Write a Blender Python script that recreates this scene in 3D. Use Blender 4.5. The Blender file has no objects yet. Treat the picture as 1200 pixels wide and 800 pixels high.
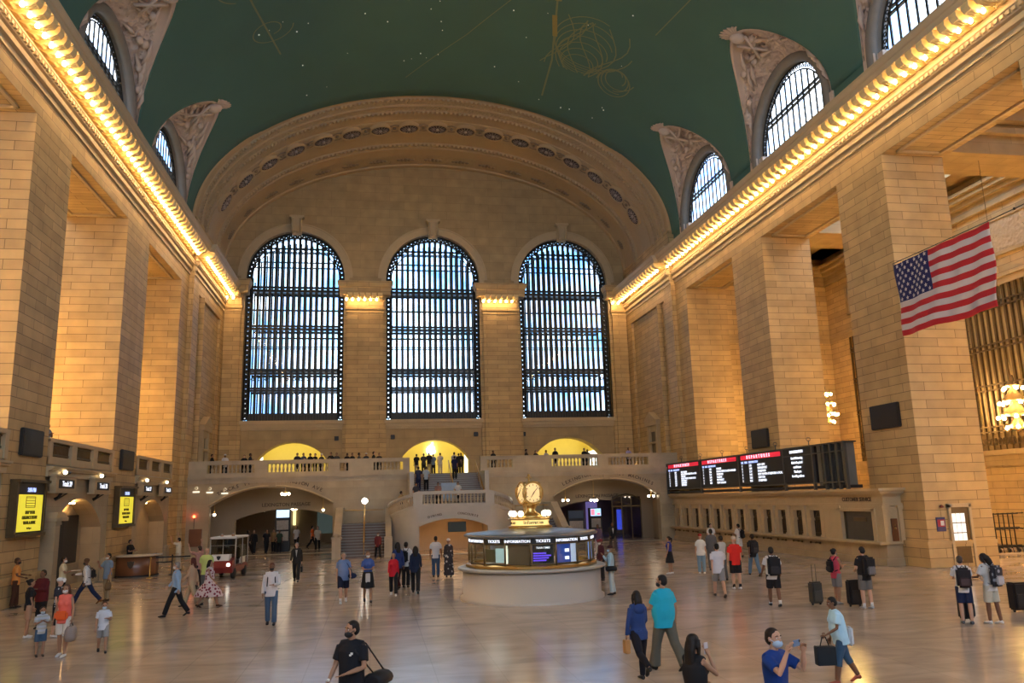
import bpy, bmesh, math, random
from math import sin, cos, pi, sqrt, radians, atan2
from mathutils import Vector, Matrix, Euler
RND = random.Random(7)
SC = bpy.context.scene
COL = SC.collection

# ------------------------------------------------------------------ materials
def _n(nt, typ, **kw):
    n = nt.nodes.new(typ)
    for k, v in kw.items():
        if k in n.inputs: n.inputs[k].default_value = v
        else: setattr(n, k, v)
    return n
def mat(name, col, rough=.6, metal=0., emit=0., ecol=None, var=.12, scale=3., bump=0., bscale=20., spec=.5, alpha=1., coat=0.):
    m = bpy.data.materials.new(name); m.use_nodes = True; nt = m.node_tree
    b = nt.nodes['Principled BSDF']; L = nt.links.new
    b.inputs['Roughness'].default_value = rough; b.inputs['Metallic'].default_value = metal
    b.inputs['Specular IOR Level'].default_value = spec; b.inputs['Coat Weight'].default_value = coat
    tc = _n(nt, 'ShaderNodeTexCoord'); nz = _n(nt, 'ShaderNodeTexNoise', Scale=scale, Detail=4.)
    L(tc.outputs['Object'], nz.inputs['Vector'])
    mr = _n(nt, 'ShaderNodeMapRange'); mr.inputs[3].default_value = 1 - var; mr.inputs[4].default_value = 1 + var
    L(nz.outputs[0], mr.inputs[0])
    mx = _n(nt, 'ShaderNodeVectorMath', operation='SCALE'); mx.inputs[0].default_value = col[:3]
    L(mr.outputs[0], mx.inputs['Scale']); L(mx.outputs[0], b.inputs['Base Color'])
    if emit:
        b.inputs['Emission Color'].default_value = (*(ecol or col)[:3], 1); b.inputs['Emission Strength'].default_value = emit
    if alpha < 1: b.inputs['Alpha'].default_value = alpha
    if bump:
        n2 = _n(nt, 'ShaderNodeTexNoise', Scale=bscale, Detail=5.); L(tc.outputs['Object'], n2.inputs['Vector'])
        bp = _n(nt, 'ShaderNodeBump', Strength=bump, Distance=.05); L(n2.outputs[0], bp.inputs['Height']); L(bp.outputs[0], b.inputs['Normal'])
    return m
def wall_uv(nt):
    """(along, up) coordinates from world position and the face's own direction"""
    L = nt.links.new
    g = _n(nt, 'ShaderNodeNewGeometry'); p = _n(nt, 'ShaderNodeSeparateXYZ'); nn = _n(nt, 'ShaderNodeSeparateXYZ')
    L(g.outputs['Position'], p.inputs[0]); L(g.outputs['True Normal'], nn.inputs[0])
    def ab(o):
        a = _n(nt, 'ShaderNodeMath', operation='ABSOLUTE'); L(o, a.inputs[0])
        c = _n(nt, 'ShaderNodeMath', operation='GREATER_THAN'); L(a.outputs[0], c.inputs[0]); c.inputs[1].default_value = .6; return c.outputs[0]
    sx, sz = ab(nn.outputs[0]), ab(nn.outputs[2])
    def mixf(f, a, b):
        m = _n(nt, 'ShaderNodeMix'); L(f, m.inputs[0]); L(a, m.inputs[2]); L(b, m.inputs[3]); return m.outputs[0]
    u = mixf(sx, p.outputs[0], p.outputs[1]); v = mixf(sz, p.outputs[2], p.outputs[1])
    u = mixf(sz, u, p.outputs[0])
    c = _n(nt, 'ShaderNodeCombineXYZ'); L(u, c.inputs[0]); L(v, c.inputs[1]); return c.outputs[0], g
def stone(name, col, bw=1.5, bh=.5, dark=.55, mort=.012, var=.16, rough=.62, bump=.25, spec=.35):
    m = bpy.data.materials.new(name); m.use_nodes = True; nt = m.node_tree; L = nt.links.new
    b = nt.nodes['Principled BSDF']; b.inputs['Roughness'].default_value = rough; b.inputs['Specular IOR Level'].default_value = spec
    uv, g = wall_uv(nt)
    br = _n(nt, 'ShaderNodeTexBrick', Scale=1.)
    br.inputs['Brick Width'].default_value = bw; br.inputs['Row Height'].default_value = bh; br.inputs['Mortar Size'].default_value = mort
    br.inputs['Mortar Smooth'].default_value = .3; br.inputs['Bias'].default_value = 0
    c = Vector(col[:3])
    br.inputs['Color1'].default_value = (*(c * (1 - var)), 1); br.inputs['Color2'].default_value = (*(c * (1 + var)), 1)
    br.inputs['Mortar'].default_value = (*(c * dark), 1)
    nzd = _n(nt, 'ShaderNodeTexNoise', Scale=1.1, Detail=5.); L(g.outputs['Position'], nzd.inputs['Vector'])
    L(uv, br.inputs['Vector'])
    mr = _n(nt, 'ShaderNodeMapRange'); mr.inputs[1].default_value = .25; mr.inputs[2].default_value = .75
    mr.inputs[3].default_value = .84; mr.inputs[4].default_value = 1.12; L(nzd.outputs[0], mr.inputs[0])
    sc = _n(nt, 'ShaderNodeVectorMath', operation='SCALE'); L(br.outputs['Color'], sc.inputs[0]); L(mr.outputs[0], sc.inputs['Scale'])
    L(sc.outputs[0], b.inputs['Base Color'])
    n2 = _n(nt, 'ShaderNodeTexNoise', Scale=14., Detail=6.); L(g.outputs['Position'], n2.inputs['Vector'])
    ad = _n(nt, 'ShaderNodeMath', operation='MULTIPLY_ADD'); L(n2.outputs[0], ad.inputs[0]); ad.inputs[1].default_value = .25
    iv = _n(nt, 'ShaderNodeMath', operation='SUBTRACT'); iv.inputs[0].default_value = 1; L(br.outputs['Fac'], iv.inputs[1]); L(iv.outputs[0], ad.inputs[2])
    bp = _n(nt, 'ShaderNodeBump', Strength=bump, Distance=.03); L(ad.outputs[0], bp.inputs['Height']); L(bp.outputs[0], b.inputs['Normal'])
    return m
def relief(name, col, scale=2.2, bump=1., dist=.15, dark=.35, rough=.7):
    """carved stone: shade in the hollows painted as darker colour; doubles as marble speckle"""
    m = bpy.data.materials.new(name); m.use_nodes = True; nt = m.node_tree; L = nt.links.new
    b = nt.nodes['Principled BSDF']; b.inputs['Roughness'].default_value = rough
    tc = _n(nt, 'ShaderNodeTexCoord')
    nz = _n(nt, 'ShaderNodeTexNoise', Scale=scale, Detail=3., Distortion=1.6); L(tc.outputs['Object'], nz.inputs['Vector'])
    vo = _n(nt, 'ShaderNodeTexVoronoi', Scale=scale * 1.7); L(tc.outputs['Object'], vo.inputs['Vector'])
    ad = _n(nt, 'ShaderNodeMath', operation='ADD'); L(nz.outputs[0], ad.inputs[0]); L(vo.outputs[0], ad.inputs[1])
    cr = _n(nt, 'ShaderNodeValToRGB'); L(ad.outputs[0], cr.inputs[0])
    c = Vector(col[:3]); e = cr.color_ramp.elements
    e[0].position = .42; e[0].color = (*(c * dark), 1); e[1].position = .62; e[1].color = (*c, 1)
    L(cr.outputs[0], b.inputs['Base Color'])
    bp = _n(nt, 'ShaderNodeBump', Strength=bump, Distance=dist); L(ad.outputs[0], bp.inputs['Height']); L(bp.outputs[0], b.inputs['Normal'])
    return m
def glow(name, col, st):
    m = bpy.data.materials.new(name); m.use_nodes = True; nt = m.node_tree
    b = nt.nodes['Principled BSDF']; b.inputs['Base Color'].default_value = (*[min(c, .8) for c in col[:3]], 1)
    tc = _n(nt, 'ShaderNodeTexCoord'); nz = _n(nt, 'ShaderNodeTexNoise', Scale=6.); nt.links.new(tc.outputs['Object'], nz.inputs['Vector'])
    mr = _n(nt, 'ShaderNodeMapRange'); mr.inputs[3].default_value = st * .9; mr.inputs[4].default_value = st * 1.1
    nt.links.new(nz.outputs[0], mr.inputs[0]); nt.links.new(mr.outputs[0], b.inputs['Emission Strength'])
    b.inputs['Emission Color'].default_value = (*col[:3], 1); return m
def glassy(name, tint, refl=.08, rough=.05):
    m = bpy.data.materials.new(name); m.use_nodes = True; nt = m.node_tree; L = nt.links.new
    nt.nodes.remove(nt.nodes['Principled BSDF']); out = nt.nodes['Material Output']
    t = _n(nt, 'ShaderNodeBsdfTransparent'); g = _n(nt, 'ShaderNodeBsdfGlossy', Roughness=rough)
    tc = _n(nt, 'ShaderNodeTexCoord'); nz = _n(nt, 'ShaderNodeTexNoise', Scale=.6, Detail=2.); L(tc.outputs['Object'], nz.inputs['Vector'])
    cr = _n(nt, 'ShaderNodeValToRGB'); e = cr.color_ramp.elements; e[0].position = .35; e[1].position = .65
    e[0].color = (*tint[0], 1); e[1].color = (*tint[1], 1); L(nz.outputs[0], cr.inputs[0]); L(cr.outputs[0], t.inputs[0])
    mx = _n(nt, 'ShaderNodeMixShader'); mx.inputs[0].default_value = refl
    L(t.outputs[0], mx.inputs[1]); L(g.outputs[0], mx.inputs[2]); L(mx.outputs[0], out.inputs[0]); return m

# ------------------------------------------------------------------ mesh builder
class MB:
    def __init__(s): s.v = []; s.f = []; s.m = []; s.sm = []
    def add(s, vs, fs, mi=0, smooth=False):
        o = len(s.v); s.v += [tuple(v) for v in vs]
        for f in fs: s.f.append([i + o for i in f]); s.m.append(mi); s.sm.append(smooth)
        return s
    def box(s, a, b, mi=0):
        x0, y0, z0 = [min(p, q) for p, q in zip(a, b)]; x1, y1, z1 = [max(p, q) for p, q in zip(a, b)]
        return s.add([(x0,y0,z0),(x1,y0,z0),(x1,y1,z0),(x0,y1,z0),(x0,y0,z1),(x1,y0,z1),(x1,y1,z1),(x0,y1,z1)],
                     [(0,3,2,1),(4,5,6,7),(0,1,5,4),(1,2,6,5),(2,3,7,6),(3,0,4,7)], mi)
    def bevbox(s, a, b, r=.02, mi=0):
        bm = bmesh.new(); bmesh.ops.create_cube(bm, size=1)
        for v in bm.verts: v.co = Vector([(p + q) / 2 + c * abs(q - p) for p, q, c in zip(a, b, v.co)])
        bmesh.ops.bevel(bm, geom=bm.edges[:], offset=r, segments=2, affect='EDGES')
        s.add([v.co.copy() for v in bm.verts], [[v.index for v in f.verts] for f in bm.faces] if bm.verts.index_update() is None else [], mi); bm.free(); return s
    def prism(s, poly, axis, a, b, mi=0):
        """poly: 2-D outline; axis 0/1/2 extruded from a to b (other two coords in order)"""
        def P(u, v, w): return {0: (w, u, v), 1: (u, w, v), 2: (u, v, w)}[axis]
        n = len(poly); vs = [P(u, v, a) for u, v in poly] + [P(u, v, b) for u, v in poly]
        return s.add(vs, [list(range(n))[::-1], list(range(n, 2 * n))] + [(i, (i + 1) % n, (i + 1) % n + n, i + n) for i in range(n)], mi)
    def tube(s, pts, r, n=8, mi=0, caps=True, closed=False):
        pts = [Vector(p) for p in pts]; rs = r if isinstance(r, (list, tuple)) else [r] * len(pts)
        vs = []; fs = []; N = len(pts); up = None
        for i, p in enumerate(pts):
            t = (pts[(i + 1) % N] - pts[i - 1]) if closed else (pts[min(i + 1, N - 1)] - pts[max(i - 1, 0)])
            t = t.normalized() if t.length > 1e-9 else Vector((0, 0, 1))
            if up is None: up = Vector((0, 0, 1)) if abs(t.z) < .9 else Vector((1, 0, 0))
            a = t.cross(up); a = a.normalized() if a.length > 1e-6 else t.orthogonal().normalized(); up = a.cross(t).normalized()
            ri = rs[i]; ra, rb = ri if isinstance(ri, tuple) else (ri, ri)
            vs += [p + a * (ra * cos(2 * pi * k / n)) + up * (rb * sin(2 * pi * k / n)) for k in range(n)]
        for i in range(N if closed else N - 1):
            j = (i + 1) % N
            fs += [(i * n + k, i * n + (k + 1) % n, j * n + (k + 1) % n, j * n + k) for k in range(n)]
        s.add(vs, fs, mi, True)
        if caps and not closed: s.f += [[len(s.v) - N * n + k for k in range(n)][::-1], [len(s.v) - n + k for k in range(n)]]; s.m += [mi, mi]; s.sm += [False, False]
        return s
    def lathe(s, prof, c=(0, 0, 0), n=24, mi=0, a0=0., a1=2 * pi, axis=2, smooth=True, sx=1., sy=1.):
        """prof: list of (radius, height)"""
        full = abs(a1 - a0 - 2 * pi) < 1e-6; M = n if full else n + 1; vs = []; fs = []
        for r, h in prof:
            for k in range(M):
                a = a0 + (a1 - a0) * k / n; u, v = r * cos(a) * sx, r * sin(a) * sy
                d = {2: (u, v, h), 1: (u, h, v), 0: (h, u, v)}[axis]; vs.append(tuple(p + q for p, q in zip(c, d)))
        for i in range(len(prof) - 1):
            for k in range(n if full else n):
                k2 = (k + 1) % M if full else k + 1
                fs.append((i * M + k, i * M + k2, (i + 1) * M + k2, (i + 1) * M + k))
        return s.add(vs, fs, mi, smooth)
    def ball(s, c, r, n=10, mi=0):
        r = r if isinstance(r, (tuple, list)) else (r, r, r); m = max(4, n * 2 // 3); vs = [(c[0], c[1], c[2] - r[2])]; fs = []
        for i in range(1, m):
            a = -pi / 2 + pi * i / m
            vs += [(c[0] + r[0] * cos(a) * cos(2 * pi * k / n), c[1] + r[1] * cos(a) * sin(2 * pi * k / n), c[2] + r[2] * sin(a)) for k in range(n)]
        vs.append((c[0], c[1], c[2] + r[2])); T = len(vs) - 1
        fs += [(0, 1 + (k + 1) % n, 1 + k) for k in range(n)]
        for i in range(m - 2): fs += [(1 + i * n + k, 1 + i * n + (k + 1) % n, 1 + (i + 1) * n + (k + 1) % n, 1 + (i + 1) * n + k) for k in range(n)]
        fs += [(T, 1 + (m - 2) * n + k, 1 + (m - 2) * n + (k + 1) % n) for k in range(n)]
        return s.add(vs, fs, mi, True)
    def grid(s, rows, mi=0, smooth=True, closed=False):
        n = len(rows[0]); vs = [p for r in rows for p in r]; fs = []
        for i in range(len(rows) - 1):
            for k in range(n if closed else n - 1): k2 = (k + 1) % n; fs.append((i * n + k, i * n + k2, (i + 1) * n + k2, (i + 1) * n + k))
        return s.add(vs, fs, mi, smooth)
    def xf(s, M, start=0):
        for i in range(start, len(s.v)): s.v[i] = tuple(M @ Vector(s.v[i]))
        return s
    def build(s, name, mats, parent=None, local=False, rec=True, bevel=0):
        me = bpy.data.meshes.new(name)
        off = Vector((0, 0, 0)) if (parent is None or local) else world_loc(parent)
        me.from_pydata([(v[0] - off.x, v[1] - off.y, v[2] - off.z) for v in s.v], [], s.f)
        for m in (mats if isinstance(mats, (list, tuple)) else [mats]): me.materials.append(m)
        me.polygons.foreach_set('material_index', s.m); me.polygons.foreach_set('use_smooth', s.sm)
        if rec:
            bm = bmesh.new(); bm.from_mesh(me); bmesh.ops.recalc_face_normals(bm, faces=bm.faces[:]); bm.to_mesh(me); bm.free()
        me.update(); o = bpy.data.objects.new(name, me); COL.objects.link(o); o.parent = parent
        if bevel:
            b = o.modifiers.new('b', 'BEVEL'); b.width = bevel; b.segments = 2; b.limit_method = 'ANGLE'
        return o
def world_loc(o):
    v = Vector(o.location)
    while o.parent: o = o.parent; v += Vector(o.location)
    return v
def tag(o, label=None, cat=None, group=None, kind=None):
    if label: o['label'] = label
    if cat: o['category'] = cat
    if group: o['group'] = group
    if kind: o['kind'] = kind
    return o
def empty(name, loc=(0, 0, 0), rz=0., label=None, cat=None, group=None, kind=None):
    o = bpy.data.objects.new(name, None); COL.objects.link(o); o.location = loc; o.rotation_euler = (0, 0, rz); o.empty_display_size = .2
    return tag(o, label, cat, group, kind)
def copy_tree(o, parent=None):
    c = o.copy(); COL.objects.link(c); c.parent = parent
    for ch in list(o.children): copy_tree(ch, c)
    return c
def text_mesh(name, txt, size, mat_, parent=None, loc=(0, 0, 0), rot=(pi / 2, 0, 0), depth=.01, align='CENTER', spacing=1.):
    """lettering as a mesh: built-in font, turned into polygons"""
    cu = bpy.data.curves.new(name, 'FONT'); cu.body = txt; cu.size = size; cu.extrude = depth; cu.align_x = align; cu.align_y = 'CENTER'
    cu.resolution_u = 2; cu.offset = size * .022; cu.space_character = spacing
    t = bpy.data.objects.new(name, cu); COL.objects.link(t); dg = bpy.context.evaluated_depsgraph_get()
    me = bpy.data.meshes.new_from_object(t.evaluated_get(dg)); COL.objects.unlink(t); bpy.data.objects.remove(t)
    me.materials.clear(); me.materials.append(mat_)
    o = bpy.data.objects.new(name, me); COL.objects.link(o); o.parent = parent; o.location = Vector(loc) - (world_loc(parent) if parent else Vector((0, 0, 0))); o.rotation_euler = rot
    return o

# ------------------------------------------------------------------ palette
STONE = stone('caen_stone', (.52, .362, .17), 1.9, .40, dark=.34, mort=.014, var=.13)
STONE2 = stone('plain_ashlar', (.42, .305, .155), 2.6, .8, dark=.62, mort=.012, var=.07)
TRIMM = mat('carved_limestone', (.52, .40, .235), .65, var=.1, scale=2., bump=.3, bscale=9.)
GREYM = mat('grey_marble', (.40, .385, .35), .3, var=.14, scale=1.4, bump=.05)
BOTT = stone('botticino_marble', (.41, .325, .205), 2.2, .9, dark=.7, mort=.006, var=.08, rough=.38, bump=.1)
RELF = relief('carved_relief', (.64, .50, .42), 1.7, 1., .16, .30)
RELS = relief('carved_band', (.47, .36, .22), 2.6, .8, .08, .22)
LUNM = mat('lunette_plaster', (.62, .48, .39), .7, var=.12, scale=1.5, bump=.3, bscale=4.)
IRON = mat('dark_iron', (.028, .026, .022), .45, .5, var=.3, scale=8.)
BRONZE = mat('bronze', (.14, .10, .05), .4, .6, var=.2, scale=6.)
BRASS = mat('polished_brass', (.65, .42, .14), .28, .9, var=.1)
BLACK = mat('matt_black', (.012, .012, .013), .5, var=.2)
SCREEN_OFF = mat('screen_glass_off', (.006, .007, .008), .42, var=.1)
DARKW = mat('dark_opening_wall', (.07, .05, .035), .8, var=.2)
WHITE = mat('white_paint', (.75, .74, .70), .5, var=.05)
LETT = mat('incised_letter', (.10, .07, .045), .7, var=.1)
WOOD = mat('mahogany', (.17, .065, .025), .35, var=.3, scale=2., coat=.3)
GREYSTEP = mat('stair_marble', (.27, .26, .25), .4, var=.12)
BROWNSTEP = mat('brown_step_marble', (.15, .11, .09), .4, var=.12)
# ------------------------------------------------------------------ camera
CAMP = dict(f=937.38, yaw=.1724, pit=.1939, rol=-.0281, x=-5.121, z=3.39)
def make_camera():
    c = bpy.data.cameras.new('camera'); o = bpy.data.objects.new('camera', c); COL.objects.link(o)
    yaw, pit, rol = CAMP['yaw'], CAMP['pit'], CAMP['rol']
    fw = Vector((sin(yaw) * cos(pit), cos(yaw) * cos(pit), sin(pit))); r0 = Vector((cos(yaw), -sin(yaw), 0)); u0 = r0.cross(fw)
    r = cos(rol) * r0 + sin(rol) * u0; u = -sin(rol) * r0 + cos(rol) * u0
    o.matrix_world = Matrix(((r.x, u.x, -fw.x, CAMP['x']), (r.y, u.y, -fw.y, 0), (r.z, u.z, -fw.z, CAMP['z']), (0, 0, 0, 1)))
    c.sensor_fit = 'HORIZONTAL'; c.sensor_width = 36; c.lens = 36 * CAMP['f'] / 1200; c.clip_end = 500; SC.camera = o
make_camera()
W = 18.3; YE = 70.2; YW = -14.
# floor ------------------------------------------------------------
def floor_mat():
    m = bpy.data.materials.new('tennessee_marble_floor'); m.use_nodes = True; nt = m.node_tree; L = nt.links.new
    b = nt.nodes['Principled BSDF']; g = _n(nt, 'ShaderNodeNewGeometry')
    br = _n(nt, 'ShaderNodeTexBrick', Scale=1., offset=0.); br.inputs['Brick Width'].default_value = 1.3; br.inputs['Row Height'].default_value = 1.3
    br.inputs['Mortar Size'].default_value = .012; br.inputs['Color1'].default_value = (.49, .385, .30, 1); br.inputs['Color2'].default_value = (.53, .42, .33, 1)
    br.inputs['Mortar'].default_value = (.43, .34, .265, 1); L(g.outputs['Position'], br.inputs['Vector'])
    nz = _n(nt, 'ShaderNodeTexNoise', Scale=.5, Detail=7., Distortion=1.2); mp = _n(nt, 'ShaderNodeMapping'); mp.inputs['Scale'].default_value = (1, 2.2, 1)
    L(g.outputs['Position'], mp.inputs[0]); L(mp.outputs[0], nz.inputs['Vector'])
    mr = _n(nt, 'ShaderNodeMapRange'); mr.inputs[1].default_value = .3; mr.inputs[2].default_value = .7; mr.inputs[3].default_value = .8; mr.inputs[4].default_value = 1.15
    L(nz.outputs[0], mr.inputs[0]); sc = _n(nt, 'ShaderNodeVectorMath', operation='SCALE'); L(br.outputs[0], sc.inputs[0]); L(mr.outputs[0], sc.inputs['Scale']); L(sc.outputs[0], b.inputs['Base Color'])
    m2 = _n(nt, 'ShaderNodeMapRange'); m2.inputs[3].default_value = .13; m2.inputs[4].default_value = .24; L(nz.outputs[0], m2.inputs[0]); L(m2.outputs[0], b.inputs['Roughness'])
    n3 = _n(nt, 'ShaderNodeTexNoise', Scale=1.6, Detail=3.); L(mp.outputs[0], n3.inputs['Vector'])
    bp = _n(nt, 'ShaderNodeBump', Strength=.10, Distance=.02); L(n3.outputs[0], bp.inputs['Height']); L(bp.outputs[0], b.inputs['Normal'])
    b.inputs['Specular IOR Level'].default_value = .85; return m
FLOORM = floor_mat()
fb = MB(); fb.box((-32, YW, -.3), (32, 84, 0)); tag(fb.build('floor', FLOORM), 'warm pinkish marble concourse floor with soft window reflections', kind='structure')

# piers and side walls ----------------------------------------------
BAYS = [(-16.9, -12.9), (-4.7, -.8), (7.4, 11.3), (19.6, 23.5), (31.8, 35.6), (43.9, 48.1)]   # pier y ranges
ZS = 18.8; T = 3.2
def structure(name, mb, m, label=None, bevel=0, parent=None):
    o = mb.build(name, m, parent, bevel=bevel); tag(o, label, kind='structure' if parent is None else None); return o
for sgn, side in ((-1, 'left'), (1, 'right')):
    for k, (y0, y1) in enumerate(BAYS):
        b = MB()
        b.box((sgn * W, y0, 0), (sgn * (W + T), y1, ZS))
        b.box((sgn * (W - .12), y0 - .08, 0), (sgn * (W + T), y1 + .08, .95))       # plinth
        b.box((sgn * (W - .17), y0 - .13, .95), (sgn * (W + T), y1 + .13, 1.1))
        b.box((sgn * (W - .04), y0 - .02, 1.1), (sgn * (W + T), y1 + .02, 2.45)) if sgn > 0 else None
        structure('pier', b, STONE, 'limestone pier of the %s side wall, %s' % (side, ['beside the camera', 'nearest the camera', 'third in from the near end', 'just outside the picture', 'the nearer tall one in view', 'the farther one, toward the windows'][k]))
    # solid end bay with recessed panel and corner strip
    b = MB()
    b.box((sgn * W, 56.2, 0), (sgn * (W + T), 58.4, ZS + .01)); b.box((sgn * (W - .35), 58.4, 0), (sgn * (W + T), 60.2, ZS))
    b.box((sgn * (W - .15), 60.2, 0), (sgn * (W + T), 68.6, ZS)); b.box((sgn * (W - .35), 68.6, 0), (sgn * (W + T), YE + .2, ZS))
    b.box((sgn * (W - .55), 61.2, 5.4), (sgn * (W - .15), 61.35, ZS)); 
    # wall over the openings
    b.box((sgn * W, YW, ZS), (sgn * (W + T), 58.4, 22.9)); b.box((sgn * (W - .35), 58.4, ZS), (sgn * (W + T), YE + .2, 24.2))
    wl = structure('wall_' + side, b, STONE, '%s long stone wall of the hall with its fascia and end bay' % side)
    # soffit coffer frames under each opening
    for (a0, a1) in [(BAYS[i][1], BAYS[i + 1][0]) for i in range(2, 5)] + [(48.1, 56.2)]:
        c = MB(); w0, w1 = W + .45, W + T - .45; z = ZS
        for (p, q) in (((w0, a0 + .45), (w0 + .14, a1 - .45)), ((w1 - .14, a0 + .45), (w1, a1 - .45)), ((w0, a0 + .45), (w1, a0 + .59)), ((w0, a1 - .59), (w1, a1 - .45))):
            c.box((sgn * p[0], p[1], z - .1), (sgn * q[0], q[1], z + .02))
        c.build('soffit_moulding', TRIMM, wl)
    # entablature: swept profile (offset from the wall into the hall, height)
    prof = [(0, 19.8), (.08, 19.8), (.08, 19.92), (.04, 19.96), (.04, 20.06), (.2, 20.1), (.22, 20.3), (.1, 20.34), (.1, 20.42), (.24, 20.46), (.3, 20.7), (.36, 20.74), (.36, 20.8),
            (.06, 20.86), (.06, 21.22), (.2, 21.26), (.24, 21.42), (.34, 21.5), (1.32, 21.5), (1.32, 21.76), (1.38, 21.8), (1.45, 21.98), (1.46, 22.1), (0, 22.14)]
    e = MB()
    def sweep(y0, y1, off, mb=e, prof=prof, sgn=sgn):
        rows = [[(sgn * (W - off - p), y, z) for p, z in prof] for y in (y0, y1)]; mb.grid(rows, smooth=False)
        for y in (y0, y1): mb.add([(sgn * (W - off - p), y, z) for p, z in prof], [list(range(len(prof)))])
    sweep(YW, 58.4, 0); sweep(58.4, YE, .35)
    for y in [YW + .3 * i for i in range(int((YE - YW) / .3))]:      # small dentils
        off = 0 if y < 58.3 else .35; e.box((sgn * (W - off), y, 20.52), (sgn * (W - off - .36), y + .16, 20.68))
    structure('trim_1' if sgn < 0 else 'trim_2', e, TRIMM, '%s side entablature running under the lamps to the window wall' % side)
    # parapet band above the cornice
    p = MB(); p.box((sgn * (W + .1), YW, 22.1), (sgn * (W - .3), 58.46, 22.8)); p.box((sgn * (W + .1), YW, 22.8), (sgn * (W - .36), 58.46, 22.93)); p.box((sgn * (W + .1), 58.46, 22.1), (sgn * (W - .65), YE, 22.8)); p.box((sgn * (W + .1), 58.46, 22.8), (sgn * (W - .71), YE, 22.93))
    structure('trim_3' if sgn < 0 else 'trim_4', p, TRIMM, 'stone band between the %s cornice and the vault' % side)

# end wall -----------------------------------------------------------
VA, VB, VZ = 18.5, 11.3, 23.9
WX = [(-12.05, 4.2), (0., 4.2), (12.05, 4.2)]; WZ0, WSP = 10.4, 23.05       # window centres, half width, sill, spring line
def arched(x, w, z0, zs, rise, n=20, z_top=None):
    """outline of an arched opening (in the x,z plane), counter-clockwise from bottom left"""
    if abs(rise - w) < 1e-3: arc = [(x + w * cos(pi * (1 - i / n)), zs + w * sin(pi * i / n)) for i in range(n + 1)]
    else:
        R = (w * w + rise * rise) / (2 * rise); a = math.asin(w / R); arc = [(x + R * sin(-a + 2 * a * i / n), zs + rise - R + R * cos(-a + 2 * a * i / n)) for i in range(n + 1)]
    return [(x - w, z0)] + arc + [(x + w, z0)]
def wall_with_holes(mb, outer, holes, y0, y1, mi=0):
    """flat wall in the x,z plane with arched holes, from y0 (front) to y1 (back)"""
    from mathutils.geometry import delaunay_2d_cdt
    vs = [Vector(p) for p in outer]; faces = [list(range(len(outer)))]; edges = []
    n = len(outer)
    for h in holes: s = len(vs); vs += [Vector(p) for p in h]; edges += [(s + i, s + (i + 1) % len(h)) for i in range(len(h))]
    edges += [(i, (i + 1) % n) for i in range(n)]
    ov, oe, of, _, _, _ = delaunay_2d_cdt(vs, edges, [], 0, 1e-5)
    def inside(pt, poly):
        c = False; j = len(poly) - 1
        for i in range(len(poly)):
            (xi, yi), (xj, yj) = poly[i], poly[j]
            if (yi > pt[1]) != (yj > pt[1]) and pt[0] < (xj - xi) * (pt[1] - yi) / (yj - yi) + xi: c = not c
            j = i
        return c
    keep = []
    for f in of:
        c = sum((ov[i] for i in f), Vector((0, 0))) / len(f)
        if inside(c, outer) and not any(inside(c, h) for h in holes): keep.append(f)
    for y in (y0, y1): mb.add([(v.x, y, v.y) for v in ov], keep, mi)
    for h in list(holes) + [outer]:
        k = len(h); mb.add([(a, y0, b) for a, b in h] + [(a, y1, b) for a, b in h], [(i, (i + 1) % k, (i + 1) % k + k, i + k) for i in range(k)], mi)
STORE = [(-12.03, 2.97, 5.4, 6.95, 1.65), (.05, 3.0, 5.4, 6.95, 1.7), (12.0, 3.0, 5.4, 7.2, 1.45)]
def end_outline(zb):
    return [(-W - .1, zb), (W + .1, zb)] + [(18.3 * cos(pi * i / 40), VZ + 9.95 * sin(pi * i / 40)) for i in range(41)]
b = MB()
wall_with_holes(b, end_outline(5.2), [arched(x, w, WZ0, WSP, w, 24) for x, w in WX] + [arched(x, w, z0 + .02, zs, r, 12) for x, w, z0, zs, r in STORE], YE, YE + 1.4)
we = structure('wall_east', b, STONE2, 'far end wall of pale stone with three tall arched windows')
for x, w in WX:
    a = MB()
    for (ri, ro, pr) in ((w, w + .28, .16), (w + .28, w + .62, .1), (w + .62, w + .72, .2)):
        rows = []
        for i in range(33):
            t = pi * i / 32; rows.append([(x + r * cos(t), y, WSP + r * sin(t)) for r, y in ((ri, YE + .3), (ri, YE - pr), (ro, YE - pr), (ro, YE + .01))])
        a.grid(rows, smooth=False)
    for s in (-1, 1): a.box((x + s * w, YE - .16, WZ0), (x + s * (w + .28), YE + .2, WSP)); a.box((x + s * (w + .28), YE - .1, WZ0), (x + s * (w + .42), YE + .1, WSP))
    a.box((x - w - .1, YE - .35, WZ0 - .3), (x + w + .1, YE + .3, WZ0)); a.box((x - w - .05, YE - .22, WZ0 - .62), (x + w + .05, YE + .1, WZ0 - .3))
    a.box((x - w - .05, YE - .12, WZ0 - .8), (x + w + .05, YE + .1, WZ0 - .62))
    a.build('window_surround', TRIMM, we)
    k = MB(); zk = WSP + w                                            # carved keystone bracket
    k.prism([(YE, zk - .35), (YE - .35, zk - .2), (YE - .55, zk + .9), (YE - .6, zk + 1.15), (YE, zk + 1.15)], 0, x - .42, x + .42)
    k.box((x - .62, YE - .7, zk + 1.15), (x + .62, YE + .1, zk + 1.32)); k.box((x - .52, YE - .6, zk + 1.05), (x + .52, YE + .1, zk + 1.15))
    for s in (-1, 1): k.tube([(x + s * .36, YE - .3, zk - .2), (x + s * .36, YE - .62, zk + .2), (x + s * .36, YE - .66, zk + 1)], [.1, .13, .08], 8)
    for s in (-.16, .16): k.ball((x + s, YE - .5, zk - .2), .13)
    k.build('keystone', TRIMM, we)
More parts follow.
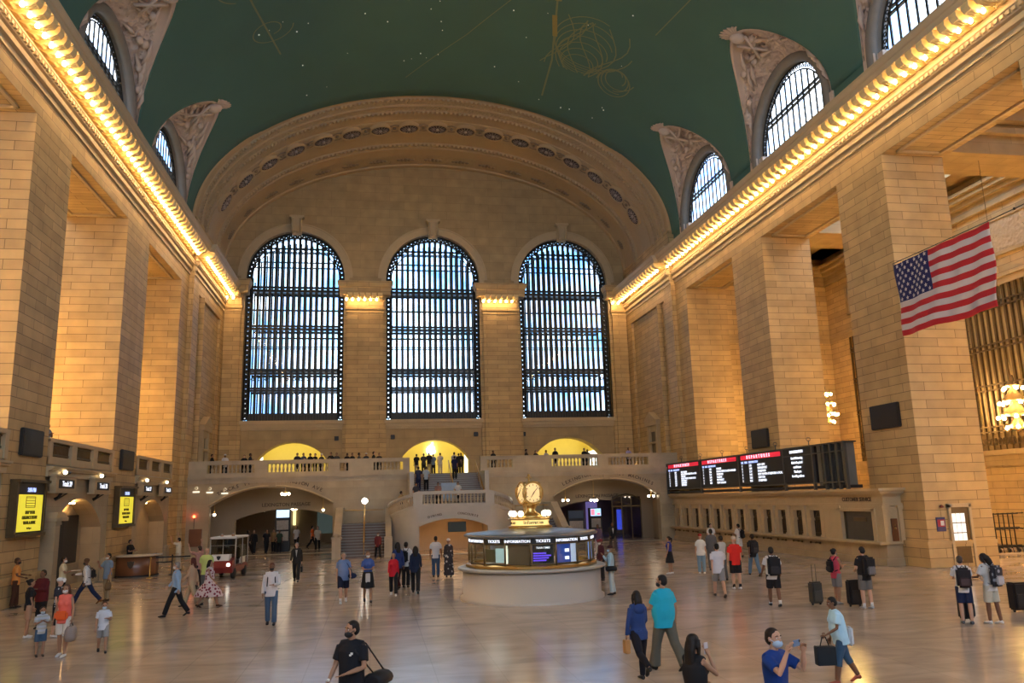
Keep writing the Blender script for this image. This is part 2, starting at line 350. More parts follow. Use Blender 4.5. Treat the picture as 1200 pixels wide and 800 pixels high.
# pilasters of the end wall with their entablature blocks
for px, hw in ((-6.02, 1.85), (6.02, 1.85), (-17.2, .95), (17.2, .95)):
    b = MB(); x0, x1 = px - hw + .28, px + hw - .28
    b.box((px - hw, YE - .22, 5.4), (px + hw, YE + .1, 20.0)); b.box((x0, YE - .42, 5.4), (x1, YE, 20.0))
    b.box((x0, YE - .42, 20), (x1, YE, 22.4))
    pr = [(.0, 19.8), (.06, 19.8), (.06, 19.92), (.03, 20.0), (.14, 20.1), (.16, 20.3), (.06, 20.36), (.06, 20.9), (.14, 21.0), (.2, 21.3), (.62, 21.32), (.62, 21.9), (.7, 21.98), (.82, 22.3), (.85, 22.5), (.2, 22.6)]
    def ring(p): return [(x0 - p, YE), (x0 - p, YE - .42 - p), (x1 + p, YE - .42 - p), (x1 + p, YE)]
    b.grid([[(u, v, z) for u, v in ring(p)] for p, z in pr], smooth=False)
    b.add([(u, v, 22.6) for u, v in ring(.2)], [(0, 1, 2, 3)])
    for z in (5.4, 5.9): b.box((px - hw - .05, YE - .5, 5.4), (px + hw + .05, YE, 5.9))
    structure('pilaster', b, STONE, {-6.02: 'flat stone pilaster between the left and middle windows', 6.02: 'flat stone pilaster between the middle and right windows', -17.2: 'narrow corner pilaster left of the left window', 17.2: 'narrow corner pilaster right of the right window'}[px])
# west end behind the camera: the same three windows, plain
b = MB(); wall_with_holes(b, end_outline(0), [arched(x, w, WZ0, WSP, w, 16) for x, w in WX], YW, YW - 1.2)
structure('wall_west', b, STONE2, 'near end wall behind the viewer with three arched windows')

# ------------------------------------------------------------------ vault with lunettes
LUNY = [15.5, 27.7, 39.9, 52.1]; RHO = 4.75; SL = .45
def lun_hit(t):
    """point (theta) of the lunette rim on the vault for arch parameter t"""
    z0 = VZ + RHO * sin(t); m = SL * sin(t)
    f = lambda k: ((VA - k) / VA) ** 2 + ((z0 + k * m - VZ) / VB) ** 2 - 1
    if sin(t) < 1e-3: return 0.
    k = 0.
    while f(k) > 0 and k < 9: k += .02
    return atan2((z0 + k * m - VZ) / VB, (VA - k) / VA)
def vpt(th, y, d=0.): return (-(VA - d) * cos(th) if th is not None else 0, y, VZ + (VB - d) * sin(th))
ys = []; tl = []
def addy(y, t): ys.append(y); tl.append(t)
y = YW
while y < LUNY[0] - RHO - .2: addy(y, 0.); y += 2.
for i, yc in enumerate(LUNY):
    for k in range(33): t = pi - pi * k / 32; addy(yc + RHO * cos(t), lun_hit(t))
    nxt = LUNY[i + 1] - RHO if i < 3 else 58.7
    addy((yc + RHO + nxt) / 2, 0.)
addy(58.9, 0.)
NT = 96; rows = []
for yy, t0 in zip(ys, tl): rows.append([vpt(t0 + (pi - 2 * t0) * k / NT, yy) for k in range(NT + 1)])
v = MB(); v.grid(rows)
def teal():
    m = mat('teal_vault_paint', (.062, .150, .118), .75, var=.14, scale=.25, bump=.05, bscale=2.)
    return m
vault = structure('ceiling', v, teal(), 'teal barrel vault painted with a faint gold night sky')
vf = MB()
for sgn in (-1, 1):
    yy = YW
    for yc in LUNY + [999]:
        y1 = min(yc - RHO, 58.6); vf.box((sgn * (VA - .02), yy, VZ - 1.0), (sgn * (VA + .25), y1, VZ + .03)); yy = yc + RHO
vf.build('vault_foot', vault.data.materials[0], vault)
so = vault.modifiers.new('s', 'SOLIDIFY'); so.thickness = .3; so.offset = 0

LGLASS = glassy('lunette_glass', ((.62, .78, 1.), (1., 1., 1.)), .04)
GLASS = glassy('hall_window_glass', ((.42, .66, .86), (.95, .98, 1.)), .05)
def lunette(yc, sgn, n):
    """window_n: arched window, its roll, and the carved penetration up to the vault"""
    XW = 18.75; R = 3.85
    root = empty('window_%d' % n, (sgn * XW, yc, VZ), kind='structure')
    tag(root, 'half-round clerestory window high in the %s of the vault, %s' % ('left' if sgn < 0 else 'right', {15.5: 'beyond the top of the picture', 27.7: 'nearest and cut by the top edge', 39.9: 'the middle one of its row', 52.1: 'farthest, beside the great arch'}[yc]))
    # penetration surface from roll to vault rim
    rows = []; N = 40
    for k in range(N + 1):
        t = pi * k / N; th = lun_hit(t); rim = Vector((VA * cos(th), yc + RHO * cos(t), VZ + VB * sin(th)))
        inn = Vector((XW - .25, yc + (R + .5) * cos(t), VZ - .2 + (R + .5) * sin(t) + .2)); row = []
        for j in range(13):
            u = j / 12; p = inn.lerp(rim, u); bow = .35 * sin(pi * u) * sin(t)
            p = p + Vector((.0, 0, 1)) * bow * .6
            row.append((sgn * p.x, p.y, p.z))
        rows.append(row)
    c = MB(); a = [[r[j] for j in range(10)] for r in rows]
    for j in range(1, 9):                                             # modelled relief: figures swelling from the ground
        for k in range(2, N - 1):
            h = .13 * (math.sin(k * 1.9 + j * 2.3) * math.sin(k * .7 - j * 1.7) + .5 * math.sin(k * 3.1 + j * 4.1)) * min(1, j / 2, (9 - j) / 2)
            x, yy, z = a[k][j]; a[k][j] = (x - sgn * h * .7, yy, z - h)
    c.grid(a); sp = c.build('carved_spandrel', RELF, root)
    c = MB(); c.grid([[r[j] for j in range(9, 13)] for r in rows]); c.grid([[Vector(r[12]) + Vector((-sgn * d * .7, 0, -d)) for d in (0., .12)] + [Vector(r[11]) + Vector((-sgn * .12 * .7, 0, -.12))] for r in rows])
    c.build('rim_band', LUNM, root)
    # crowning ornament at the tip
    th = lun_hit(pi / 2); tip = Vector((sgn * VA * cos(th), yc, VZ + VB * sin(th))); o = MB()
    for i in range(9):
        aa = radians(-80 + 20 * i); o.tube([tip + Vector((sgn * .3, 0, -.3)), tip + Vector((-sgn * (.1 + .35 * cos(aa)), .55 * sin(aa), .0)), tip + Vector((-sgn * (.1 + .75 * cos(aa)), .8 * sin(aa), .02 * i - .1))], [.12, .1, .03], 6)
    o.ball(tip + Vector((sgn * .2, 0, -.3)), (.5, .4, .35)); o.tube([tip + Vector((sgn * .4, -.5, -.5)), tip + Vector((sgn * 1.8, .5, -1.2))], .09, 6); o.tube([tip + Vector((sgn * .4, .5, -.5)), tip + Vector((sgn * 1.8, -.4, -1.2))], .09, 6)
    for i in range(26):                                               # figures, wings and foliage in high relief
        t = radians(RND.uniform(20, 160)); u = RND.uniform(.25, .7); k = int(N * t / pi); p = Vector(rows[k][int(u * 12)]); q = Vector(rows[min(N, k + 3)][min(12, int(u * 12) + RND.choice((-2, 2, 3)))])
        n_ = Vector((-sgn * .6, 0, -.6)); o.tube([p + n_ * .05, (p + q) / 2 + n_ * .22, q + n_ * .05], [.06, .13, .04], 6)
    for i in range(10):
        t = radians(RND.uniform(30, 150)); k = int(N * t / pi); p = Vector(rows[k][RND.randint(3, 8)]); o.ball(p + Vector((-sgn * .1, 0, -.1)), (.2, .24, .24), 8)
    o.build('relief_ornament', LUNM, root)
    # roll moulding and reveal
    r_ = MB(); r_.tube([(sgn * (XW - .2), yc + R + .33, VZ - 1.0)] + [(sgn * (XW - .2), yc + (R + .33) * cos(pi * k / 32), VZ - .05 + (R + .33) * sin(pi * k / 32)) for k in range(33)] + [(sgn * (XW - .2), yc - R - .33, VZ - 1.0)], .3, 8)
    r_.build('roll_moulding', mat('weathered_roll', (.22, .19, .16), .7) if 'weathered_roll' not in bpy.data.materials else bpy.data.materials['weathered_roll'], root)
    # iron frame
    f = MB(); X = sgn * (XW + .15); bandw = .38
    ring = lambda R_, x_: [(x_, yc + R_ * cos(pi * k / 40), VZ + R_ * sin(pi * k / 40)) for k in range(41)]
    f.tube(ring(R - .02, X), .06, 6); f.tube(ring(R - bandw, X), .05, 6)
    for k in range(34):                                               # pierced border: rings between two rails
        t = pi * (k + .5) / 34; cy, cz = yc + (R - bandw / 2) * cos(t), VZ + (R - bandw / 2) * sin(t)
        f.tube([(X, cy + .1 * cos(q * pi / 3), cz + .1 * sin(q * pi / 3)) for q in range(6)], .04, 4, closed=True)
    for k in range(-5, 6):
        y_ = .62 * k
        h = sqrt(max(0, (R - bandw) ** 2 - y_ * y_))
        if h > .2: f.box((X - .03, yc + y_ - .06, VZ - 1.0), (X + .03, yc + y_ + .06, VZ + h))
    zb = 1.55
    for z_ in (zb, zb + .28): hw = sqrt((R - bandw) ** 2 - z_ * z_); f.box((X - .08, yc - hw, VZ + z_ - .05), (X + .08, yc + hw, VZ + z_ + .05))
    f.build('iron_frame', IRON, root)
    g = MB(); g.add([(sgn * (XW + .3), yc + R * cos(pi * k / 32), VZ + R * sin(pi * k / 32)) for k in range(33)] + [(sgn * (XW + .3), yc - R, VZ - 1.0), (sgn * (XW + .3), yc + R, VZ - 1.0)], [list(range(35))])
    g.build('glass', LGLASS, root)
    # outer wall ring so that only the window lets light in
    s = MB(); out = [(sgn * (XW + .35), yc + 5.2 * cos(pi * k / 32), VZ + 5.6 * sin(pi * k / 32)) for k in range(33)]; inn = [(sgn * (XW + .35), yc + R * cos(pi * k / 32), VZ + R * sin(pi * k / 32)) for k in range(33)]
    s.grid([out, inn]); s.build('reveal', LUNM, root)
    ft = MB()
    for q in (-1, 1): ft.box((sgn * (VA - .1), yc + q * (R + .05), VZ - 1.0), (sgn * (XW + .4), yc + q * RHO, VZ + .02)); ft.box((sgn * (XW - .1), yc + q * (R - .3), VZ - 1.0), (sgn * (XW + .4), yc + q * (R + .06), VZ + .02))
    ft.build('rim_foot', LUNM, root)
    jb = MB(); jb.grid([[(sgn * (XW + .35), yc + R * cos(pi * k / 32), VZ + R * sin(pi * k / 32)) for k in range(33)], [(sgn * (XW - .3), yc + (R + .1) * cos(pi * k / 32), VZ + (R + .1) * sin(pi * k / 32)) for k in range(33)]])
    jb.build('jamb', bpy.data.materials['weathered_roll'], root)
n = 10
for sgn in (-1, 1):
    for yc in LUNY: lunette(yc, sgn, n); n += 1

# ------------------------------------------------------------------ great arch over the end wall
def zof(Y): return 11.4 - (Y - 58.6) * (11.4 - 10.05) / 11.6
ap = [(58.45, 18.7, 11.75, 0), (58.45, 18.3, 11.42, 0), (58.62, 18.2, 11.3, 0), (59.25, 18.16, 11.22, 0), (59.3, 18.05, 11.1, 0), (59.45, 18.05, 11.1, 0), (59.5, 18.15, 11.2, 1), (60.25, 18.14, 11.12, 1), (60.3, 18.04, 11.0, 0),
      (60.42, 18.04, 11.0, 0), (60.47, 18.12, 11.08, 1), (61.1, 18.1, 11.03, 1), (61.15, 18.02, 10.92, 0), (61.3, 18.02, 10.92, 0), (61.35, 18.14, 11.03, 0), (62.6, 18.14, 10.93, 0), (62.62, 18.06, 10.86, 2), (64.6, 18.06, 10.66, 2), (64.62, 18.14, 10.72, 0),
      (66.2, 18.14, 10.55, 0), (66.25, 18.0, 10.42, 0), (66.4, 18.0, 10.42, 0), (66.45, 18.1, 10.5, 1), (66.9, 18.1, 10.46, 1), (66.95, 17.95, 10.32, 0), (67.1, 17.95, 10.3, 0), (67.15, 18.05, 10.36, 0), (68.0, 18.05, 10.2, 2), (69.7, 18.05, 10.08, 2), (69.75, 17.95, 9.95, 0), (YE + .05, 17.95, 9.93, 0)]
ar = MB(); NA = 96
for i in range(len(ap) - 1):
    (ya, aa, ba, m0), (yb, ab_, bb, m1) = ap[i], ap[i + 1]
    ar.grid([[(-a_ * cos(pi * k / NA), y_, VZ + b_ * sin(pi * k / NA)) for k in range(NA + 1)] for y_, a_, b_ in ((ya, aa, ba), (yb, ab_, bb))], mi=1 if (m0 == 1 and m1 == 1) else (2 if (m0 == 2 and m1 == 2) else 0), smooth=False)
    for s_ in (-1, 1): ar.grid([[(s_ * a_, y_, z_) for y_, a_ in ((ya, aa), (yb, ab_))] for z_ in (22.9, VZ)], mi=1 if (m0 == 1 and m1 == 1) else 0, smooth=False)
ARCHM = mat('arch_plaster', (.46, .34, .195), .65, var=.08, scale=1.2)
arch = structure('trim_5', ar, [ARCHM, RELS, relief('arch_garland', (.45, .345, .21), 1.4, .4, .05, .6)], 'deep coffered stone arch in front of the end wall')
def ellipse_points(a, b, step, n):
    """angles at equal arc length around the crown"""
    out = [pi / 2]; 
    for sgn in (-1, 1):
        th = pi / 2; acc = 0; k = 0
        while k < n:
            d = sgn * .0005; acc += sqrt((a * sin(th)) ** 2 + (b * cos(th)) ** 2) * .0005; th += d
            if acc >= step: out.append(th); acc = 0; k += 1
    return out
PET = mat('rosette_dark_bronze', (.075, .05, .045), .6, var=.2)  # even dark colour for the rosette dish
PALE = mat('rosette_pale_boss', (.42, .36, .32), .6)
def rosette(th):
    a, b = 18.04, 10.76; yc = 63.6
    nrm = Vector((-(-cos(th)) / a * 1, 0, -sin(th) / b)); nrm.normalize(); tg = Vector((a * sin(th), 0, b * cos(th))).normalized(); p = Vector((-a * cos(th), yc, VZ + b * sin(th))) + nrm * .12
    M = Matrix(((tg.x, 0, nrm.x, p.x), (tg.y, 1, nrm.y, p.y), (tg.z, 0, nrm.z, p.z), (0, 0, 0, 1)))
    rim = MB(); rim.lathe([(.76, -.05), (.76, .06), (.82, .12), (.92, .08), (.95, -.2)], n=28)
    rim.xf(M); o = rim.build('rosette', ARCHM, arch)
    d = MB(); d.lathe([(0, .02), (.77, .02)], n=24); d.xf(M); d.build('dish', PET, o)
    q = MB()
    for k in range(14):
        t = 2 * pi * k / 14; q.tube([(.22 * cos(t), .22 * sin(t), .05), (.46 * cos(t), .46 * sin(t), .10), (.66 * cos(t), .66 * sin(t), .04)], [.02, .03, .02], 4)
    q.ball((0, 0, .08), (.15, .15, .12), 8); q.xf(M); q.build('petals', PALE, o)
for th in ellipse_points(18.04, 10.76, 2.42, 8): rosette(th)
SCROLL = mat('scroll_gilt_stone', (.25, .19, .12), .6)
s = MB()
for th in ellipse_points(18.04, 10.76, 1.21, 17):                      # scrollwork between the rosettes
    pass
ths = sorted(ellipse_points(18.04, 10.76, 2.42, 8))
for a_, b_ in zip(ths[:-1], ths[1:]):
    t = (a_ + b_) / 2
    for dy in (-.55, .55):
        pts = [Vector((-18.0 * cos(t + q * .055), 63.6 + dy * (1 - .6 * abs(q)), VZ + 10.7 * sin(t + q * .055))) for q in (-1, -.5, 0, .5, 1)]; s.tube(pts, .06, 5)
    s.ball((-18.0 * cos(t), 63.6, VZ + 10.7 * sin(t)), .14, 8)
s.build('scrollwork', SCROLL, arch)
s = MB()
for th in ellipse_points(18.04, 10.2, 2.5, 8):                         # garlands on the inner band
    for q in (-1, -.5, 0, .5, 1):
        p = (-18.0 * cos(th + q * .035), 68.85, VZ + (10.1 if abs(q) < .9 else 10.12) * sin(th + q * .035)); s.ball(p, (.2, .34 - .25 * abs(q), .12), 8)
s.build('garlands', SCROLL, arch)

dn = MB()
for Yd, a_, b_, n_, hh in ((61.22, 18.02, 10.92, 150, .16), (59.38, 18.05, 11.1, 150, .14), (66.32, 18.0, 10.42, 150, .12)):
    for k in range(n_):
        t = pi * (k + .5) / n_; P0 = Vector((-a_ * cos(t), Yd, VZ + b_ * sin(t))); nn = Vector((cos(t), 0, -sin(t))); tt = Vector((sin(t), 0, cos(t))); q = .085
        c8 = [P0 + tt * (sx * q) + Vector((0, sy * hh, 0)) + nn * sz for sz in (-.02, .16) for sx, sy in ((-1, -1), (1, -1), (1, 1), (-1, 1))]
        dn.add(c8, [(0, 3, 2, 1), (4, 5, 6, 7), (0, 1, 5, 4), (1, 2, 6, 5), (2, 3, 7, 6), (3, 0, 4, 7)])
dn.build('egg_and_dart', ARCHM, arch)
# faint gold figures and stars on the vault ---------------------------
GOLD = mat('faded_gold_paint', (.19, .22, .11), .7); GOLD2 = mat('gold_leaf', (.30, .24, .06), .6); STAR = glow('star_lamp', (.8, .9, .75), .35)
def on_vault(x, y): th = math.acos(max(-1, min(1, -x / VA))); return Vector(vpt(th, y, .17))
def ribbon(mb, pts, w, step=.35):
    """flat painted line following the vault"""
    P = []
    for (x0, y0), (x1, y1) in zip(pts[:-1], pts[1:]):
        L_ = math.hypot(x1 - x0, y1 - y0); n_ = max(1, int(L_ / step)); P += [(x0 + (x1 - x0) * i / n_, y0 + (y1 - y0) * i / n_) for i in range(n_)]
    P.append(pts[-1]); rows = []
    for i, (x, y_) in enumerate(P):
        a, b_ = P[max(0, i - 1)], P[min(len(P) - 1, i + 1)]; dx, dy = b_[0] - a[0], b_[1] - a[1]; l = math.hypot(dx, dy) or 1; nx, ny = -dy / l * w * .75, dx / l * w * .75
        rows.append([on_vault(x + nx, y_ + ny), on_vault(x - nx, y_ - ny)])
    mb.grid(rows, smooth=False)
def spiral(cx, cy, r0, r1, turns, ph=0., ex=1., n=28): return [(cx + (r0 + (r1 - r0) * i / n) * cos(ph + turns * 2 * pi * i / n) * ex, cy + (r0 + (r1 - r0) * i / n) * sin(ph + turns * 2 * pi * i / n)) for i in range(n + 1)]
gm = MB(); g2 = MB()
R2 = random.Random(3)
for k in range(9): ribbon(gm, [(-10.6 + .9 * cos(t / 3 + k * .1) * (1 + k * .17), 36.5 + .45 * k + .8 * sin(t / 3) * (1 + k * .05)) for t in range(0, 8)], .05)
for k in range(5): ribbon(gm, spiral(-12.6, 41.5, .5 + .35 * k, .45 + .35 * k, .7, k * .5, .8), .045)
for k in range(5): ribbon(gm, spiral(-8.8, 38.4 + .2 * k, 2. + .1 * k, 1.6, .45, -1.2 + .05 * k, 1.1), .06)
ribbon(gm, [(-13.2, 37), (-12.4, 44), (-11.5, 50)], .07); ribbon(gm, spiral(-11.8, 47, 1.4, .5, 1.2), .05)
ribbon(g2, spiral(-8.6, 39.4, 2.1, 1.9, .3, -1.0, 1.2), .2)
for k in range(8): ribbon(gm, [(7.2 + .5 * k + .9 * sin(t * .5 + k), 45.5 + .75 * t) for t in range(0, 9)], .05)
for k in range(7): ribbon(gm, spiral(9.2, 47.5 + .5 * k, 3.2 - .3 * k, 2.4 - .25 * k, .8, k * .4, .9), .05)
for k in range(4): ribbon(gm, spiral(11.8, 50 + .3 * k, 1.7, .5 + .3 * k, .9, k, .7), .05)
ribbon(g2, [(5.7, 41), (6.3, 44.5)], .28); ribbon(g2, [(6.4, 46.0), (6.9, 48.2)], .22);  ribbon(gm, [(5.5, 36), (6.0, 43), (7.3, 51), (7.6, 56)], .09)
ribbon(gm, [(-3, 56), (1, 50), (6, 40.5), (9, 34)], .04); ribbon(gm, [(14.2, 30), (13.6, 36), (12.5, 44)], .04)
gm.build('gold_line_figures', GOLD, vault); g2.build('gold_leaf_strokes', GOLD2, vault)
st = MB()
for k in range(60): st.ball(on_vault(R2.uniform(-13, 13), R2.uniform(31, 57)), R2.choice((.025, .035, .05)), 5)
st.build('painted_stars', STAR, vault)

# ------------------------------------------------------------------ end windows
def pane_window(n, xc, w, label):
    root = empty('window_%d' % n, (xc, YE + .6, WZ0), label=label, kind='structure')
    R = w; bw = .46; ri = R - bw
    for li, (Y, thick) in enumerate(((YE + .55, .115), (YE + 2.1, .06))):
        f = MB(); nb = 15
        for k in range(nb + 1):
            x = -ri + 2 * ri * k / nb; h = WSP + sqrt(max(0, ri * ri - x * x)) if abs(x) < ri else WSP
            f.box((xc + x - thick, Y - .08, WZ0 + .6), (xc + x + thick, Y + .08, h))
        bands = [(13.02, 13.28, 1), (14.5, 14.9, 1), (16.7, 16.9, 0), (17.6, 17.7, 0), (18.45, 18.75, 1), (20.1, 20.2, 0), (21.85, 22.25, 1), (24.0, 24.06, 0), (24.5, 24.56, 0), (25.35, 25.5, 0), (25.75, 25.85, 0)]
        for z0, z1, solid in (bands if li == 0 else [q for q in bands if q[2]]):
            hw = ri if z0 < WSP else sqrt(max(.01, ri * ri - (z0 - WSP) ** 2))
            if solid: f.box((xc - hw, Y - .13, z0 - .06), (xc + hw, Y + .13, z0 + .12)); f.box((xc - hw, Y - .13, z1 - .1), (xc + hw, Y + .13, z1 + .06)); 
            else: f.box((xc - hw, Y - .07, z0 - .02), (xc + hw, Y + .07, z0 + .05)); f.box((xc - hw, Y - .07, z1 - .05), (xc + hw, Y + .07, z1 + .02))
        f.build('mullion_grid', IRON, root)
    # pierced border, sill panel and ornamental band
    f = MB(); Y = YE + .45
    out = [(xc - R + .03, WZ0)] + [(xc + (R - .03) * cos(pi - pi * k / 40), WSP + (R - .03) * sin(pi * k / 40)) for k in range(41)] + [(xc + R - .03, WZ0)]
    inn = [(xc - ri, WZ0)] + [(xc + ri * cos(pi - pi * k / 40), WSP + ri * sin(pi * k / 40)) for k in range(41)] + [(xc + ri, WZ0)]
    for ln, r_ in ((out, .07), (inn, .07)): f.tube([(a, Y, b_) for a, b_ in ln], r_, 6)
    zz = WZ0 + .3
    cs = []
    while zz < WSP: cs += [(xc - R + bw / 2, zz), (xc + R - bw / 2, zz)]; zz += .42
    for k in range(31): t = pi * (k + .5) / 31; cs.append((xc + (R - bw / 2) * cos(t), WSP + (R - bw / 2) * sin(t)))
    for i, (a, c) in enumerate(cs):
        f.tube([(a + .14 * cos(q * pi / 4), Y, c + .14 * sin(q * pi / 4)) for q in range(8)], .08, 4, closed=True)
        f.box((a - .21, Y - .03, c + .13), (a + .21, Y + .03, c + .29))
    f.box((xc - ri, Y - .1, WZ0), (xc + ri, Y + .1, WZ0 + .62))
    for k in range(30): x = xc - ri + (k + .5) * 2 * ri / 30; f.box((x - .05, Y - .16, WZ0 + .06), (x + .05, Y, WZ0 + .56))
    f.box((xc - ri, Y - .14, WZ0 + .55), (xc + ri, Y + .1, WZ0 + .68))
    for z in (13.9, 25.62):
        hw = ri if z < WSP else sqrt(ri * ri - (z - WSP) ** 2); k = int(hw / .28)
        for q in range(k): 
            x = xc - hw + (q + .5) * 2 * hw / k; f.tube([(x + .12 * cos(u * pi / 3), Y, z + .14 + .12 * sin(u * pi / 3)) for u in range(6)], .045, 4, closed=True)
    for s in (-1, 1): f.tube([(xc + s * (ri - .05), Y, WSP + .8), (xc + s * (ri - 1.0), Y, WSP + 2.1), (xc + s * 1.4, Y, WSP + 2.75)], .05, 5)
    f.build('ornamental_border', IRON, root)
    for Y, nm in ((YE + .7, 'inner_glass'), (YE + 2.2, 'outer_glass')):
        g = MB(); g.add([(xc - R, Y, WZ0)] + [(xc + R * cos(pi - pi * k / 40), Y, WSP + R * sin(pi * k / 40)) for k in range(41)] + [(xc + R, Y, WZ0)], [list(range(43))]); g.build(nm, GLASS, root)
    w_ = MB()                                                        # glass walkways between the two panes
    for z in (14.7, 22.0): w_.box((xc - R, YE + .75, z), (xc + R, YE + 2.1, z + .12))
    w_.build('walkway_floor', BRONZE, root)
    s = MB(); o = [(a, c) for a, c in out]
    s.grid([[(a, YE + 1.4, c) for a, c in o], [(a, YE + 2.3, c) for a, c in o]]); s.build('shaft_lining', LUNM, root)
pane_window(1, WX[0][0], 4.2, 'left of the three tall arched iron windows in the end wall')
pane_window(2, WX[1][0], 4.2, 'middle one of the three tall arched iron windows, the brightest')
pane_window(3, WX[2][0], 4.2, 'right of the three tall arched iron windows in the end wall')
# ------------------------------------------------------------------ cornice lamps
BULB = glow('warm_bulb', (1., .64, .28), 54.)
LAMPST = mat('gilded_bracket', (.82, .62, .28), .5, var=.1, scale=6.)
def make_cornice_lamp():
    """bracket hanging under the cornice: long axis x (out from the wall = -x local), origin at the top centre"""
    root = empty('cornice_lamp')
    b = MB(); b.prism([(.62, 0), (.62, -.26), (.35, -.40), (.1, -.34), (-.25, -.40), (-.5, -.34), (-.6, -.2), (-.6, 0)], 1, -.2, .2)
    for s in (-1, 0, 1): b.tube([(.5, s * .1, -.2), (.2, s * .12, -.36), (-.2, s * .13, -.42), (-.52, s * .1, -.28)], [.03, .05, .06, .04], 5)
    b.tube([(-.5, -.17, -.12), (-.5, .17, -.12)], .09, 8)
    b.build('acanthus_bracket', LAMPST, root, local=True)
    u = MB(); u.lathe([(.0, -.60), (.05, -.59), (.085, -.54), (.085, -.49), (.05, -.44), (.03, -.38)], (-.12, .32, 0), 8); u.build('bulb', BULB, root, local=True)
    return root
lamp0 = make_cornice_lamp(); used = [False]
def put_lamp(x, y, rz, label, group, z=21.5):
    o = lamp0 if not used[0] else copy_tree(lamp0); used[0] = True
    o.location = (x, y, z); o.rotation_euler = (0, 0, rz); tag(o, label, 'lamp', group); return o
for sgn, side in ((-1, 'left'), (1, 'right')):
    y = 23.536
    while y < 69.6:
        off = 0 if y < 58.2 else .35
        if not 57.9 < y < 58.55:
            sec = 'on the main run' if off == 0 else 'on the stepped-out end section'
            put_lamp(sgn * (W - off - .70), y, 0 if sgn > 0 else pi, 'glowing bulb and gilded bracket under the %s cornice, %s' % (side, sec), '%s cornice lamps, %s' % (side, sec))
        y += .664
far = MB()                                                          # the same lamps carried on toward the camera, outside the picture
for sgn in (-1, 1):
    for k in range(26): y = 20.8 - k * 1.3; far.ball((sgn * (W - .6), y, 21.02), .11, 6)
tag(far.build('cornice_lamp_rows', BULB), 'rows of cornice bulbs carried on beyond the top edge of the picture', kind='stuff')
for px, xs in ((-6.02, [-1.3, -.78, -.26, .26, .78, 1.3]), (6.02, [-1.3, -.78, -.26, .26, .78, 1.3])):
    for dx in xs: put_lamp(px + dx, YE - .42 - .55, pi / 2 * -1 + pi, 'glowing bulb and bracket across the top of the %s pilaster' % ('left' if px < 0 else 'right'), 'lamps on the %s pilaster' % ('left' if px < 0 else 'right'), 21.34)
for px, side in ((-17.2, 'left'), (17.2, 'right')):
    for dx in (-.1, .45) if px < 0 else (-.45, .1): put_lamp(px + dx, YE - .97, pi / 2, 'glowing bulb and bracket on the %s corner pilaster' % side, 'lamps on the %s corner pilaster' % side, 21.34)

# ------------------------------------------------------------------ side rooms
def chandelier(x, y, z, label, group, lit=60.):
    root = empty('chandelier', (x, y, z), label=label, cat='chandelier', group=group)
    f = MB(); f.tube([(x, y, z + 1.2), (x, y, 21.)], .014, 5); f.lathe([(.08, 1.2), (.12, 1.0), (.06, .8), (.3, .75), (.32, .68), (.06, .6), (.5, .05), (.52, -.03), (.08, -.1), (.62, -.6), (.64, -.68), (.06, -.75), (.4, -1.2), (.1, -1.4), (0, -1.5)], (x, y, z), 14)
    f.build('bronze_frame', BRONZE, root)
    for rz_, rr, n in ((.62, .42, 5), (-.08, .62, 7), (-.74, .74, 8), (-1.22, .5, 6)):
        for k in range(n):
            t = 2 * pi * k / n + rz_
            if not CH: CH.append(MB().ball((0, 0, 0), .085, 6).build('bulb', CHB, root, local=True)); o = CH[0]
            else: o = CH[0].copy(); COL.objects.link(o); o.parent = root
            o.location = (rr * cos(t), rr * sin(t), rz_ - .05)
    return root
CH = []
CHB = glow('chandelier_bulb', (1., .56, .16), 300.)
SKY = glassy('skylight_glass', ((.35, .4, .45), (.8, .85, .9)), .1)
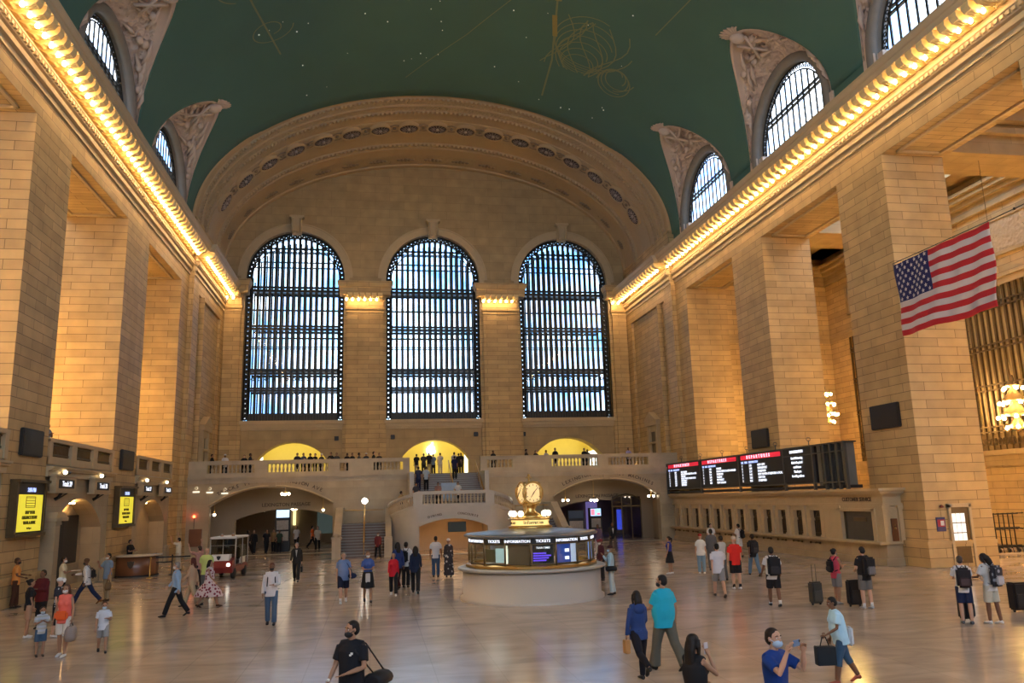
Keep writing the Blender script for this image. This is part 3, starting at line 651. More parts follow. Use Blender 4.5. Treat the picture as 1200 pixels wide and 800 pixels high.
for sgn, side in ((-1, 'left'), (1, 'right')):
    X1 = 31.; Yf = 58.
    b = MB(); zf = 0 if sgn > 0 else 5.4
    nm = {-1: 'left', 1: 'right'}[sgn]
    b.box((sgn * X1, YW, 0), (sgn * (X1 + .5), Yf, 5.4)); b.box((sgn * X1, YW, 15), (sgn * (X1 + .5), Yf, 22))
    wins = [(LUNY[i] - .2 - 3.6, LUNY[i] - .2 + 3.6) for i in range(4)]; yy = YW
    for a0, a1 in wins: b.box((sgn * X1, yy, 5.4), (sgn * (X1 + .5), a0, 15)); yy = a1
    b.box((sgn * X1, yy, 5.4), (sgn * (X1 + .5), Yf, 15))
    b.box((sgn * (W + T - .1), Yf, 0), (sgn * (X1 + .5), Yf + .5, 22)); b.box((sgn * (W + T - .1), YW - .5, 0), (sgn * (X1 + .5), YW, 22))
    b.box((sgn * (W + .1), 58.2, 0), (sgn * (X1 + .5), 58.4, 22))
    o = structure('wall_%s_room' % side, b, STONE, 'far wall of the %s side hall with tall grilled windows' % side)
    t = MB()
    for (p, z0, z1) in ((.25, 19.6, 19.8), (.12, 19.8, 20.3), (.4, 20.3, 20.6), (.7, 20.6, 20.9), (.9, 20.9, 21.1), (.1, 14.9, 15.3), (.2, 15.3, 15.5)):
        t.box((sgn * X1, YW, z0), (sgn * (X1 - p), Yf, z1)); t.box((sgn * (W + T), Yf, z0), (sgn * X1, Yf - p, z1))
    for a0, a1 in wins:
        t.box((sgn * X1, a0 - .4, 5.1), (sgn * (X1 - .3), a1 + .4, 5.4)); t.box((sgn * X1, a0 - .2, 4.5), (sgn * (X1 - .15), a1 + .2, 5.1))
        for (p0, p1, q0, q1) in ((a0 + .3, a1 - .3, 18.7, 18.9), (a0 + .3, a1 - .3, 16.6, 16.8), (a0 + .3, a0 + .5, 16.6, 18.9), (a1 - .5, a1 - .3, 16.6, 18.9)): t.box((sgn * X1, p0, q0), (sgn * (X1 - .15), p1, q1))
    for (y0, y1) in BAYS[2:]:                                         # cross beams
        t.box((sgn * (W + T), y0 + .6, 19.4), (sgn * X1, y1 - .6, 22)); t.box((sgn * (W + T), y0 + .3, 20.4), (sgn * X1, y1 - .3, 20.7)); t.box((sgn * (W + T), y0 + .1, 21.), (sgn * X1, y1 - .1, 22))
    t.build('cornice_and_frames', STONE2, o)
    t = MB()
    for a0, a1 in wins: t.box((sgn * X1, a0 + .5, 16.8), (sgn * (X1 - .08), a1 - .5, 18.7))
    t.build('carved_panel', RELS, o)
    c = MB(); c.box((sgn * (W + T), YW, 21.9), (sgn * (W + T + 1.6), Yf, 22.2)); c.box((sgn * (X1 - 1.8), YW, 21.9), (sgn * X1, Yf, 22.2))
    for (y0, y1) in BAYS: c.box((sgn * (W + T + 1.6), y0 - 1, 21.9), (sgn * (X1 - 1.8), y1 + 1, 22.2))
    c.box((sgn * (W + T), 54.6, 21.9), (sgn * (X1), Yf, 22.2))
    structure('ceiling', c, STONE2, 'coffered ceiling over the %s side hall' % side)
    for i, yc in enumerate(LUNY):
        if i == 0: continue
        root = empty('window_%d' % (20 + i + (4 if sgn > 0 else 0)), (sgn * X1, yc, 5.4), kind='structure', label='tall grilled side-hall window with pale glazing, %s bay of the %s side' % (['', 'near', 'middle', 'far'][i], side))
        f = MB(); a0, a1 = wins[i]
        for k in range(16): y_ = a0 + (a1 - a0) * k / 15; f.box((sgn * (X1 + .02), y_ - .07, 5.4), (sgn * (X1 + .16), y_ + .07, 15))
        for z_ in (6.45, 8.9, 11.3, 13.7): 
            for d in (0, .3): f.box((sgn * (X1 - .02), a0, z_ + d), (sgn * (X1 + .2), a1, z_ + d + .08))
        f.box((sgn * (X1 + .1), a0, 5.4), (sgn * (X1 + .18), a1, 6.4))
        for k in range(20): y_ = a0 + (a1 - a0) * (k + .5) / 20; f.tube([(sgn * (X1), y_ + .13 * cos(q * pi / 3), 5.9 + .2 * sin(q * pi / 3)) for q in range(6)], .04, 4, closed=True)
        f.build('bronze_grille', BRONZE, root)
        g = MB(); g.box((sgn * (X1 + .3), a0, 5.4), (sgn * (X1 + .34), a1, 15)); g.build('blind_panel', PANEL, root) if 'PANEL' in globals() else None
        if 'PANEL' not in globals(): PANEL = mat('cream_glazing', (.52, .42, .24), .25, var=.25, scale=1.2); g.build('blind_panel', PANEL, root)
        k = MB(); y0, y1 = (BAYS[i + 1][1] + 1, BAYS[i + 2][0] - 1) if i < 3 else (49.1, 54.6)
        for q in range(7): yq = y0 + (y1 - y0) * q / 6; k.box((sgn * (W + T + 1.6), yq - .08, 21.95), (sgn * (X1 - 1.8), yq + .08, 22.15))
        for q in range(7): xq = W + T + 1.6 + (X1 - W - T - 3.4) * q / 6; k.box((sgn * (xq - .08), y0, 21.95), (sgn * (xq + .08), y1, 22.15))
        fr = k.build('window_%d' % (40 + i + (4 if sgn > 0 else 0)), IRON); tag(fr, 'dark gridded skylight over the %s side hall, %s bay' % (side, ['', 'near', 'middle', 'far'][i]), kind='structure')
        g = MB(); g.box((sgn * (W + T + 1.6), y0, 22.2), (sgn * (X1 - 1.8), y1, 22.22)); g.build('skylight_pane', SKY, fr)
for y, l in ((33.2, 'many-bulbed gold chandelier glowing before the right-hand grilled window'), (49.3, 'cluster of chandelier bulbs glowing between the two right-hand piers')):
    chandelier(24.7, y, 7.3 if y < 40 else 9.1, l, None)
for x, y, z in ((24.7, 20.5, 7.3), (24.7, 8, 7.3), (-24.7, 52, 10.2), (-24.7, 39.8, 10.2), (-24.7, 27.6, 10.2), (-24.7, 15, 10.2)):
    chandelier(x, y, z, 'gold chandelier in a side hall, hidden behind the stone piers', 'side hall chandeliers behind the piers')

# left: lower wall, gallery floor and parapets -------------------------
b = MB(); b.box((-W - T, YW, 5.1), (-31, 58.2, 5.4)); b.box((-W - .02, YW, 5.1), (-W - T, 58.2, 5.4))
gal = structure('floor', b, GREYM, 'gallery floor behind the left piers')
ARCHES = [(BAYS[i][1], BAYS[i + 1][0]) for i in range(2, 5)] + [(48.1, 56.2)]
for i, (a0, a1) in enumerate(ARCHES):
    b = MB(); yc = (a0 + a1) / 2 + (.2 if i < 3 else 0); w = 3.1
    # wall in the y,z plane with an arched niche
    tmp = MB(); wall_with_holes(tmp, [(a0, 0), (a1, 0), (a1, 5.1), (a0, 5.1)], [arched(yc, w, 0.02, 2.6, 1.35, 14)], 0, .9)
    b.add([(-W - .05 - y, x, z) for x, y, z in tmp.v], tmp.f)
    b.box((-W - .95, a0, 0), (-W - 1.1, a1, 5.1))
    b.box((-W + .12, a0, 0), (-W - .05, yc - w - .25, .95)); b.box((-W + .12, yc + w + .25, 0), (-W - .05, a1, .95))
    b.box((-W + .2, a0, .95), (-W - .05, yc - w - .2, 1.08)); b.box((-W + .2, yc + w + .2, .95), (-W - .05, a1, 1.08))
    lw = structure('wall_left', b, BOTT, 'lower wall under the left gallery with an arched recess, %s bay' % ['nearest', 'outside picture', 'near', 'far'][i])
    t = MB(); t.box((-W + .22, a0, 5.05), (-W - .05, a1, 5.14)); t.box((-W + .3, a0, 5.14), (-W - .05, a1, 5.22)); t.box((-W + .1, a0, 4.8), (-W - .05, a1, 5.05))
    t.build('ledge', TRIMM, lw)
    k = MB(); k.box((-W - .8, yc - 1.2, 3.72), (-W - .6, yc - .6, 3.78)); k.box((-W - .8, yc + .4, 3.72), (-W - .6, yc + 1., 3.78)); k.build('niche_light', glow('niche_light_%d' % i, (1., .6, .25), 22.), lw)
    root = empty('balustrade', (-W, yc, 5.4), label='pale stone gallery parapet with bronze grille panels, %s left bay' % ['first', 'second', 'nearer', 'farther'][i], cat='balustrade')
    t = MB(); t.box((-W - .25, a0, 6.2), (-W + .12, a1, 6.36)); t.box((-W - .2, a0, 5.3), (-W + .05, a1, 5.62)); n = 3
    for k in range(n + 1): y_ = a0 + (a1 - a0) * k / n; t.box((-W - .22, max(a0, y_ - .3), 5.3), (-W + .1, min(a1, y_ + .3), 6.3))
    t.build('stone_rail', TRIMM, root)
    for k in range(n):
        t = MB(); p0 = a0 + (a1 - a0) * k / n + .3; p1 = a0 + (a1 - a0) * (k + 1) / n - .3
        for q in range(18): y_ = p0 + (p1 - p0) * (q + .5) / 18; t.box((-W - .1, y_ - .025, 5.6), (-W - .04, y_ + .025, 6.22))
        t.box((-W - .12, p0, 5.68), (-W - .02, p1, 5.74)); t.box((-W - .12, p0, 6.1), (-W - .02, p1, 6.16)); t.build('grille', BRONZE, root)
# black board and lamp in the near niche, vestibule
b = MB(); b.bevbox((-W - .93, 40.4, 1.0), (-W - .86, 42.4, 3.2), .02); o = b.build('notice_board', BLACK); tag(o, 'tall black notice board in the nearer left archway', 'board')
k = MB(); k.box((-W - .86, 40.5, 1.1), (-W - .85, 42.3, 3.1)); k.build('dark_glass', SCREEN_OFF, o)
root = empty('doorway_vestibule', (-W, 37.4, 0), label='projecting grey vestibule with a lit cap beside the nearer left archway', cat='vestibule')
b = MB(); b.box((-W + .5, 35.7, 0), (-W - .05, 36.2, 3.0)); b.box((-W + .56, 35.62, 3.0), (-W - .05, 36.9, 3.14)); b.box((-W + .52, 35.66, 2.85), (-W - .05, 36.3, 2.95)); b.build('stone_casing', BOTT, root)
b = MB(); b.box((-W + .42, 36.2, 0), (-W + .2, 36.85, 2.95)); b.build('dark_door', BLACK, root)
b = MB(); b.prism([(35.7, 3.14), (37.0, 3.14), (36.6, 3.36), (35.9, 3.36)], 0, -W + .5, -W + .0); b.build('lit_cap', TRIMM, root)

# ------------------------------------------------------------------ far balcony, passages and stairs
YB = 59.5
PASS = [(-12.25, 4.2, 3.4, 1.28), (12.2, 4.15, 3.4, 1.25)]
b = MB()
def flatwall(mb, x0, x1, z0, z1, holes, y0, y1): wall_with_holes(mb, [(x0, z0), (x1, z0), (x1, z1), (x0, z1)], holes, y0, y1)
for s in (-1, 1):
    h = [arched(p[0], p[1], .02, p[2], p[3], 20) for p in PASS if p[0] * s > 0]
    flatwall(b, min(s * 2.7, s * W), max(s * 2.7, s * W), 0, 5.0, h, YB, YB + .7)
bal = structure('wall_balcony', b, BOTT, 'stone front of the far balcony with two wide segmental arches')
for px, pw, ps, pr in PASS:
    k = MB(); k.box((px - .25, YB - .14, ps + pr - .02), (px + .25, YB + .1, 4.95)); k.box((px - .55, YB - .08, ps + pr + .1), (px + .55, YB + .1, 4.9)); k.build('keystone_panel', BOTT, bal)
    R = (pw * pw + pr * pr) / (2 * pr); a = math.asin(pw / R); k = MB()
    k.tube([(px + (R + .08) * sin(-a + 2 * a * i / 24), YB - .03, ps + pr - R + (R + .08) * cos(-a + 2 * a * i / 24)) for i in range(25)], .07, 6); k.build('arch_moulding', TRIMM, bal)
def arc_text(txt, px, R, zc, a_mid, size, y, parent, col=LETT):
    """letters following an arch"""
    n = len(txt); da = size * .78 / R
    for i, ch in enumerate(txt):
        if ch == ' ': continue
        a = a_mid + (i - (n - 1) / 2) * da
        text_mesh('letter_' + ('s' if not ch.isalpha() else ch.lower()), ch, size, col, parent, (px + R * sin(a), y, zc + R * cos(a)), (pi / 2, -a * -1, 0), .01)
for px, pw, ps, pr in PASS:
    R = (pw * pw + pr * pr) / (2 * pr); zc = ps + pr - R
    l, r = ('TRACKS 11 TO 11', 'LEXINGTON AVE') if px < 0 else ('LEXINGTON AVE', 'TICKET MACHINES')
    sl = empty('lettering', (px, YB, 5), label='dark incised words over the %s arch of the balcony' % ('left' if px < 0 else 'right'), cat='lettering')
    arc_text(l if px > 0 else 'TRACKS 11 TO 11', px, R + .45, zc, -.235, .34, YB - .02, sl); arc_text(r, px, R + .45, zc, .235, .34, YB - .02, sl)
# balcony slab
b = MB(); b.box((-W, YB, 5.0), (-2.7, YE + 1.2, 5.4)); b.box((2.7, YB, 5.0), (W, YE + 1.2, 5.4)); b.box((-2.75, 60.9, 5.0), (2.75, YE + 1.2, 5.4))
structure('floor_balcony', b, GREYM, 'far balcony floor in front of the glowing shop arches')
BALM = stone('balcony_stone', (.44, .37, .265), 3., 2., dark=.8, mort=.004, var=.05, rough=.45, bump=.1)
bal_prof = [(.07, 0), (.07, .05), (.05, .07), (.085, .18), (.085, .26), (.04, .42), (.045, .5), (.06, .53), (.07, .56), (.07, .62)]
balu = MB(); balu.lathe(bal_prof, n=8); BAL_ME = None
def baluster(parent, x, y, z, m=None):
    global BAL_ME
    if BAL_ME is None: o = balu.build('baluster', BALM, parent, local=True); BAL_ME = o.data
    else: o = bpy.data.objects.new('baluster', BAL_ME); COL.objects.link(o); o.parent = parent
    o.location = Vector((x, y, z)) - world_loc(parent); return o
def balcony_rail(x0, x1, label, solids):
    root = empty('balustrade', ((x0 + x1) / 2, YB, 5.4), label=label, cat='balustrade')
    b = MB()
    b.box((x0, YB - .1, 6.38), (x1, YB + .35, 6.55)); b.box((x0, YB - .03, 6.28), (x1, YB + .28, 6.38))
    b.box((x0, YB - .05, 5.42), (x1, YB + .32, 5.7)); b.box((x0, YB - .28, 5.34), (x1, YB + .3, 5.44)); b.box((x0, YB - .2, 5.2), (x1, YB + .1, 5.34)); b.box((x0, YB - .1, 4.98), (x1, YB + .1, 5.2))
    for a0, a1 in solids: b.box((a0, YB - .07, 5.4), (a1, YB + .33, 6.4))
    b.build('coping_and_plinth', BALM, root)
    x = x0 + .2; cnt = 0
    while x < x1 - .1:
        if not any(a0 - .12 < x < a1 + .12 for a0, a1 in solids): baluster(root, x, YB + .13, 5.68); cnt += 1
        x += .27
    return root
balcony_rail(-17.94, -2.6, 'far balcony balustrade left of the central stair', [(-17.94, -16.7), (-13.5, -12.6), (-8.4, -7.6), (-7.0, -5.2), (-3.1, -2.6)])
balcony_rail(2.6, 17.94, 'far balcony balustrade right of the central stair', [(2.6, 3.1), (5.0, 8.0), (11.6, 12.4), (15.6, 17.94)])

# stairs: central upper flight
ZL, ZQ = 3.0, 2.0
NS = 15; b = MB()
for k in range(NS): z1 = ZL + (5.4 - ZL) * (k + 1) / NS; y0 = 56.1 + .32 * k; b.box((-2.45, y0, ZL - .6), (2.6, 60.95, z1))
st = structure('stairs', b, GREYSTEP, 'grey steps climbing from the middle landing up to the balcony')
nz = MB()
for k in range(NS): z1 = ZL + (5.4 - ZL) * (k + 1) / NS; y0 = 56.1 + .32 * k; nz.box((-2.45, y0 - .03, z1 - .04), (2.6, y0 + .05, z1 + .005))
nz.build('nosing', BROWNSTEP, st)
hr = MB()
for x in (.35, 2.4):
    hr.tube([(x, 56.1, ZL + .95), (x, 60.9, 6.35)], .04, 6)
    for k in range(4): y_ = 56.3 + 1.45 * k; zz = ZL + .15 + (y_ - 56.1) * .5; hr.tube([(x, y_, zz), (x, y_, zz + .82)], .02, 5)
hr.build('brass_handrail', BRASS, st)
# middle landing, its front wall with the low arch and side walls
b = MB(); b.box((-2.6, 53.2, ZL - .25), (2.7, 56.2, ZL)); b.box((-2.6, 54.2, ZL - .5), (2.7, 60.9, ZL - .25))
for s in (-1, 1): b.box((s * 2.45, 56.1, ZL - .5), (s * 2.75, 61.2, 5.4)); b.box((s * 2.7, 56.1, 0), (s * 3.0, YB + .3, ZL))
land = structure('floor_landing', b, GREYM, 'middle stair landing behind the central balustrade')
def front_curve(s, i, n=10):
    """plan of the landing front: straight in the middle, curving back at the sides"""
    t = i / n; return (s * (2.35 + 1.85 * sin(t * pi / 2)), 53.1 + 2.6 * (1 - cos(t * pi / 2)))
def topz(i, n=10): return ZL - (ZL - ZQ - .15) * (i / n)
b = MB(); tmp = MB(); flatwall(tmp, -2.36, 2.36, 0, ZL, [arched(-.1, 2.3, .02, 1.72, .52, 14)], 53.1, 53.6); b.add(tmp.v, tmp.f)
for s in (-1, 1):
    for d in (0, .35):
        b.grid([[(front_curve(s, i)[0] - (0 if not d else s * .1), front_curve(s, i)[1] + d, z) for i in range(11)] for z in (0, .8, 1.6)] + [[(front_curve(s, i)[0] - (0 if not d else s * .1), front_curve(s, i)[1] + d, topz(i)) for i in range(11)]], smooth=True)
    b.grid([[(front_curve(s, i)[0], front_curve(s, i)[1], topz(i)) for i in range(11)], [(front_curve(s, i)[0] - s * .1, front_curve(s, i)[1] + .35, topz(i)) for i in range(11)]])
    b.box((s * 4.2, 52.6 + .3, 0), (s * 4.45, 57., .01)); b.box((s * 4.0, 55.6, 0), (s * 4.3, YB + .1, ZQ + .05))
fw_ = structure('wall_landing', b, GREYM, 'curved grey marble wall under the middle landing with a low arch')
k = MB(); k.box((-1.6, 55.2, 2.36), (1.6, 55.5, 2.42)); k.build('ramp_light', glow('ramp_light_strip', (1., .62, .3), 9.), fw_)
sl = empty('lettering', (0, 53, 2.6), label='faint incised words over the low arch under the landing', cat='lettering')
arc_text('DINING', -.1, 5.9, 2.45 - 5.9 + .12, -.2, .2, 53.08, sl); arc_text('CONCOURSE', -.1, 5.9, 2.45 - 5.9 + .12, .17, .2, 53.08, sl)
b = MB(); b.box((-2.55, 58.5, 0), (2.55, 58.7, ZL - .5)); b.box((-2.75, 53.4, 0), (-2.5, 58.7, ZL - .4)); b.box((2.5, 53.4, 0), (2.75, 58.7, ZL - .4)); b.box((-2.7, 53.6, 2.45), (2.7, 58.7, 2.5))
structure('wall_ramp', b, mat('ramp_plaster', (.55, .42, .27), .7, var=.06), 'tan inner wall seen through the low arch')
# landing balustrade
root = empty('balustrade', (0, 53.2, ZL), label='grey balustrade curving around the middle landing above the low arch', cat='balustrade')
b = MB(); P_ = [front_curve(-1, i) + (topz(i),) for i in range(10, -1, -1)] + [front_curve(1, i) + (topz(i),) for i in range(0, 11)]
def sweep_band(mb, path, w0, w1, z0, z1):
    """rectangular band following a plan path with its own heights"""
    rows = []
    for i, (x, y, z) in enumerate(path):
        a = Vector(path[max(0, i - 1)][:2]); c = Vector(path[min(len(path) - 1, i + 1)][:2]); t = (c - a).normalized(); n_ = Vector((-t.y, t.x))
        q = [Vector((x, y)) + n_ * w for w in (w0, w1)]; rows.append([(q[0].x, q[0].y, z + z0), (q[0].x, q[0].y, z + z1), (q[1].x, q[1].y, z + z1), (q[1].x, q[1].y, z + z0)])
    mb.grid(rows, smooth=False, closed=True); mb.add(rows[0], [(0, 1, 2, 3)]); mb.add(rows[-1], [(0, 1, 2, 3)])
sweep_band(b, P_, -.05, .3, .88, 1.02); sweep_band(b, P_, 0, .25, .8, .88); sweep_band(b, P_, -.04, .28, 0, .2)
for s in (-1, 1):
    x, y = front_curve(s, 0); b.box((x - .3, y - .05, ZL), (x + .3, y + .32, ZL + .9))
b.build('coping_and_plinth', GREYM, root)
x = -1.95
while x < 2.0: baluster(root, x, 53.22, ZL + .19); x += .235
for s in (-1, 1):
    for i in range(2, 20):
        t = i / 2; p = front_curve(s, t); baluster(root, p[0] - s * .05, p[1] + .12, topz(t) + .19) if 0.8 < t < 9.6 else None
# lower flights with parapets, right one mirrored
for s, side in ((-1, 'left'), (1, 'right')):
    b = MB(); NS2 = 12
    for k in range(NS2): b.box((s * 4.3, 52.9 + .33 * k, 0), (s * 7.3, YB, ZQ * (k + 1) / NS2))
    for k in range(6): b.box((s * (4.3 - .3 * k), 56.3, 0), (s * 2.75, YB, ZQ + (ZL - ZQ) * (k + 1) / 6))
    f = structure('stairs', b, BROWNSTEP, 'dark marble steps of the %s lower flight' % side)
    nz = MB()
    for k in range(NS2): nz.box((s * 4.3, 52.86 + .33 * k, ZQ * (k + 1) / NS2 - .05), (s * 7.3, 52.94 + .33 * k, ZQ * (k + 1) / NS2 + .005))
    nz.build('nosing', GREYSTEP, f)
    hr = MB(); xm = s * 5.78
    hr.tube([(xm, 52.9, .95), (xm, 56.9, ZQ + .95), (xm, 58.6, ZQ + .95)], .045, 6); hr.tube([(s * 4.5, 57, ZQ + .9), (s * 7.1, 57, ZQ + .9)], .03, 5)
    for k in range(5): y_ = 52.95 + k; hr.tube([(xm, y_, (y_ - 52.9) * .5), (xm, y_, (y_ - 52.9) * .5 + .95)], .025, 5)
    hr.build('handrail', BRASS, f)
    # parapets: solid sloping slabs with newels
    for xa, nm in ((7.45, 'outer'), (4.25, 'inner')):
        pr = MB(); y0 = 52.5
        if nm == 'outer':
            pr.prism([(y0, 0), (57.2, 0), (57.2, ZQ + .95), (56.8, ZQ + .95), (y0 + .3, 1.0), (y0, .9)], 0, s * (xa - .15), s * (xa + .15)); pr.prism([(y0 - .1, .88), (y0 + .3, 1.0), (56.8, ZQ + .95), (YB, ZQ + .95), (YB, ZQ + 1.1), (56.7, ZQ + 1.1), (y0 + .2, 1.15), (y0 - .1, 1.02)], 0, s * (xa - .24), s * (xa + .24))
            pr.box((s * (xa - .15), 57.2, 0), (s * (xa + .15), YB, ZQ + .95))
            pr.box((s * (xa - .27), y0 - .3, 0), (s * (xa + .27), y0 + .25, 1.2)); pr.box((s * (xa - .33), y0 - .36, 1.2), (s * (xa + .33), y0 + .31, 1.32)); pr.lathe([(.2, 0), (.26, .08), (.1, .2), (0, .24)], (s * xa, y0 - .02, 1.32), 10)
        else:
            pr.box((s * (xa - .2), 52.9, 0), (s * (xa + .12), 56.2, 1.05)); pr.prism([(52.9, 0), (56.3, 0), (56.3, ZQ + .85), (55.6, ZQ + .9), (52.9, 1.05)], 0, s * (xa - .15), s * (xa + .1))
            pr.prism([(52.8, 1.0), (55.6, ZQ + .88), (55.6, ZQ + 1.02), (52.8, 1.15)], 0, s * (xa - .22), s * (xa + .17)); pr.box((s * (xa - .25), 52.5, 0), (s * (xa + .25), 52.95, 1.25))
        pr.build(nm + '_parapet', BALM, f)
# lamp standards on the lower flights
for s, l in ((-1, 'white globe lamp on a thin pole over the left lower flight'), (1, 'white globe lamp on a thin pole over the right lower flight')):
    r = empty('globe_lamp', (s * 5.78, 56.95, ZQ), label=l, cat='lamp'); b = MB(); b.tube([(s * 5.78, 56.95, ZQ), (s * 5.78, 56.95, 3.3)], .03, 6); b.lathe([(.1, 0), (.1, .05), (.05, .1), (.03, .15)], (s * 5.78, 56.95, ZQ), 10); b.lathe([(.03, 0), (.08, .05), (.06, .1)], (s * 5.78, 56.95, 3.25), 10); b.build('pole', BRASS, r)
    b = MB(); b.ball((s * 5.78, 56.95, 3.52), .2, 14); b.build('globe', GLOBE, r) if 'GLOBE' in globals() else None
    if 'GLOBE' not in globals(): GLOBE = glow('globe_glass', (1., .93, .82), 9.); b.build('globe', GLOBE, r)

# glowing shop rooms behind the three balcony arches
SHOP = mat('yellow_lit_plaster', (.78, .66, .22), .7, var=.04)
SHOPL = glow('shop_ceiling_light', (1., .86, .38), 2.4)
for i, (x, w, z0, zs, r) in enumerate(STORE):
    b = MB(); y0, y1 = YE + 1.4, YE + 6.
    b.box((x - w - .3, y1, 5.3), (x + w + .3, y1 + .1, 9.4)); b.box((x - w - .4, y0, 5.3), (x - w - .3, y1, 9.4)); b.box((x + w + .3, y0, 5.3), (x + w + .4, y1, 9.4))
    b.box((x - w - .3, y0, 9.3), (x + w + .3, y1, 9.4)); b.box((x - w - .3, y0 - .1, 5.25), (x + w + .3, y1, 5.4))
    o = structure('wall_shop', b, SHOP, 'bright yellow-lit shop recess behind the %s balcony arch' % ['left', 'middle', 'right'][i])
    k = MB(); k.box((x - w + .2, y0 + .3, 9.2), (x + w - .2, y0 + 1.0, 9.28)); k.box((x - w + .2, y1 - 1.6, 9.2), (x + w - .2, y1 - .9, 9.28)); k.build('ceiling_light', SHOPL, o)
    k = MB()
    if i != 1: k.box((x + (w - .1 if i == 2 else -w + .1) , YE + 1.6, 5.5), (x + (w + .2 if i == 2 else -w - .2), YE + 4.2, 7.6)); k.build('lit_display_case', glow('display_white_%d' % i, (.9, 1., .95), .9), o)
    else: k.box((x + w - .1, YE + 1.6, 5.5), (x + w + .2, YE + 3.4, 7.9)); k.build('lit_display_case', glow('display_white_mid', (.9, 1., .85), .9), o)
# fruit emblem with a bite, lit white
def emblem():
    from mathutils.geometry import tessellate_polygon
    pts = []
    for k in range(72):
        t = 2 * pi * k / 72; r = .42 * (1 + .04 * cos(3 * t + pi / 2)); x = r * cos(t) * 1.02; z = r * sin(t)
        if abs(x) < .16 and z > 0: z -= .07 * (1 - abs(x) / .16)
        if abs(x) < .14 and z < 0: z += .04 * (1 - abs(x) / .14)
        d = math.hypot(x - .5, z - .06)
        if d < .2: v = Vector((x - .5, z - .06)).normalized() * .2; x, z = .5 + v.x, .06 + v.y
        pts.append((x, z))
    root = empty('wall_emblem', (.1, YE + 5.9, 8.1), label='white glowing bitten-fruit emblem with a leaf on the middle shop wall', cat='sign')
    b = MB(); b.prism([(p[0] + .1, p[1] + 8.1) for p in pts], 1, YE + 5.82, YE + 5.98); b.build('fruit', EMB, root)
    b = MB(); b.prism([(.1 + a, 8.1 + c) for a, c in [(0, .46), (.02, .56), (.09, .66), (.19, .72), (.19, .62), (.12, .52)]], 1, YE + 5.82, YE + 5.98); b.build('leaf', EMB, root)
EMB = glow('emblem_white', (1., 1., 1.), 4.); emblem()
# small dark square speakers on the end wall
for i, (x, z) in enumerate(((-8.35, 8.85), (-3.6, 8.9), (3.65, 9.05), (7.9, 9.0))):
    b = MB(); b.bevbox((x - .18, YE - .2, z - .18), (x + .18, YE + .02, z + .18), .02); tag(b.build('wall_speaker', BLACK), ['small black wall speaker at the right of the left shop arch', 'small black wall speaker at the left of the middle shop arch', 'small black wall speaker at the right of the middle shop arch', 'small black wall speaker at the left of the right shop arch'][i], 'speaker')
# niches with pediments on the blank end bays
for s, side in ((-1, 'left'), (1, 'right')):
    r = empty('pedimented_niche', (s * (W - .15), 64.6, 5.4), label='small pedimented stone doorway high on the %s end bay' % side, cat='niche'); b = MB(); X = s * (W - .15); q = s * -1
    for y in (63.6, 65.6): b.box((X, y - .22, 5.4), (X + q * .3, y + .22, 9.1))
    b.box((X, 63.2, 9.1), (X + q * .42, 66.0, 9.5)); b.prism([(63.1, 9.5), (66.1, 9.5), (64.6, 10.25)], 0, X, X + q * .5); b.box((X, 63.35, 8.6), (X + q * .2, 65.85, 9.1)); b.build('stone_frame', TRIMM, r)
    b = MB(); b.box((X, 63.8, 5.4), (X + q * .06, 65.4, 8.6)); b.build('dark_door', mat('bronze_door_%s' % side, (.16, .12, .07), .5), r)
    b = MB(); b.box((X, 63.5, 7.6), (X + q * .4, 65.7, 7.72)); b.build('transom', TRIMM, r)
# passages behind the balcony front
PW = mat('passage_plaster', (.34, .26, .17), .7, var=.1, scale=.8)
for px, pw, ps, pr in PASS:
    s = -1 if px < 0 else 1; y1 = 76.
    b = MB(); x0, x1 = px - 5.4, px + 5.2
    b.box((x0, y1, 0), (x1, y1 + .3, 5)); b.box((x0 - .3, YB + .7, 0), (x0, y1, 5)); b.box((x1, YB + .7, 0), (x1 + .3, y1, 5)); b.box((x0, YB + .7, 4.7), (x1, y1, 5.0))
    tmp = MB(); wall_with_holes(tmp, [(x0, 0), (x1, 0), (x1, 4.8), (x0, 4.8)], [arched(px + .5, 3.7, .02, 2.35, .75, 14)], 64.2, 64.7); b.add(tmp.v, tmp.f)
    structure('wall_passage', b, PW, 'dim inner walls of the passage behind the %s balcony arch' % ('left' if s < 0 else 'right'))
    sl = empty('lettering', (px, 64.1, 3.4), label='dark words on the inner beam of the %s passage' % ('left' if s < 0 else 'right'), cat='lettering')
    text_mesh('words', 'LEXINGTON_PASSAGE'.replace('_', ' '), .36, LETT, sl, (px + .5, 64.17, 3.42))
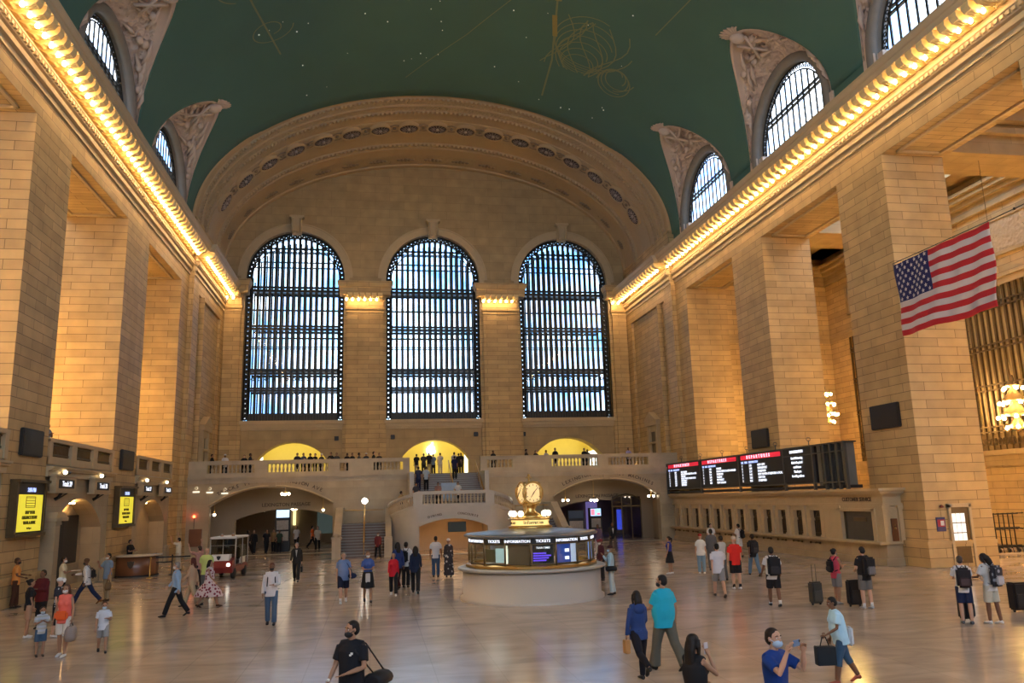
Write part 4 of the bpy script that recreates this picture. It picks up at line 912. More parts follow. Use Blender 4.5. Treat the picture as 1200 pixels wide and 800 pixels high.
# ------------------------------------------------------------------ ticket counter along the right wall
def ticket_counter():
    root = empty('ticket_counter', (17.7, 46, 0), label='long carved stone ticket counter with a row of dark windows under the departure board', cat='ticket counter')
    XF, Y0, Y1 = 17.3, 33.4, 59.45; SM = BOTT
    b = MB(); b.box((XF - .02, Y0, 0), (18.3, Y1, .3)); b.box((XF + .1, Y0 + .05, .3), (18.3, Y1, .92)); b.build('base', SM, root)
    b = MB(); b.bevbox((XF - .32, Y0 - .1, .92), (18.3, Y1, 1.04), .03); b.build('ledge', TRIMM, root)
    b = MB()
    for p, z0, z1 in ((.1, 2.62, 2.72), (.0, 2.72, 3.08), (.12, 3.08, 3.16), (.28, 3.16, 3.28), (.42, 3.28, 3.40)): b.box((XF + .1 - p, Y0 - p, z0), (18.3, Y1, z1))
    b.box((XF + .1, Y0, 3.3), (18.3, Y1, 3.4)); b.build('entablature', TRIMM, root)
    edges = [59.45, 57.9, 56.15, 54.3, 52.5, 50.7, 48.9, 47.15, 45.4, 43.65, 41.95, 40.2, 38.4]
    for a, c in zip(edges[:-1], edges[1:]):                          # a > c
        ym = (a + c) / 2
        p = MB(); p.box((XF - .02, c - .16, 1.04), (18.3, c + .16, 2.62)); p.box((XF - .06, c - .2, 1.04), (XF + .2, c + .2, 1.16)); p.box((XF - .06, c - .2, 2.5), (XF + .2, c + .2, 2.64)); p.build('pilaster', TRIMM, root)
        w_ = MB(); w_.box((XF + .12, c + .16, 2.36), (18.3, a - .16, 2.62)); w_.box((XF + .08, a - .5, 1.04), (XF + .3, a - .16, 2.4)); w_.box((XF + .05, a - .62, 1.85), (XF + .3, a - .14, 1.97)); w_.build('window_casing', TRIMM, root)
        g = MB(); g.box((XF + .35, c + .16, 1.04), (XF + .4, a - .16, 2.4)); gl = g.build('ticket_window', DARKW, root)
        k = MB()
        for q in range(8): y_ = c + .26 + (a - c - .9) * q / 7; k.box((XF + .28, y_ - .012, 1.05), (XF + .31, y_ + .012, 2.0))
        for z_ in (1.2, 1.9, 2.0): k.box((XF + .27, c + .2, z_), (XF + .32, a - .55, z_ + .04))
        k.tube([(XF + .27, ym - .2 + .35 * cos(t), 2.1 + .2 * sin(t)) for t in (0, .8, 1.6, 2.3, 3.14)], .03, 5); k.build('bronze_grille', BRONZE, gl)
        h = MB(); h.tube([(XF + .05, ym + .45, .74), (XF + .05, ym - .45, .74)], .025, 6)
        for d in (-.45, .45): h.ball((XF, ym + d, .74), .06, 6)
        h.tube([(XF + .1, ym, .74), (XF, ym, .74)], .04, 6); h.build('bag_rail', BRONZE, root)
    # information bay with a wide window, then the end with a brown panel
    p = MB(); p.box((XF, 36.75, 1.04), (18.3, 38.25, 2.62)); p.box((XF, 33.4, 1.04), (18.3, 34.0, 2.62)); p.box((XF - .05, 36.7, 2.45), (XF + .2, 38.4, 2.62)); p.box((XF + .02, 34.0, 2.35), (18.3, 36.75, 2.62))
    for y_ in (34.0, 36.75): p.box((XF - .06, y_ - .12, 1.04), (XF + .2, y_ + .12, 2.5))
    p.box((XF - .06, 33.95, 2.38), (XF + .1, 36.85, 2.5)); p.build('casing', TRIMM, root)
    g = MB(); g.box((XF + .2, 34.1, 1.04), (XF + .25, 36.7, 2.36)); gl = g.build('wide_window', mat('smoky_window_glass', (.10, .09, .075), .12), root)
    k = MB(); k.box((XF + .12, 34.1, 1.04), (XF + .2, 34.2, 2.36)); k.box((XF + .12, 36.6, 1.04), (XF + .2, 36.7, 2.36)); k.box((XF + .15, 34.9, 1.9), (XF + .19, 35.9, 2.08)); k.build('frame', BRONZE, gl)
    e = MB()
    for x in (XF + .12, 18.2): e.box((x - .14, Y0 - .1, 1.04), (x + .14, Y0 + .1, 2.62)); e.box((x - .18, Y0 - .13, 2.5), (x + .18, Y0 + .1, 2.62))
    e.build('end_pilasters', TRIMM, root)
    e = MB(); e.bevbox((XF + .38, Y0 - .04, 1.06), (18.0, Y0 + .02, 2.05), .015); pn = e.build('brown_panel', WOOD, root)
    e = MB(); e.ball((17.85, Y0 - .06, 1.62), .05, 8); e.ball((17.85, Y0 - .06, 1.75), .03, 8); e.build('brass_knob', BRASS, pn)
    text_mesh('lettering', 'CUSTOMER SERVICE', .26, LETT, root, (XF + .08, 35.4, 2.9), (pi / 2, 0, -pi / 2))
    # filling wall behind the counter
    b = MB(); b.box((18.3, BAYS[4][1], 0), (18.7, BAYS[5][0], 3.35)); b.box((18.3, BAYS[5][1], 0), (18.7, 56.2, 3.35)); structure('wall_right', b, STONE, 'low wall behind the ticket counter')
ticket_counter()

# ------------------------------------------------------------------ departure board on top of it
SCR_W = glow('display_white', (.80, .86, 1.), .75); SCR_B = glow('display_blue_white', (.42, .52, 1.), .7); SCR_R = glow('display_red', (.75, .02, .05), .4); SCR_P = glow('display_pink', (1., .62, .80), .8)
def board():
    root = empty('departure_board', (17.2, 48, 3.4), label='long black departure board with four lit panels standing on the ticket counter', cat='departure board')
    X = 17.0; Y0, Y1 = 35.4, 59.4; z0, z1 = 3.4, 5.62
    b = MB(); b.box((X + .05, 38.3, 3.72), (X + .75, Y1, z1)); b.box((X + .1, Y0, 3.45), (X + .8, Y1, 3.6)); b.build('cabinet', BLACK, root)
    f = MB()
    for y_ in (Y1, 52.9, 46.9, 41.3, 38.3, 37.2, 36.6, 36.0, Y0): f.box((X - .02, y_ - .07, 3.4), (X + .12, y_ + .07, z1 + .05))
    for z_ in (3.72, 5.2): f.box((X - .04, Y0, z_), (X + .04, 41.3, z_ + .05))
    f.box((X - .03, 41.3, 3.7), (X + .06, Y1, 3.78)); f.box((X - .02, Y0, z1), (X + .7, Y1, z1 + .06))
    for k in range(6): f.tube([(X + .3, 57 - k * 3.6, z1), (X + .3, 57 - k * 3.6, z1 + .35)], .03, 5); f.tube([(X + .3 + .12 * cos(t), 57 - k * 3.6, z1 + .4 + .1 * sin(t)) for t in range(7)], .02, 4)
    f.build('steel_frame', mat('board_frame', (.10, .10, .09), .4, .5), root)
    c = MB()
    for i in range(5): y_ = 35.6 + .55 * i; c.box((X + .2, y_, 3.45), (X + .7, y_ + .33, z1))
    c.build('side_fins', mat('fin_grey', (.16, .165, .15), .5), root)
    panels = [(59.3, 53.0), (52.8, 47.0), (46.8, 41.4)]
    rows = [['7  2:07  NEW HAVEN', '2  2:15  NEW HAVEN-STAMFORD-LOCAL', '9  2:18  CROTON', '4  2:22  NORTH WHITE PLAINS-LOCAL', '3  2:30  SOUTHEAST', '8  2:34  STAMFORD', '6  2:37  BREWSTER'],
            ['5  2:20  HARLEM', '1  2:26  NORTH WHITE PLAINS-HARLEM', '4  2:33  STAMFORD', '8  2:40  WASSAIC', '3  2:47  SOUTHEAST', '2  2:50  NEW CANAAN'],
            ['3  2:21  NEW CITY', '6  2:34  BRIDGEPORT', '7  2:37  STAMFORD', '4  2:45  NEW HAVEN-STAMFORD-LOCAL', '9  2:53  CROTON', '2  2:55  STAMFORD']]
    for (ya, yb), rr in zip(panels, rows):
        p = MB(); p.box((X + .0, yb, 3.85), (X + .05, ya, z1 - .02)); s = p.build('panel', SCREEN_OFF, root)
        h = MB(); h.box((X - .01, yb + .15, 5.3), (X + .02, ya - .3, 5.56)); h.build('red_header', SCR_R, s)
        wdt = ya - yb
        text_mesh('title', 'DEPARTURES', .27, SCR_P, s, (X - .03, (ya + yb) / 2 + .1, 5.43), (pi / 2, 0, -pi / 2), spacing=2.1)
        text_mesh('column_heads', 'TRK  TIME   DESTINATION', .17, SCR_B, s, (X - .03, ya - .35, 5.13), (pi / 2, 0, -pi / 2), align='LEFT', spacing=1.1)
        for i, t in enumerate(rr):
            a_, b_, c_ = t.split('  ')
            for tx, fr in ((a_, .08), (b_, .26), (c_, .46)): text_mesh('row_text', tx, .178, SCR_W, s, (X - .03, ya - fr * wdt, 4.94 - i * 1.08 / len(rr)), (pi / 2, 0, -pi / 2), align='LEFT', spacing=1.12, depth=.006)
    p = MB(); p.box((X, 38.4, 3.85), (X + .05, 41.2, z1 - .02)); s = p.build('panel', SCREEN_OFF, root)
    for i, t in enumerate(['INFORMATION', 'Social Distancing', 'Masks Required', 'at all times', 'Thank you', 'for riding with us']): text_mesh('row_text', t, .20 if i == 0 else .175, SCR_W, s, (X - .03, 39.8, 5.42 - (i + (.4 if i else 0)) * .235), (pi / 2, 0, -pi / 2))
board()

# ------------------------------------------------------------------ information booth and its clock
def booth():
    cx, cy, R = .35, 28.72, 2.42
    root = empty('information_booth', (cx, cy, 0), label='round marble information booth with lit glass upper part in the middle of the floor', cat='booth')
    BM = relief('speckled_marble', (.50, .47, .43), 9., .05, .01, .86, .35)
    b = MB(); b.lathe([(R + .1, 0), (R + .1, .1), (R, .12), (R, .98), (R - .6, .98)], (cx, cy, 0), 64); b.build('marble_drum', BM, root)
    b = MB(); b.lathe([(R - .7, 1.0), (R + .12, 1.0), (R + .18, 1.03), (R + .18, 1.08), (R + .12, 1.1), (R - .7, 1.1)], (cx, cy, 0), 64); b.build('counter_ledge', GREYM, root)
    b = MB(); b.lathe([(R - .25, 1.1), (R - .1, 1.12), (R - .1, 1.2), (R - .2, 1.24), (R - .35, 1.24)], (cx, cy, 0), 16, smooth=False); b.build('brass_shelf', BRASS, root)
    N = 16; Rg = 2.2
    def pt(k, r=Rg): a = 2 * pi * (k + .5) / N - pi / 2; return (cx + r * cos(a), cy + r * sin(a))
    fr = MB()
    for k in range(N):
        x, y = pt(k); fr.tube([(x, y, 1.2), (x, y, 2.12)], .035, 6)
    for z_, r_ in ((1.26, .03), (1.9, .025), (2.13, .04)): fr.tube([(*pt(k), z_) for k in range(N)], r_, 6, closed=True)
    fr.build('bronze_frame', BRONZE, root)
    BG = glassy('booth_glass', ((.75, .8, .78), (.85, .88, .86)), .12)
    for k in range(N):
        a, c = pt(k - 1), pt(k); m = ((a[0] + c[0]) / 2, (a[1] + c[1]) / 2); front = m[1] < cy + .3
        g = MB(); g.add([(a[0], a[1], 1.26), (c[0], c[1], 1.26), (c[0], c[1], 1.9), (a[0], a[1], 1.9)], [(0, 1, 2, 3)]); g.build('glass_pane', BG, root)
        h = MB(); h.add([(p[0] + (cx - p[0]) * d, p[1] + (cy - p[1]) * d, z) for z in (1.91, 2.1) for p, d in ((a, -.01), (c, -.01))], [(0, 1, 3, 2)]); s = h.build('header_panel', BLACK, root)
        ang = atan2(m[1] - cy, m[0] - cx)
        if front:
            text_mesh('header_text', 'INFORMATION' if k % 2 else 'TICKETS', .125, SCR_W, s, (cx + (Rg * cos(pi / N) + .03) * cos(ang), cy + (Rg * cos(pi / N) + .03) * sin(ang), 2.0), (pi / 2, 0, ang + pi / 2), .004, spacing=1.05)
    def facet(k, z0, z1, u0, u1, off, m_, name, par):
        a, c = pt(k - 1), pt(k); A = Vector((*a, 0)); Cc = Vector((*c, 0)); inn = (Vector((cx, cy, 0)) - (A + Cc) / 2).normalized() * off
        q = MB(); p0 = A.lerp(Cc, u0) + inn; p1 = A.lerp(Cc, u1) + inn; d = inn.normalized() * .03
        q.add([p + Vector((0, 0, z)) for z in (z0, z1) for p in (p0, p1, p1 + d, p0 + d)], [(0, 1, 5, 4), (1, 2, 6, 5), (2, 3, 7, 6), (3, 0, 4, 7), (4, 5, 6, 7), (0, 3, 2, 1)]); return q.build(name, m_, par), (p0 + p1) / 2, inn
    # facets: 0 faces the camera side (-y); negative ones to the left
    o, p, inn = facet(0, 1.28, 1.88, .08, .92, .05, SCREEN_OFF, 'train_times_screen', root)
    ang = atan2(-inn.y, -inn.x)
    PUR = glow('display_violet', (.16, .08, .95), .6)
    for i in range(4): q = MB(); q.box((-.34, 0, 0), (.1 + .08 * (i % 3), .004, .045)); s = q.build('violet_row', PUR, o, local=True); s.location = p + Vector((0, -.04, 1.36 + .075 * i)) - world_loc(o) ; s.rotation_euler = (0, 0, ang + pi / 2)
    text_mesh('screen_text', 'TRAIN TIMES', .08, SCR_W, o, tuple(p - inn.normalized() * .03 + Vector((0, 0, 1.78))), (pi / 2, 0, ang + pi / 2), .003)
    o, p, inn = facet(1, 1.28, 1.88, .06, .72, .05, glow('poster_blue', (.02, .06, .32), .35), 'blue_notice', root)
    ang = atan2(-inn.y, -inn.x)
    for j in range(4):
        q = MB(); q.box((-.09, 0, 0), (.07, .004, .1)); s = q.build('white_mark', SCR_W, o, local=True); s.location = p + Vector(((-.14, .12)[j % 2], -.04, (1.38, 1.62)[j // 2])) - world_loc(o); s.rotation_euler = (0, 0, ang + pi / 2)
    facet(1, 1.28, 1.88, .76, .98, .05, glow('poster_pale', (.5, .6, .8), .4), 'pale_notice', root)
    facet(-1, 1.28, 1.88, .1, .95, .08, mat('brown_blind', (.20, .14, .07), .6), 'brown_blind', root); facet(-1, 1.28, 1.88, 0, .08, .05, glow('strip_light', (1., .95, .7), .7), 'lit_strip', root)
    facet(-2, 1.28, 1.75, .2, .8, .4, glow('screen_teal', (.45, .65, .68), .3), 'monitor', root)
    facet(-3, 1.28, 1.7, .1, .9, .5, mat('cabinet_olive', (.10, .10, .05), .5), 'cabinet', root)
    facet(2, 1.28, 1.8, .45, .8, .4, BLACK, 'monitor', root); facet(3, 1.28, 1.88, .1, .9, .05, glow('screen_blue', (.15, .3, .7), .4), 'monitor', root)
    q = MB(); q.lathe([(1.2, .9), (1.2, 1.3), (.4, 1.35), (.4, 2.1)], (cx, cy, 0), 20); q.build('inner_desk', WOOD, root)
    q = MB(); q.lathe([(0, 2.15), (Rg + .02, 2.13)], (cx, cy, 0), 32); q.lathe([(1.4, 2.08), (1.6, 2.08)], (cx, cy, 0), 32); q.build('lit_ceiling', glow('booth_ceiling_light', (1., .96, .85), 1.2), root)
    q = MB(); q.lathe([(Rg, 2.1), (Rg + .16, 2.13), (Rg + .18, 2.18), (Rg + .1, 2.22), (1.0, 2.34), (.6, 2.36), (0, 2.37)], (cx, cy, 0), 48); q.build('roof', mat('weathered_roof', (.20, .21, .22), .35, .4), root)
    # brass ring reading Information, carried on the roof
    q = MB(); q.lathe([(.78, 2.36), (.8, 2.42), (.7, 2.46)], (cx, cy, 0), 32); q.lathe([(.7, 2.64), (.8, 2.66), (.78, 2.7), (.5, 2.72)], (cx, cy, 0), 32); q.build('brass_ring', BRASS, root)
    q = MB(); q.lathe([(.68, 2.45), (.68, 2.66)], (cx, cy, 0), 32); s = q.build('lit_ring', glow('amber_ring', (1., .72, .25), .6), root)
    txt = 'Information'
    for off in (-pi / 2, pi / 2, 0, pi):
        for i, ch in enumerate(txt):
            a = off + (i - 5) * .1; text_mesh('letter', ch, .16, LETT, s, (cx + .69 * cos(a), cy + .69 * sin(a), 2.555), (pi / 2, 0, a + pi / 2), .004)
    # clock, standing on the ring
    r2 = empty('four_faced_clock', (cx, cy, 2.72), label='golden four-faced ball clock on top of the round booth', cat='clock')
    q = MB(); q.lathe([(.5, 0), (.52, .06), (.3, .1), (.16, .22), (.22, .3), (.12, .36), (.1, .44), (.2, .5), (.14, .56)], (cx, cy, 2.72), 20)
    for k in range(4):
        a = k * pi / 2 + pi / 4; q.tube([(cx + .42 * cos(a), cy + .42 * sin(a), 2.78), (cx + .2 * cos(a), cy + .2 * sin(a), 2.95), (cx + .26 * cos(a), cy + .26 * sin(a), 3.2)], [.05, .04, .06], 6)
    q.ball((cx, cy, 3.58), .33, 20); q.lathe([(.1, .28), (.14, .33), (.06, .38), (.04, .44)], (cx, cy, 3.58), 12); q.ball((cx, cy, 4.08), (.035, .035, .05), 8)
    q.build('brass_case', BRASS, r2)
    q = MB(); q.ball((cx, cy, 4.2), .055, 8); q.tube([(cx, cy, 3.98), (cx, cy, 4.2)], .02, 5); q.tube([(cx - .1, cy, 4.1), (cx, cy, 4.16), (cx + .1, cy, 4.1)], .018, 5); q.build('acorn_finial', BRASS, r2)
    base_a = radians(14)
    FACE = glow('opal_clock_face', (1., .66, .30), .40); HANDM = mat('clock_hand', (.02, .015, .01), .5)
    for k in range(4):
        a = -pi / 2 + base_a + k * pi / 2; n = Vector((cos(a), sin(a), 0)); t = Vector((-sin(a), cos(a), 0)); c = Vector((cx, cy, 3.58)) + n * .30
        M = Matrix(((t.x, 0, n.x, c.x), (t.y, 0, n.y, c.y), (0, 1, 0, c.z), (0, 0, 0, 1)))
        q = MB(); q.lathe([(0, .09), (.2, .07), (.345, .0)], n=28); q.xf(M); f = q.build('clock_face', FACE, r2)
        q = MB(); q.lathe([(.33, -.06), (.40, -.02), (.41, .03), (.37, .05), (.34, .02)], n=28); q.xf(M); q.build('bezel', BRASS, f)
        q = MB()
        for h in range(12):
            an = 2 * pi * h / 12; p0, p1 = (.25, .3); q.tube([(p0 * sin(an), p0 * cos(an), .06), (p1 * sin(an), p1 * cos(an), .045)], .011, 4)
        q.xf(M); q.build('hour_marks', HANDM, f)
        q = MB(); q.tube([(-.05 * sin(.75), -.05 * cos(.75), .1), (.27 * sin(.75), .27 * cos(.75), .09)], [.014, .007], 4); q.tube([(0, 0, .11), (.2 * sin(3.75), .2 * cos(3.75), .1)], [.018, .01], 4); q.ball((0, 0, .1), .022, 6); q.xf(M); q.build('hands', HANDM, f)
    # globe lamps around the clock foot
    GL = glow('cream_globe', (1., .85, .62), 2.2); 
    for i, (dx, dy) in enumerate(((-.62, -.25), (-.42, -.5), (.62, -.25), (.42, -.5), (-.62, .3), (.62, .3))):
        r3 = empty('globe_lamp', (cx + dx, cy + dy, 2.72), label=['outer left globe lamp at the foot of the ball clock', 'inner left globe lamp at the foot of the ball clock', 'outer right globe lamp at the foot of the ball clock', 'inner right globe lamp at the foot of the ball clock', 'left rear globe lamp behind the ball clock', 'right rear globe lamp behind the ball clock'][i], cat='lamp')
        q = MB(); q.lathe([(.06, 0), (.03, .04), (.05, .07)], (cx + dx, cy + dy, 2.7), 8); q.build('socket', BRASS, r3)
        q = MB(); q.ball((cx + dx, cy + dy, 2.86), .11, 10); q.build('globe', GL, r3)
booth()

# ------------------------------------------------------------------ flag
def flag():
    X, Y0, Y1 = 16., 0, 0
    def place(u, v):  # u along from far (0) to near (1); v down
        y = 28.75 - 5.3 * u; z = 12.42 - 2.98 * v
        return (X + .07 * sin(u * 9 + v * 2.2) * (.3 + v) + .03 * sin(u * 31 + v * 5), y + .05 * sin(v * 9), z - .03 * sin(u * 12) * v - .06 * u * v)
    root = empty('flag', (X, 26.4, 12.5), label='large stars-and-stripes flag hanging from a cable in front of the right piers', cat='flag')
    def fabric(name, col):
        m = mat(name, col, .75, var=.05, scale=4.); nt = m.node_tree; b = nt.nodes['Principled BSDF']; b.inputs['Subsurface Weight'].default_value = 0; return m
    mats = [fabric('flag_red', (.50, .012, .02)), fabric('flag_white', (.62, .56, .54)), fabric('flag_blue', (.012, .015, .10))]
    b = MB(); NU, NV = 60, 52; vs = [place(i / NU, j / NV) for j in range(NV + 1) for i in range(NU + 1)]
    o = len(b.v); b.v += vs
    for j in range(NV):
        for i in range(NU):
            stripe = j // 4; mi = 2 if (i < NU * .4 and stripe < 7) else (0 if stripe % 2 == 0 else 1)
            q = j * (NU + 1) + i; b.f.append([q, q + 1, q + NU + 2, q + NU + 1]); b.m.append(mi); b.sm.append(True)
    cl = b.build('cloth', mats, root, rec=False); sd = cl.modifiers.new('s', 'SOLIDIFY'); sd.thickness = .02; sd.offset = 0
    s = MB()
    for r in range(9):
        for c in range(6 if r % 2 == 0 else 5):
            u = (.4) * ((c + .5 + (0 if r % 2 == 0 else .5)) / 6); v = (7 / 13) * ((r + .6) / 9.2); cx, cy, cz = place(u, v); poly = []
            for k in range(10): rr = .085 if k % 2 == 0 else .036; a = pi / 2 + k * pi / 5; poly.append((cy + rr * cos(a), cz + rr * sin(a)))
            s.prism(poly, 0, cx - .025, cx + .025)
    s.build('white_stars', mats[1], root)
    c = MB(); c.tube([(18.3, 31.9, 12.9), (X, 28.8, 12.5), (X, 23.4, 12.46), (X, 5, 12.7)], .018, 5); c.ball((X, 22.3, 12.48), .05, 6); c.build('cable', IRON, root)
flag()

# ------------------------------------------------------------------ monitors, ad displays and track signs
for x, y0, y1, z0, z1, l in ((18.3, 32.65, 34.75, 6.1, 7.22, 'blank black monitor on the tall right pier'), (18.3, 45.1, 47.2, 6.03, 7.15, 'blank black monitor on the farther right pier, above the departure board'),
                            (-18.3, 32.85, 34.75, 5.5, 6.54, 'blank black monitor on the nearer left pier'), (-18.3, 45.1, 47.2, 5.45, 6.5, 'blank black monitor on the farther left pier')):
    q = -1 if x > 0 else 1; r = empty('monitor', (x, (y0 + y1) / 2, z0), label=l, cat='monitor')
    b = MB(); b.bevbox((x, y0, z0), (x + q * .16, y1, z1), .03); b.build('casing', BLACK, r); b = MB(); b.box((x + q * .155, y0 + .08, z0 + .08), (x + q * .165, y1 - .08, z1 - .08)); b.build('dark_screen', SCREEN_OFF, r)
YEL = glow('display_yellow', (.92, .75, .05), .42); YTX = mat('olive_print', (.14, .13, .01), .6)
for y0, y1, l in ((32.55, 35.0, 'yellow lit advertising display on the nearer left pier'), (44.7, 47.3, 'yellow lit advertising display on the farther left pier')):
    x = -18.13; r = empty('display_screen', (x, (y0 + y1) / 2, 2.7), label=l, cat='display'); ym = (y0 + y1) / 2
    b = MB(); b.box((x - .15, y0 - .15, 2.5), (x + .18, y1 + .15, 2.62)); b.box((x - .15, y0 - .18, 4.5), (x + .24, y1 + .18, 4.6)); b.box((x - .15, y0 - .15, 2.6), (x + .12, y0, 4.5)); b.box((x - .15, y1, 2.6), (x + .12, y1 + .15, 4.5)); b.build('bronze_frame', BRONZE, r)
    b = MB(); b.box((x - .1, y0, 2.62), (x + .06, y1, 4.5)); sc = b.build('screen', SCREEN_OFF, r)
    b = MB(); b.box((x + .06, y0 + .1, 2.68), (x + .07, y1 - .1, 4.05)); b.build('yellow_advert', YEL, sc)
    text_mesh('clock_text', '2:06 PM', .22, SCR_B, sc, (x + .08, ym, 4.22), (pi / 2, 0, pi / 2))
    b = MB()
    for z_ in (3.62, 3.72, 3.82, 3.92): b.box((x + .07, ym - .4, z_), (x + .078, ym + .4, z_ + .02))
    for s in (-.42, .42): b.box((x + .07, ym + s - .02, 3.56), (x + .078, ym + s + .02, 3.98))
    b.box((x + .07, ym - .42, 3.56), (x + .078, ym + .42, 3.58)); b.box((x + .07, ym - .42, 3.96), (x + .078, ym + .42, 3.98)); b.build('advert_drawing', YTX, sc)
    for i, t in enumerate(('KEEP YOUR', 'DISTANCE PLEASE', 'WEAR A MASK')): text_mesh('advert_text', t, .17, YTX, sc, (x + .08, ym, 3.38 - .19 * i), (pi / 2, 0, pi / 2))
    text_mesh('advert_text', 'thank you', .1, YTX, sc, (x + .08, ym, 2.8), (pi / 2, 0, pi / 2))
for i, (y0, y1) in enumerate(((35.75, 38.1), (40.3, 42.9), (48.2, 50.8), (52.7, 55.4))):
    x = -17.9; ym = (y0 + y1) / 2; w = .62; r = empty('track_sign', (x, ym, 4.45), label='boxed lit track sign with a spotlight, %s along the left wall' % ['first', 'second', 'third', 'fourth'][i], cat='sign', group='track signs on the left wall')
    # sign faces the viewer-side of the hall
    b = MB(); b.bevbox((x - .3, ym - 1.15, 4.22), (x - .03, ym + 1.15, 4.8), .03); b.box((x - .33, ym - 1.22, 4.8), (x, ym + 1.22, 4.88)); b.box((x - .33, ym - 1.22, 4.14), (x, ym + 1.22, 4.22)); b.build('stone_coloured_box', BRONZE if False else TRIMM, r)
    b = MB(); b.box((x - .04, ym - .85, 4.33), (x - .01, ym + .85, 4.69)); pl = b.build('black_panel', BLACK, r); text_mesh('sign_text', 'Track %d' % (29 - i), .3, SCR_W, pl, (x - .0, ym, 4.51), (pi / 2, 0, pi / 2), .004)
    b = MB(); b.tube([(x - .1, ym - .3, 4.15), (x - .2, ym - .3, 3.98), (-18.25, ym - .3, 3.9)], .06, 6); b.tube([(x - .1, ym + .4, 4.15), (-18.25, ym - .2, 3.85)], .03, 5); b.build('bracket', IRON, r)
    b = MB(); b.tube([(x - .15, ym, 4.86), (x - .15, ym, 5.0)], .04, 6); b.tube([(x - .15, ym + .25, 4.98), (x - .15, ym + .6, 5.0)], .06, 8); sp = b.build('spot_housing', IRON, r)
    b = MB(); b.ball((x - .1, ym - .05, 5.0), .09, 10); b.build('spot_bulb', glow('spot_white', (1., .88, .6), 5.) if 'spot_white' not in bpy.data.materials else bpy.data.materials['spot_white'], sp)
# small ceiling downlights seen on the balcony fascia and arches
for i, (x, z) in enumerate(((-17.35, 4.72), (-16.45, 4.66), (-15.45, 4.58))):
    b = MB(); b.lathe([(.09, 0), (.1, .06), (.06, .1)], (x, YB - .06, z), 10, axis=1); b.box((x - .22, YB - .1, z - .32), (x + .22, YB - .02, z - .22)); tag(b.build('fascia_light', glow('fascia_white', (1., .9, .7), .6) if 'fascia_white' not in bpy.data.materials else bpy.data.materials['fascia_white']), 'small white light fitting on the balcony front, %s of three beside the left arch' % ['leftmost', 'middle', 'rightmost'][i], 'light')
# red lamp over a brown door at the far left corner
r = empty('red_lamp', (-17.4, YB, 2.75), label='small glowing red lamp above the brown panel at the far left corner', cat='lamp'); b = MB(); b.ball((-17.4, YB - .12, 2.78), .09, 8); b.build('lamp_glass', glow('red_glow', (1., .1, .03), 9.), r); b = MB(); b.tube([(-17.4, YB - .04, 2.7), (-17.4, YB - .04, 1.95)], .02, 5); b.tube([(-17.4, YB, 2.72), (-17.4, YB - .12, 2.72)], .04, 6); b.build('conduit', IRON, r)
b = MB(); b.bevbox((-17.7, YB - .08, .75), (-16.85, YB + .01, 1.93), .02); tag(b.build('wall_panel', WOOD), 'brown wooden panel on the wall below the red lamp', 'panel')
# poster and half-glazed door on the side of the near right pier
r = empty('poster', (18.93, 31.8, 1.55), label='small red, white and blue poster on the near right pier beside the lit door', cat='poster'); b = MB(); b.box((18.72, 31.74, 1.5), (19.14, 31.8, 2.1)); b.build('sheet', mat('poster_navy', (.03, .03, .12), .5), r)
b = MB(); b.box((18.76, 31.73, 1.7), (19.1, 31.74, 2.0)); b.build('red_block', mat('poster_red', (.35, .02, .04), .5), r); b = MB(); b.box((18.9, 31.72, 1.75), (19.06, 31.73, 1.95)); b.build('white_figure', WHITE, r)
r = empty('door_1', (19.85, 31.78, 0), kind='structure', label='bronze half-glazed door with white lit panes in the side of the near right pier')
b = MB(); b.box((19.3, 31.66, 0), (19.42, 31.8, 2.62)); b.box((20.3, 31.66, 0), (20.42, 31.8, 2.62)); b.box((19.3, 31.66, 2.5), (20.42, 31.8, 2.66)); b.build('door_frame', TRIMM, r)
b = MB(); b.box((19.42, 31.74, 0), (20.3, 31.8, 2.5)); b.box((19.5, 31.71, .15), (20.2, 31.74, .85)); dl = b.build('door_leaf', BRONZE, r)
b = MB()
for i in range(3):
    for j in range(3): b.box((19.45 + .22 * i, 31.715, 1.02 + .42 * j), (19.64 + .22 * i, 31.735, 1.4 + .42 * j))
b.build('lit_panes', glow('door_light', (1., .98, .9), .45), dl)
b = MB(); b.ball((20.2, 31.68, 1.1), .04, 6); b.build('handle', BRASS, dl)
# base mouldings low on the right pier side, small lamp
b = MB(); b.tube([(19.0, 31.8, 2.55), (19.0, 31.68, 2.6)], .03, 5); b.lathe([(.03, 0), (.08, -.06), (.07, -.12)], (19.0, 31.66, 2.62), 8); tag(b.build('wall_lamp', mat('dark_red_fitting', (.16, .03, .02), .4)), 'small dark red wall fitting above the poster', 'fitting')
# stacked trolley rack by the far right recess
r = empty('luggage_cart', (26.9, 37.9, 0), label='dark metal row of nested carts at the far right behind the near pier', cat='cart'); b = MB()
for k in range(7):
    x = 26.2 + .28 * k; b.tube([(x, 38, .15), (x, 38, 1.9), (x + .12, 37.4, 1.95)], .03, 5); b.tube([(x, 38, .3), (x + .2, 37.2, .25), (x + .25, 37.2, 0)], .025, 5); b.tube([(x, 37.7, 1.2), (x + .1, 37.2, 1.15)], .02, 5)
for z_ in (.3, 1.2, 1.9): b.tube([(26.1, 38, z_), (28.2, 38, z_)], .03, 5)
b.build('tubular_frames', IRON, r); b = MB()
for k in range(4):
    for y_ in (37.3, 38): b.lathe([(0, -.03), (.1, -.03), (.1, .03), (0, .03)], (26.3 + .55 * k, y_, .1), 8, axis=0)
b.build('wheels', BLACK, r)

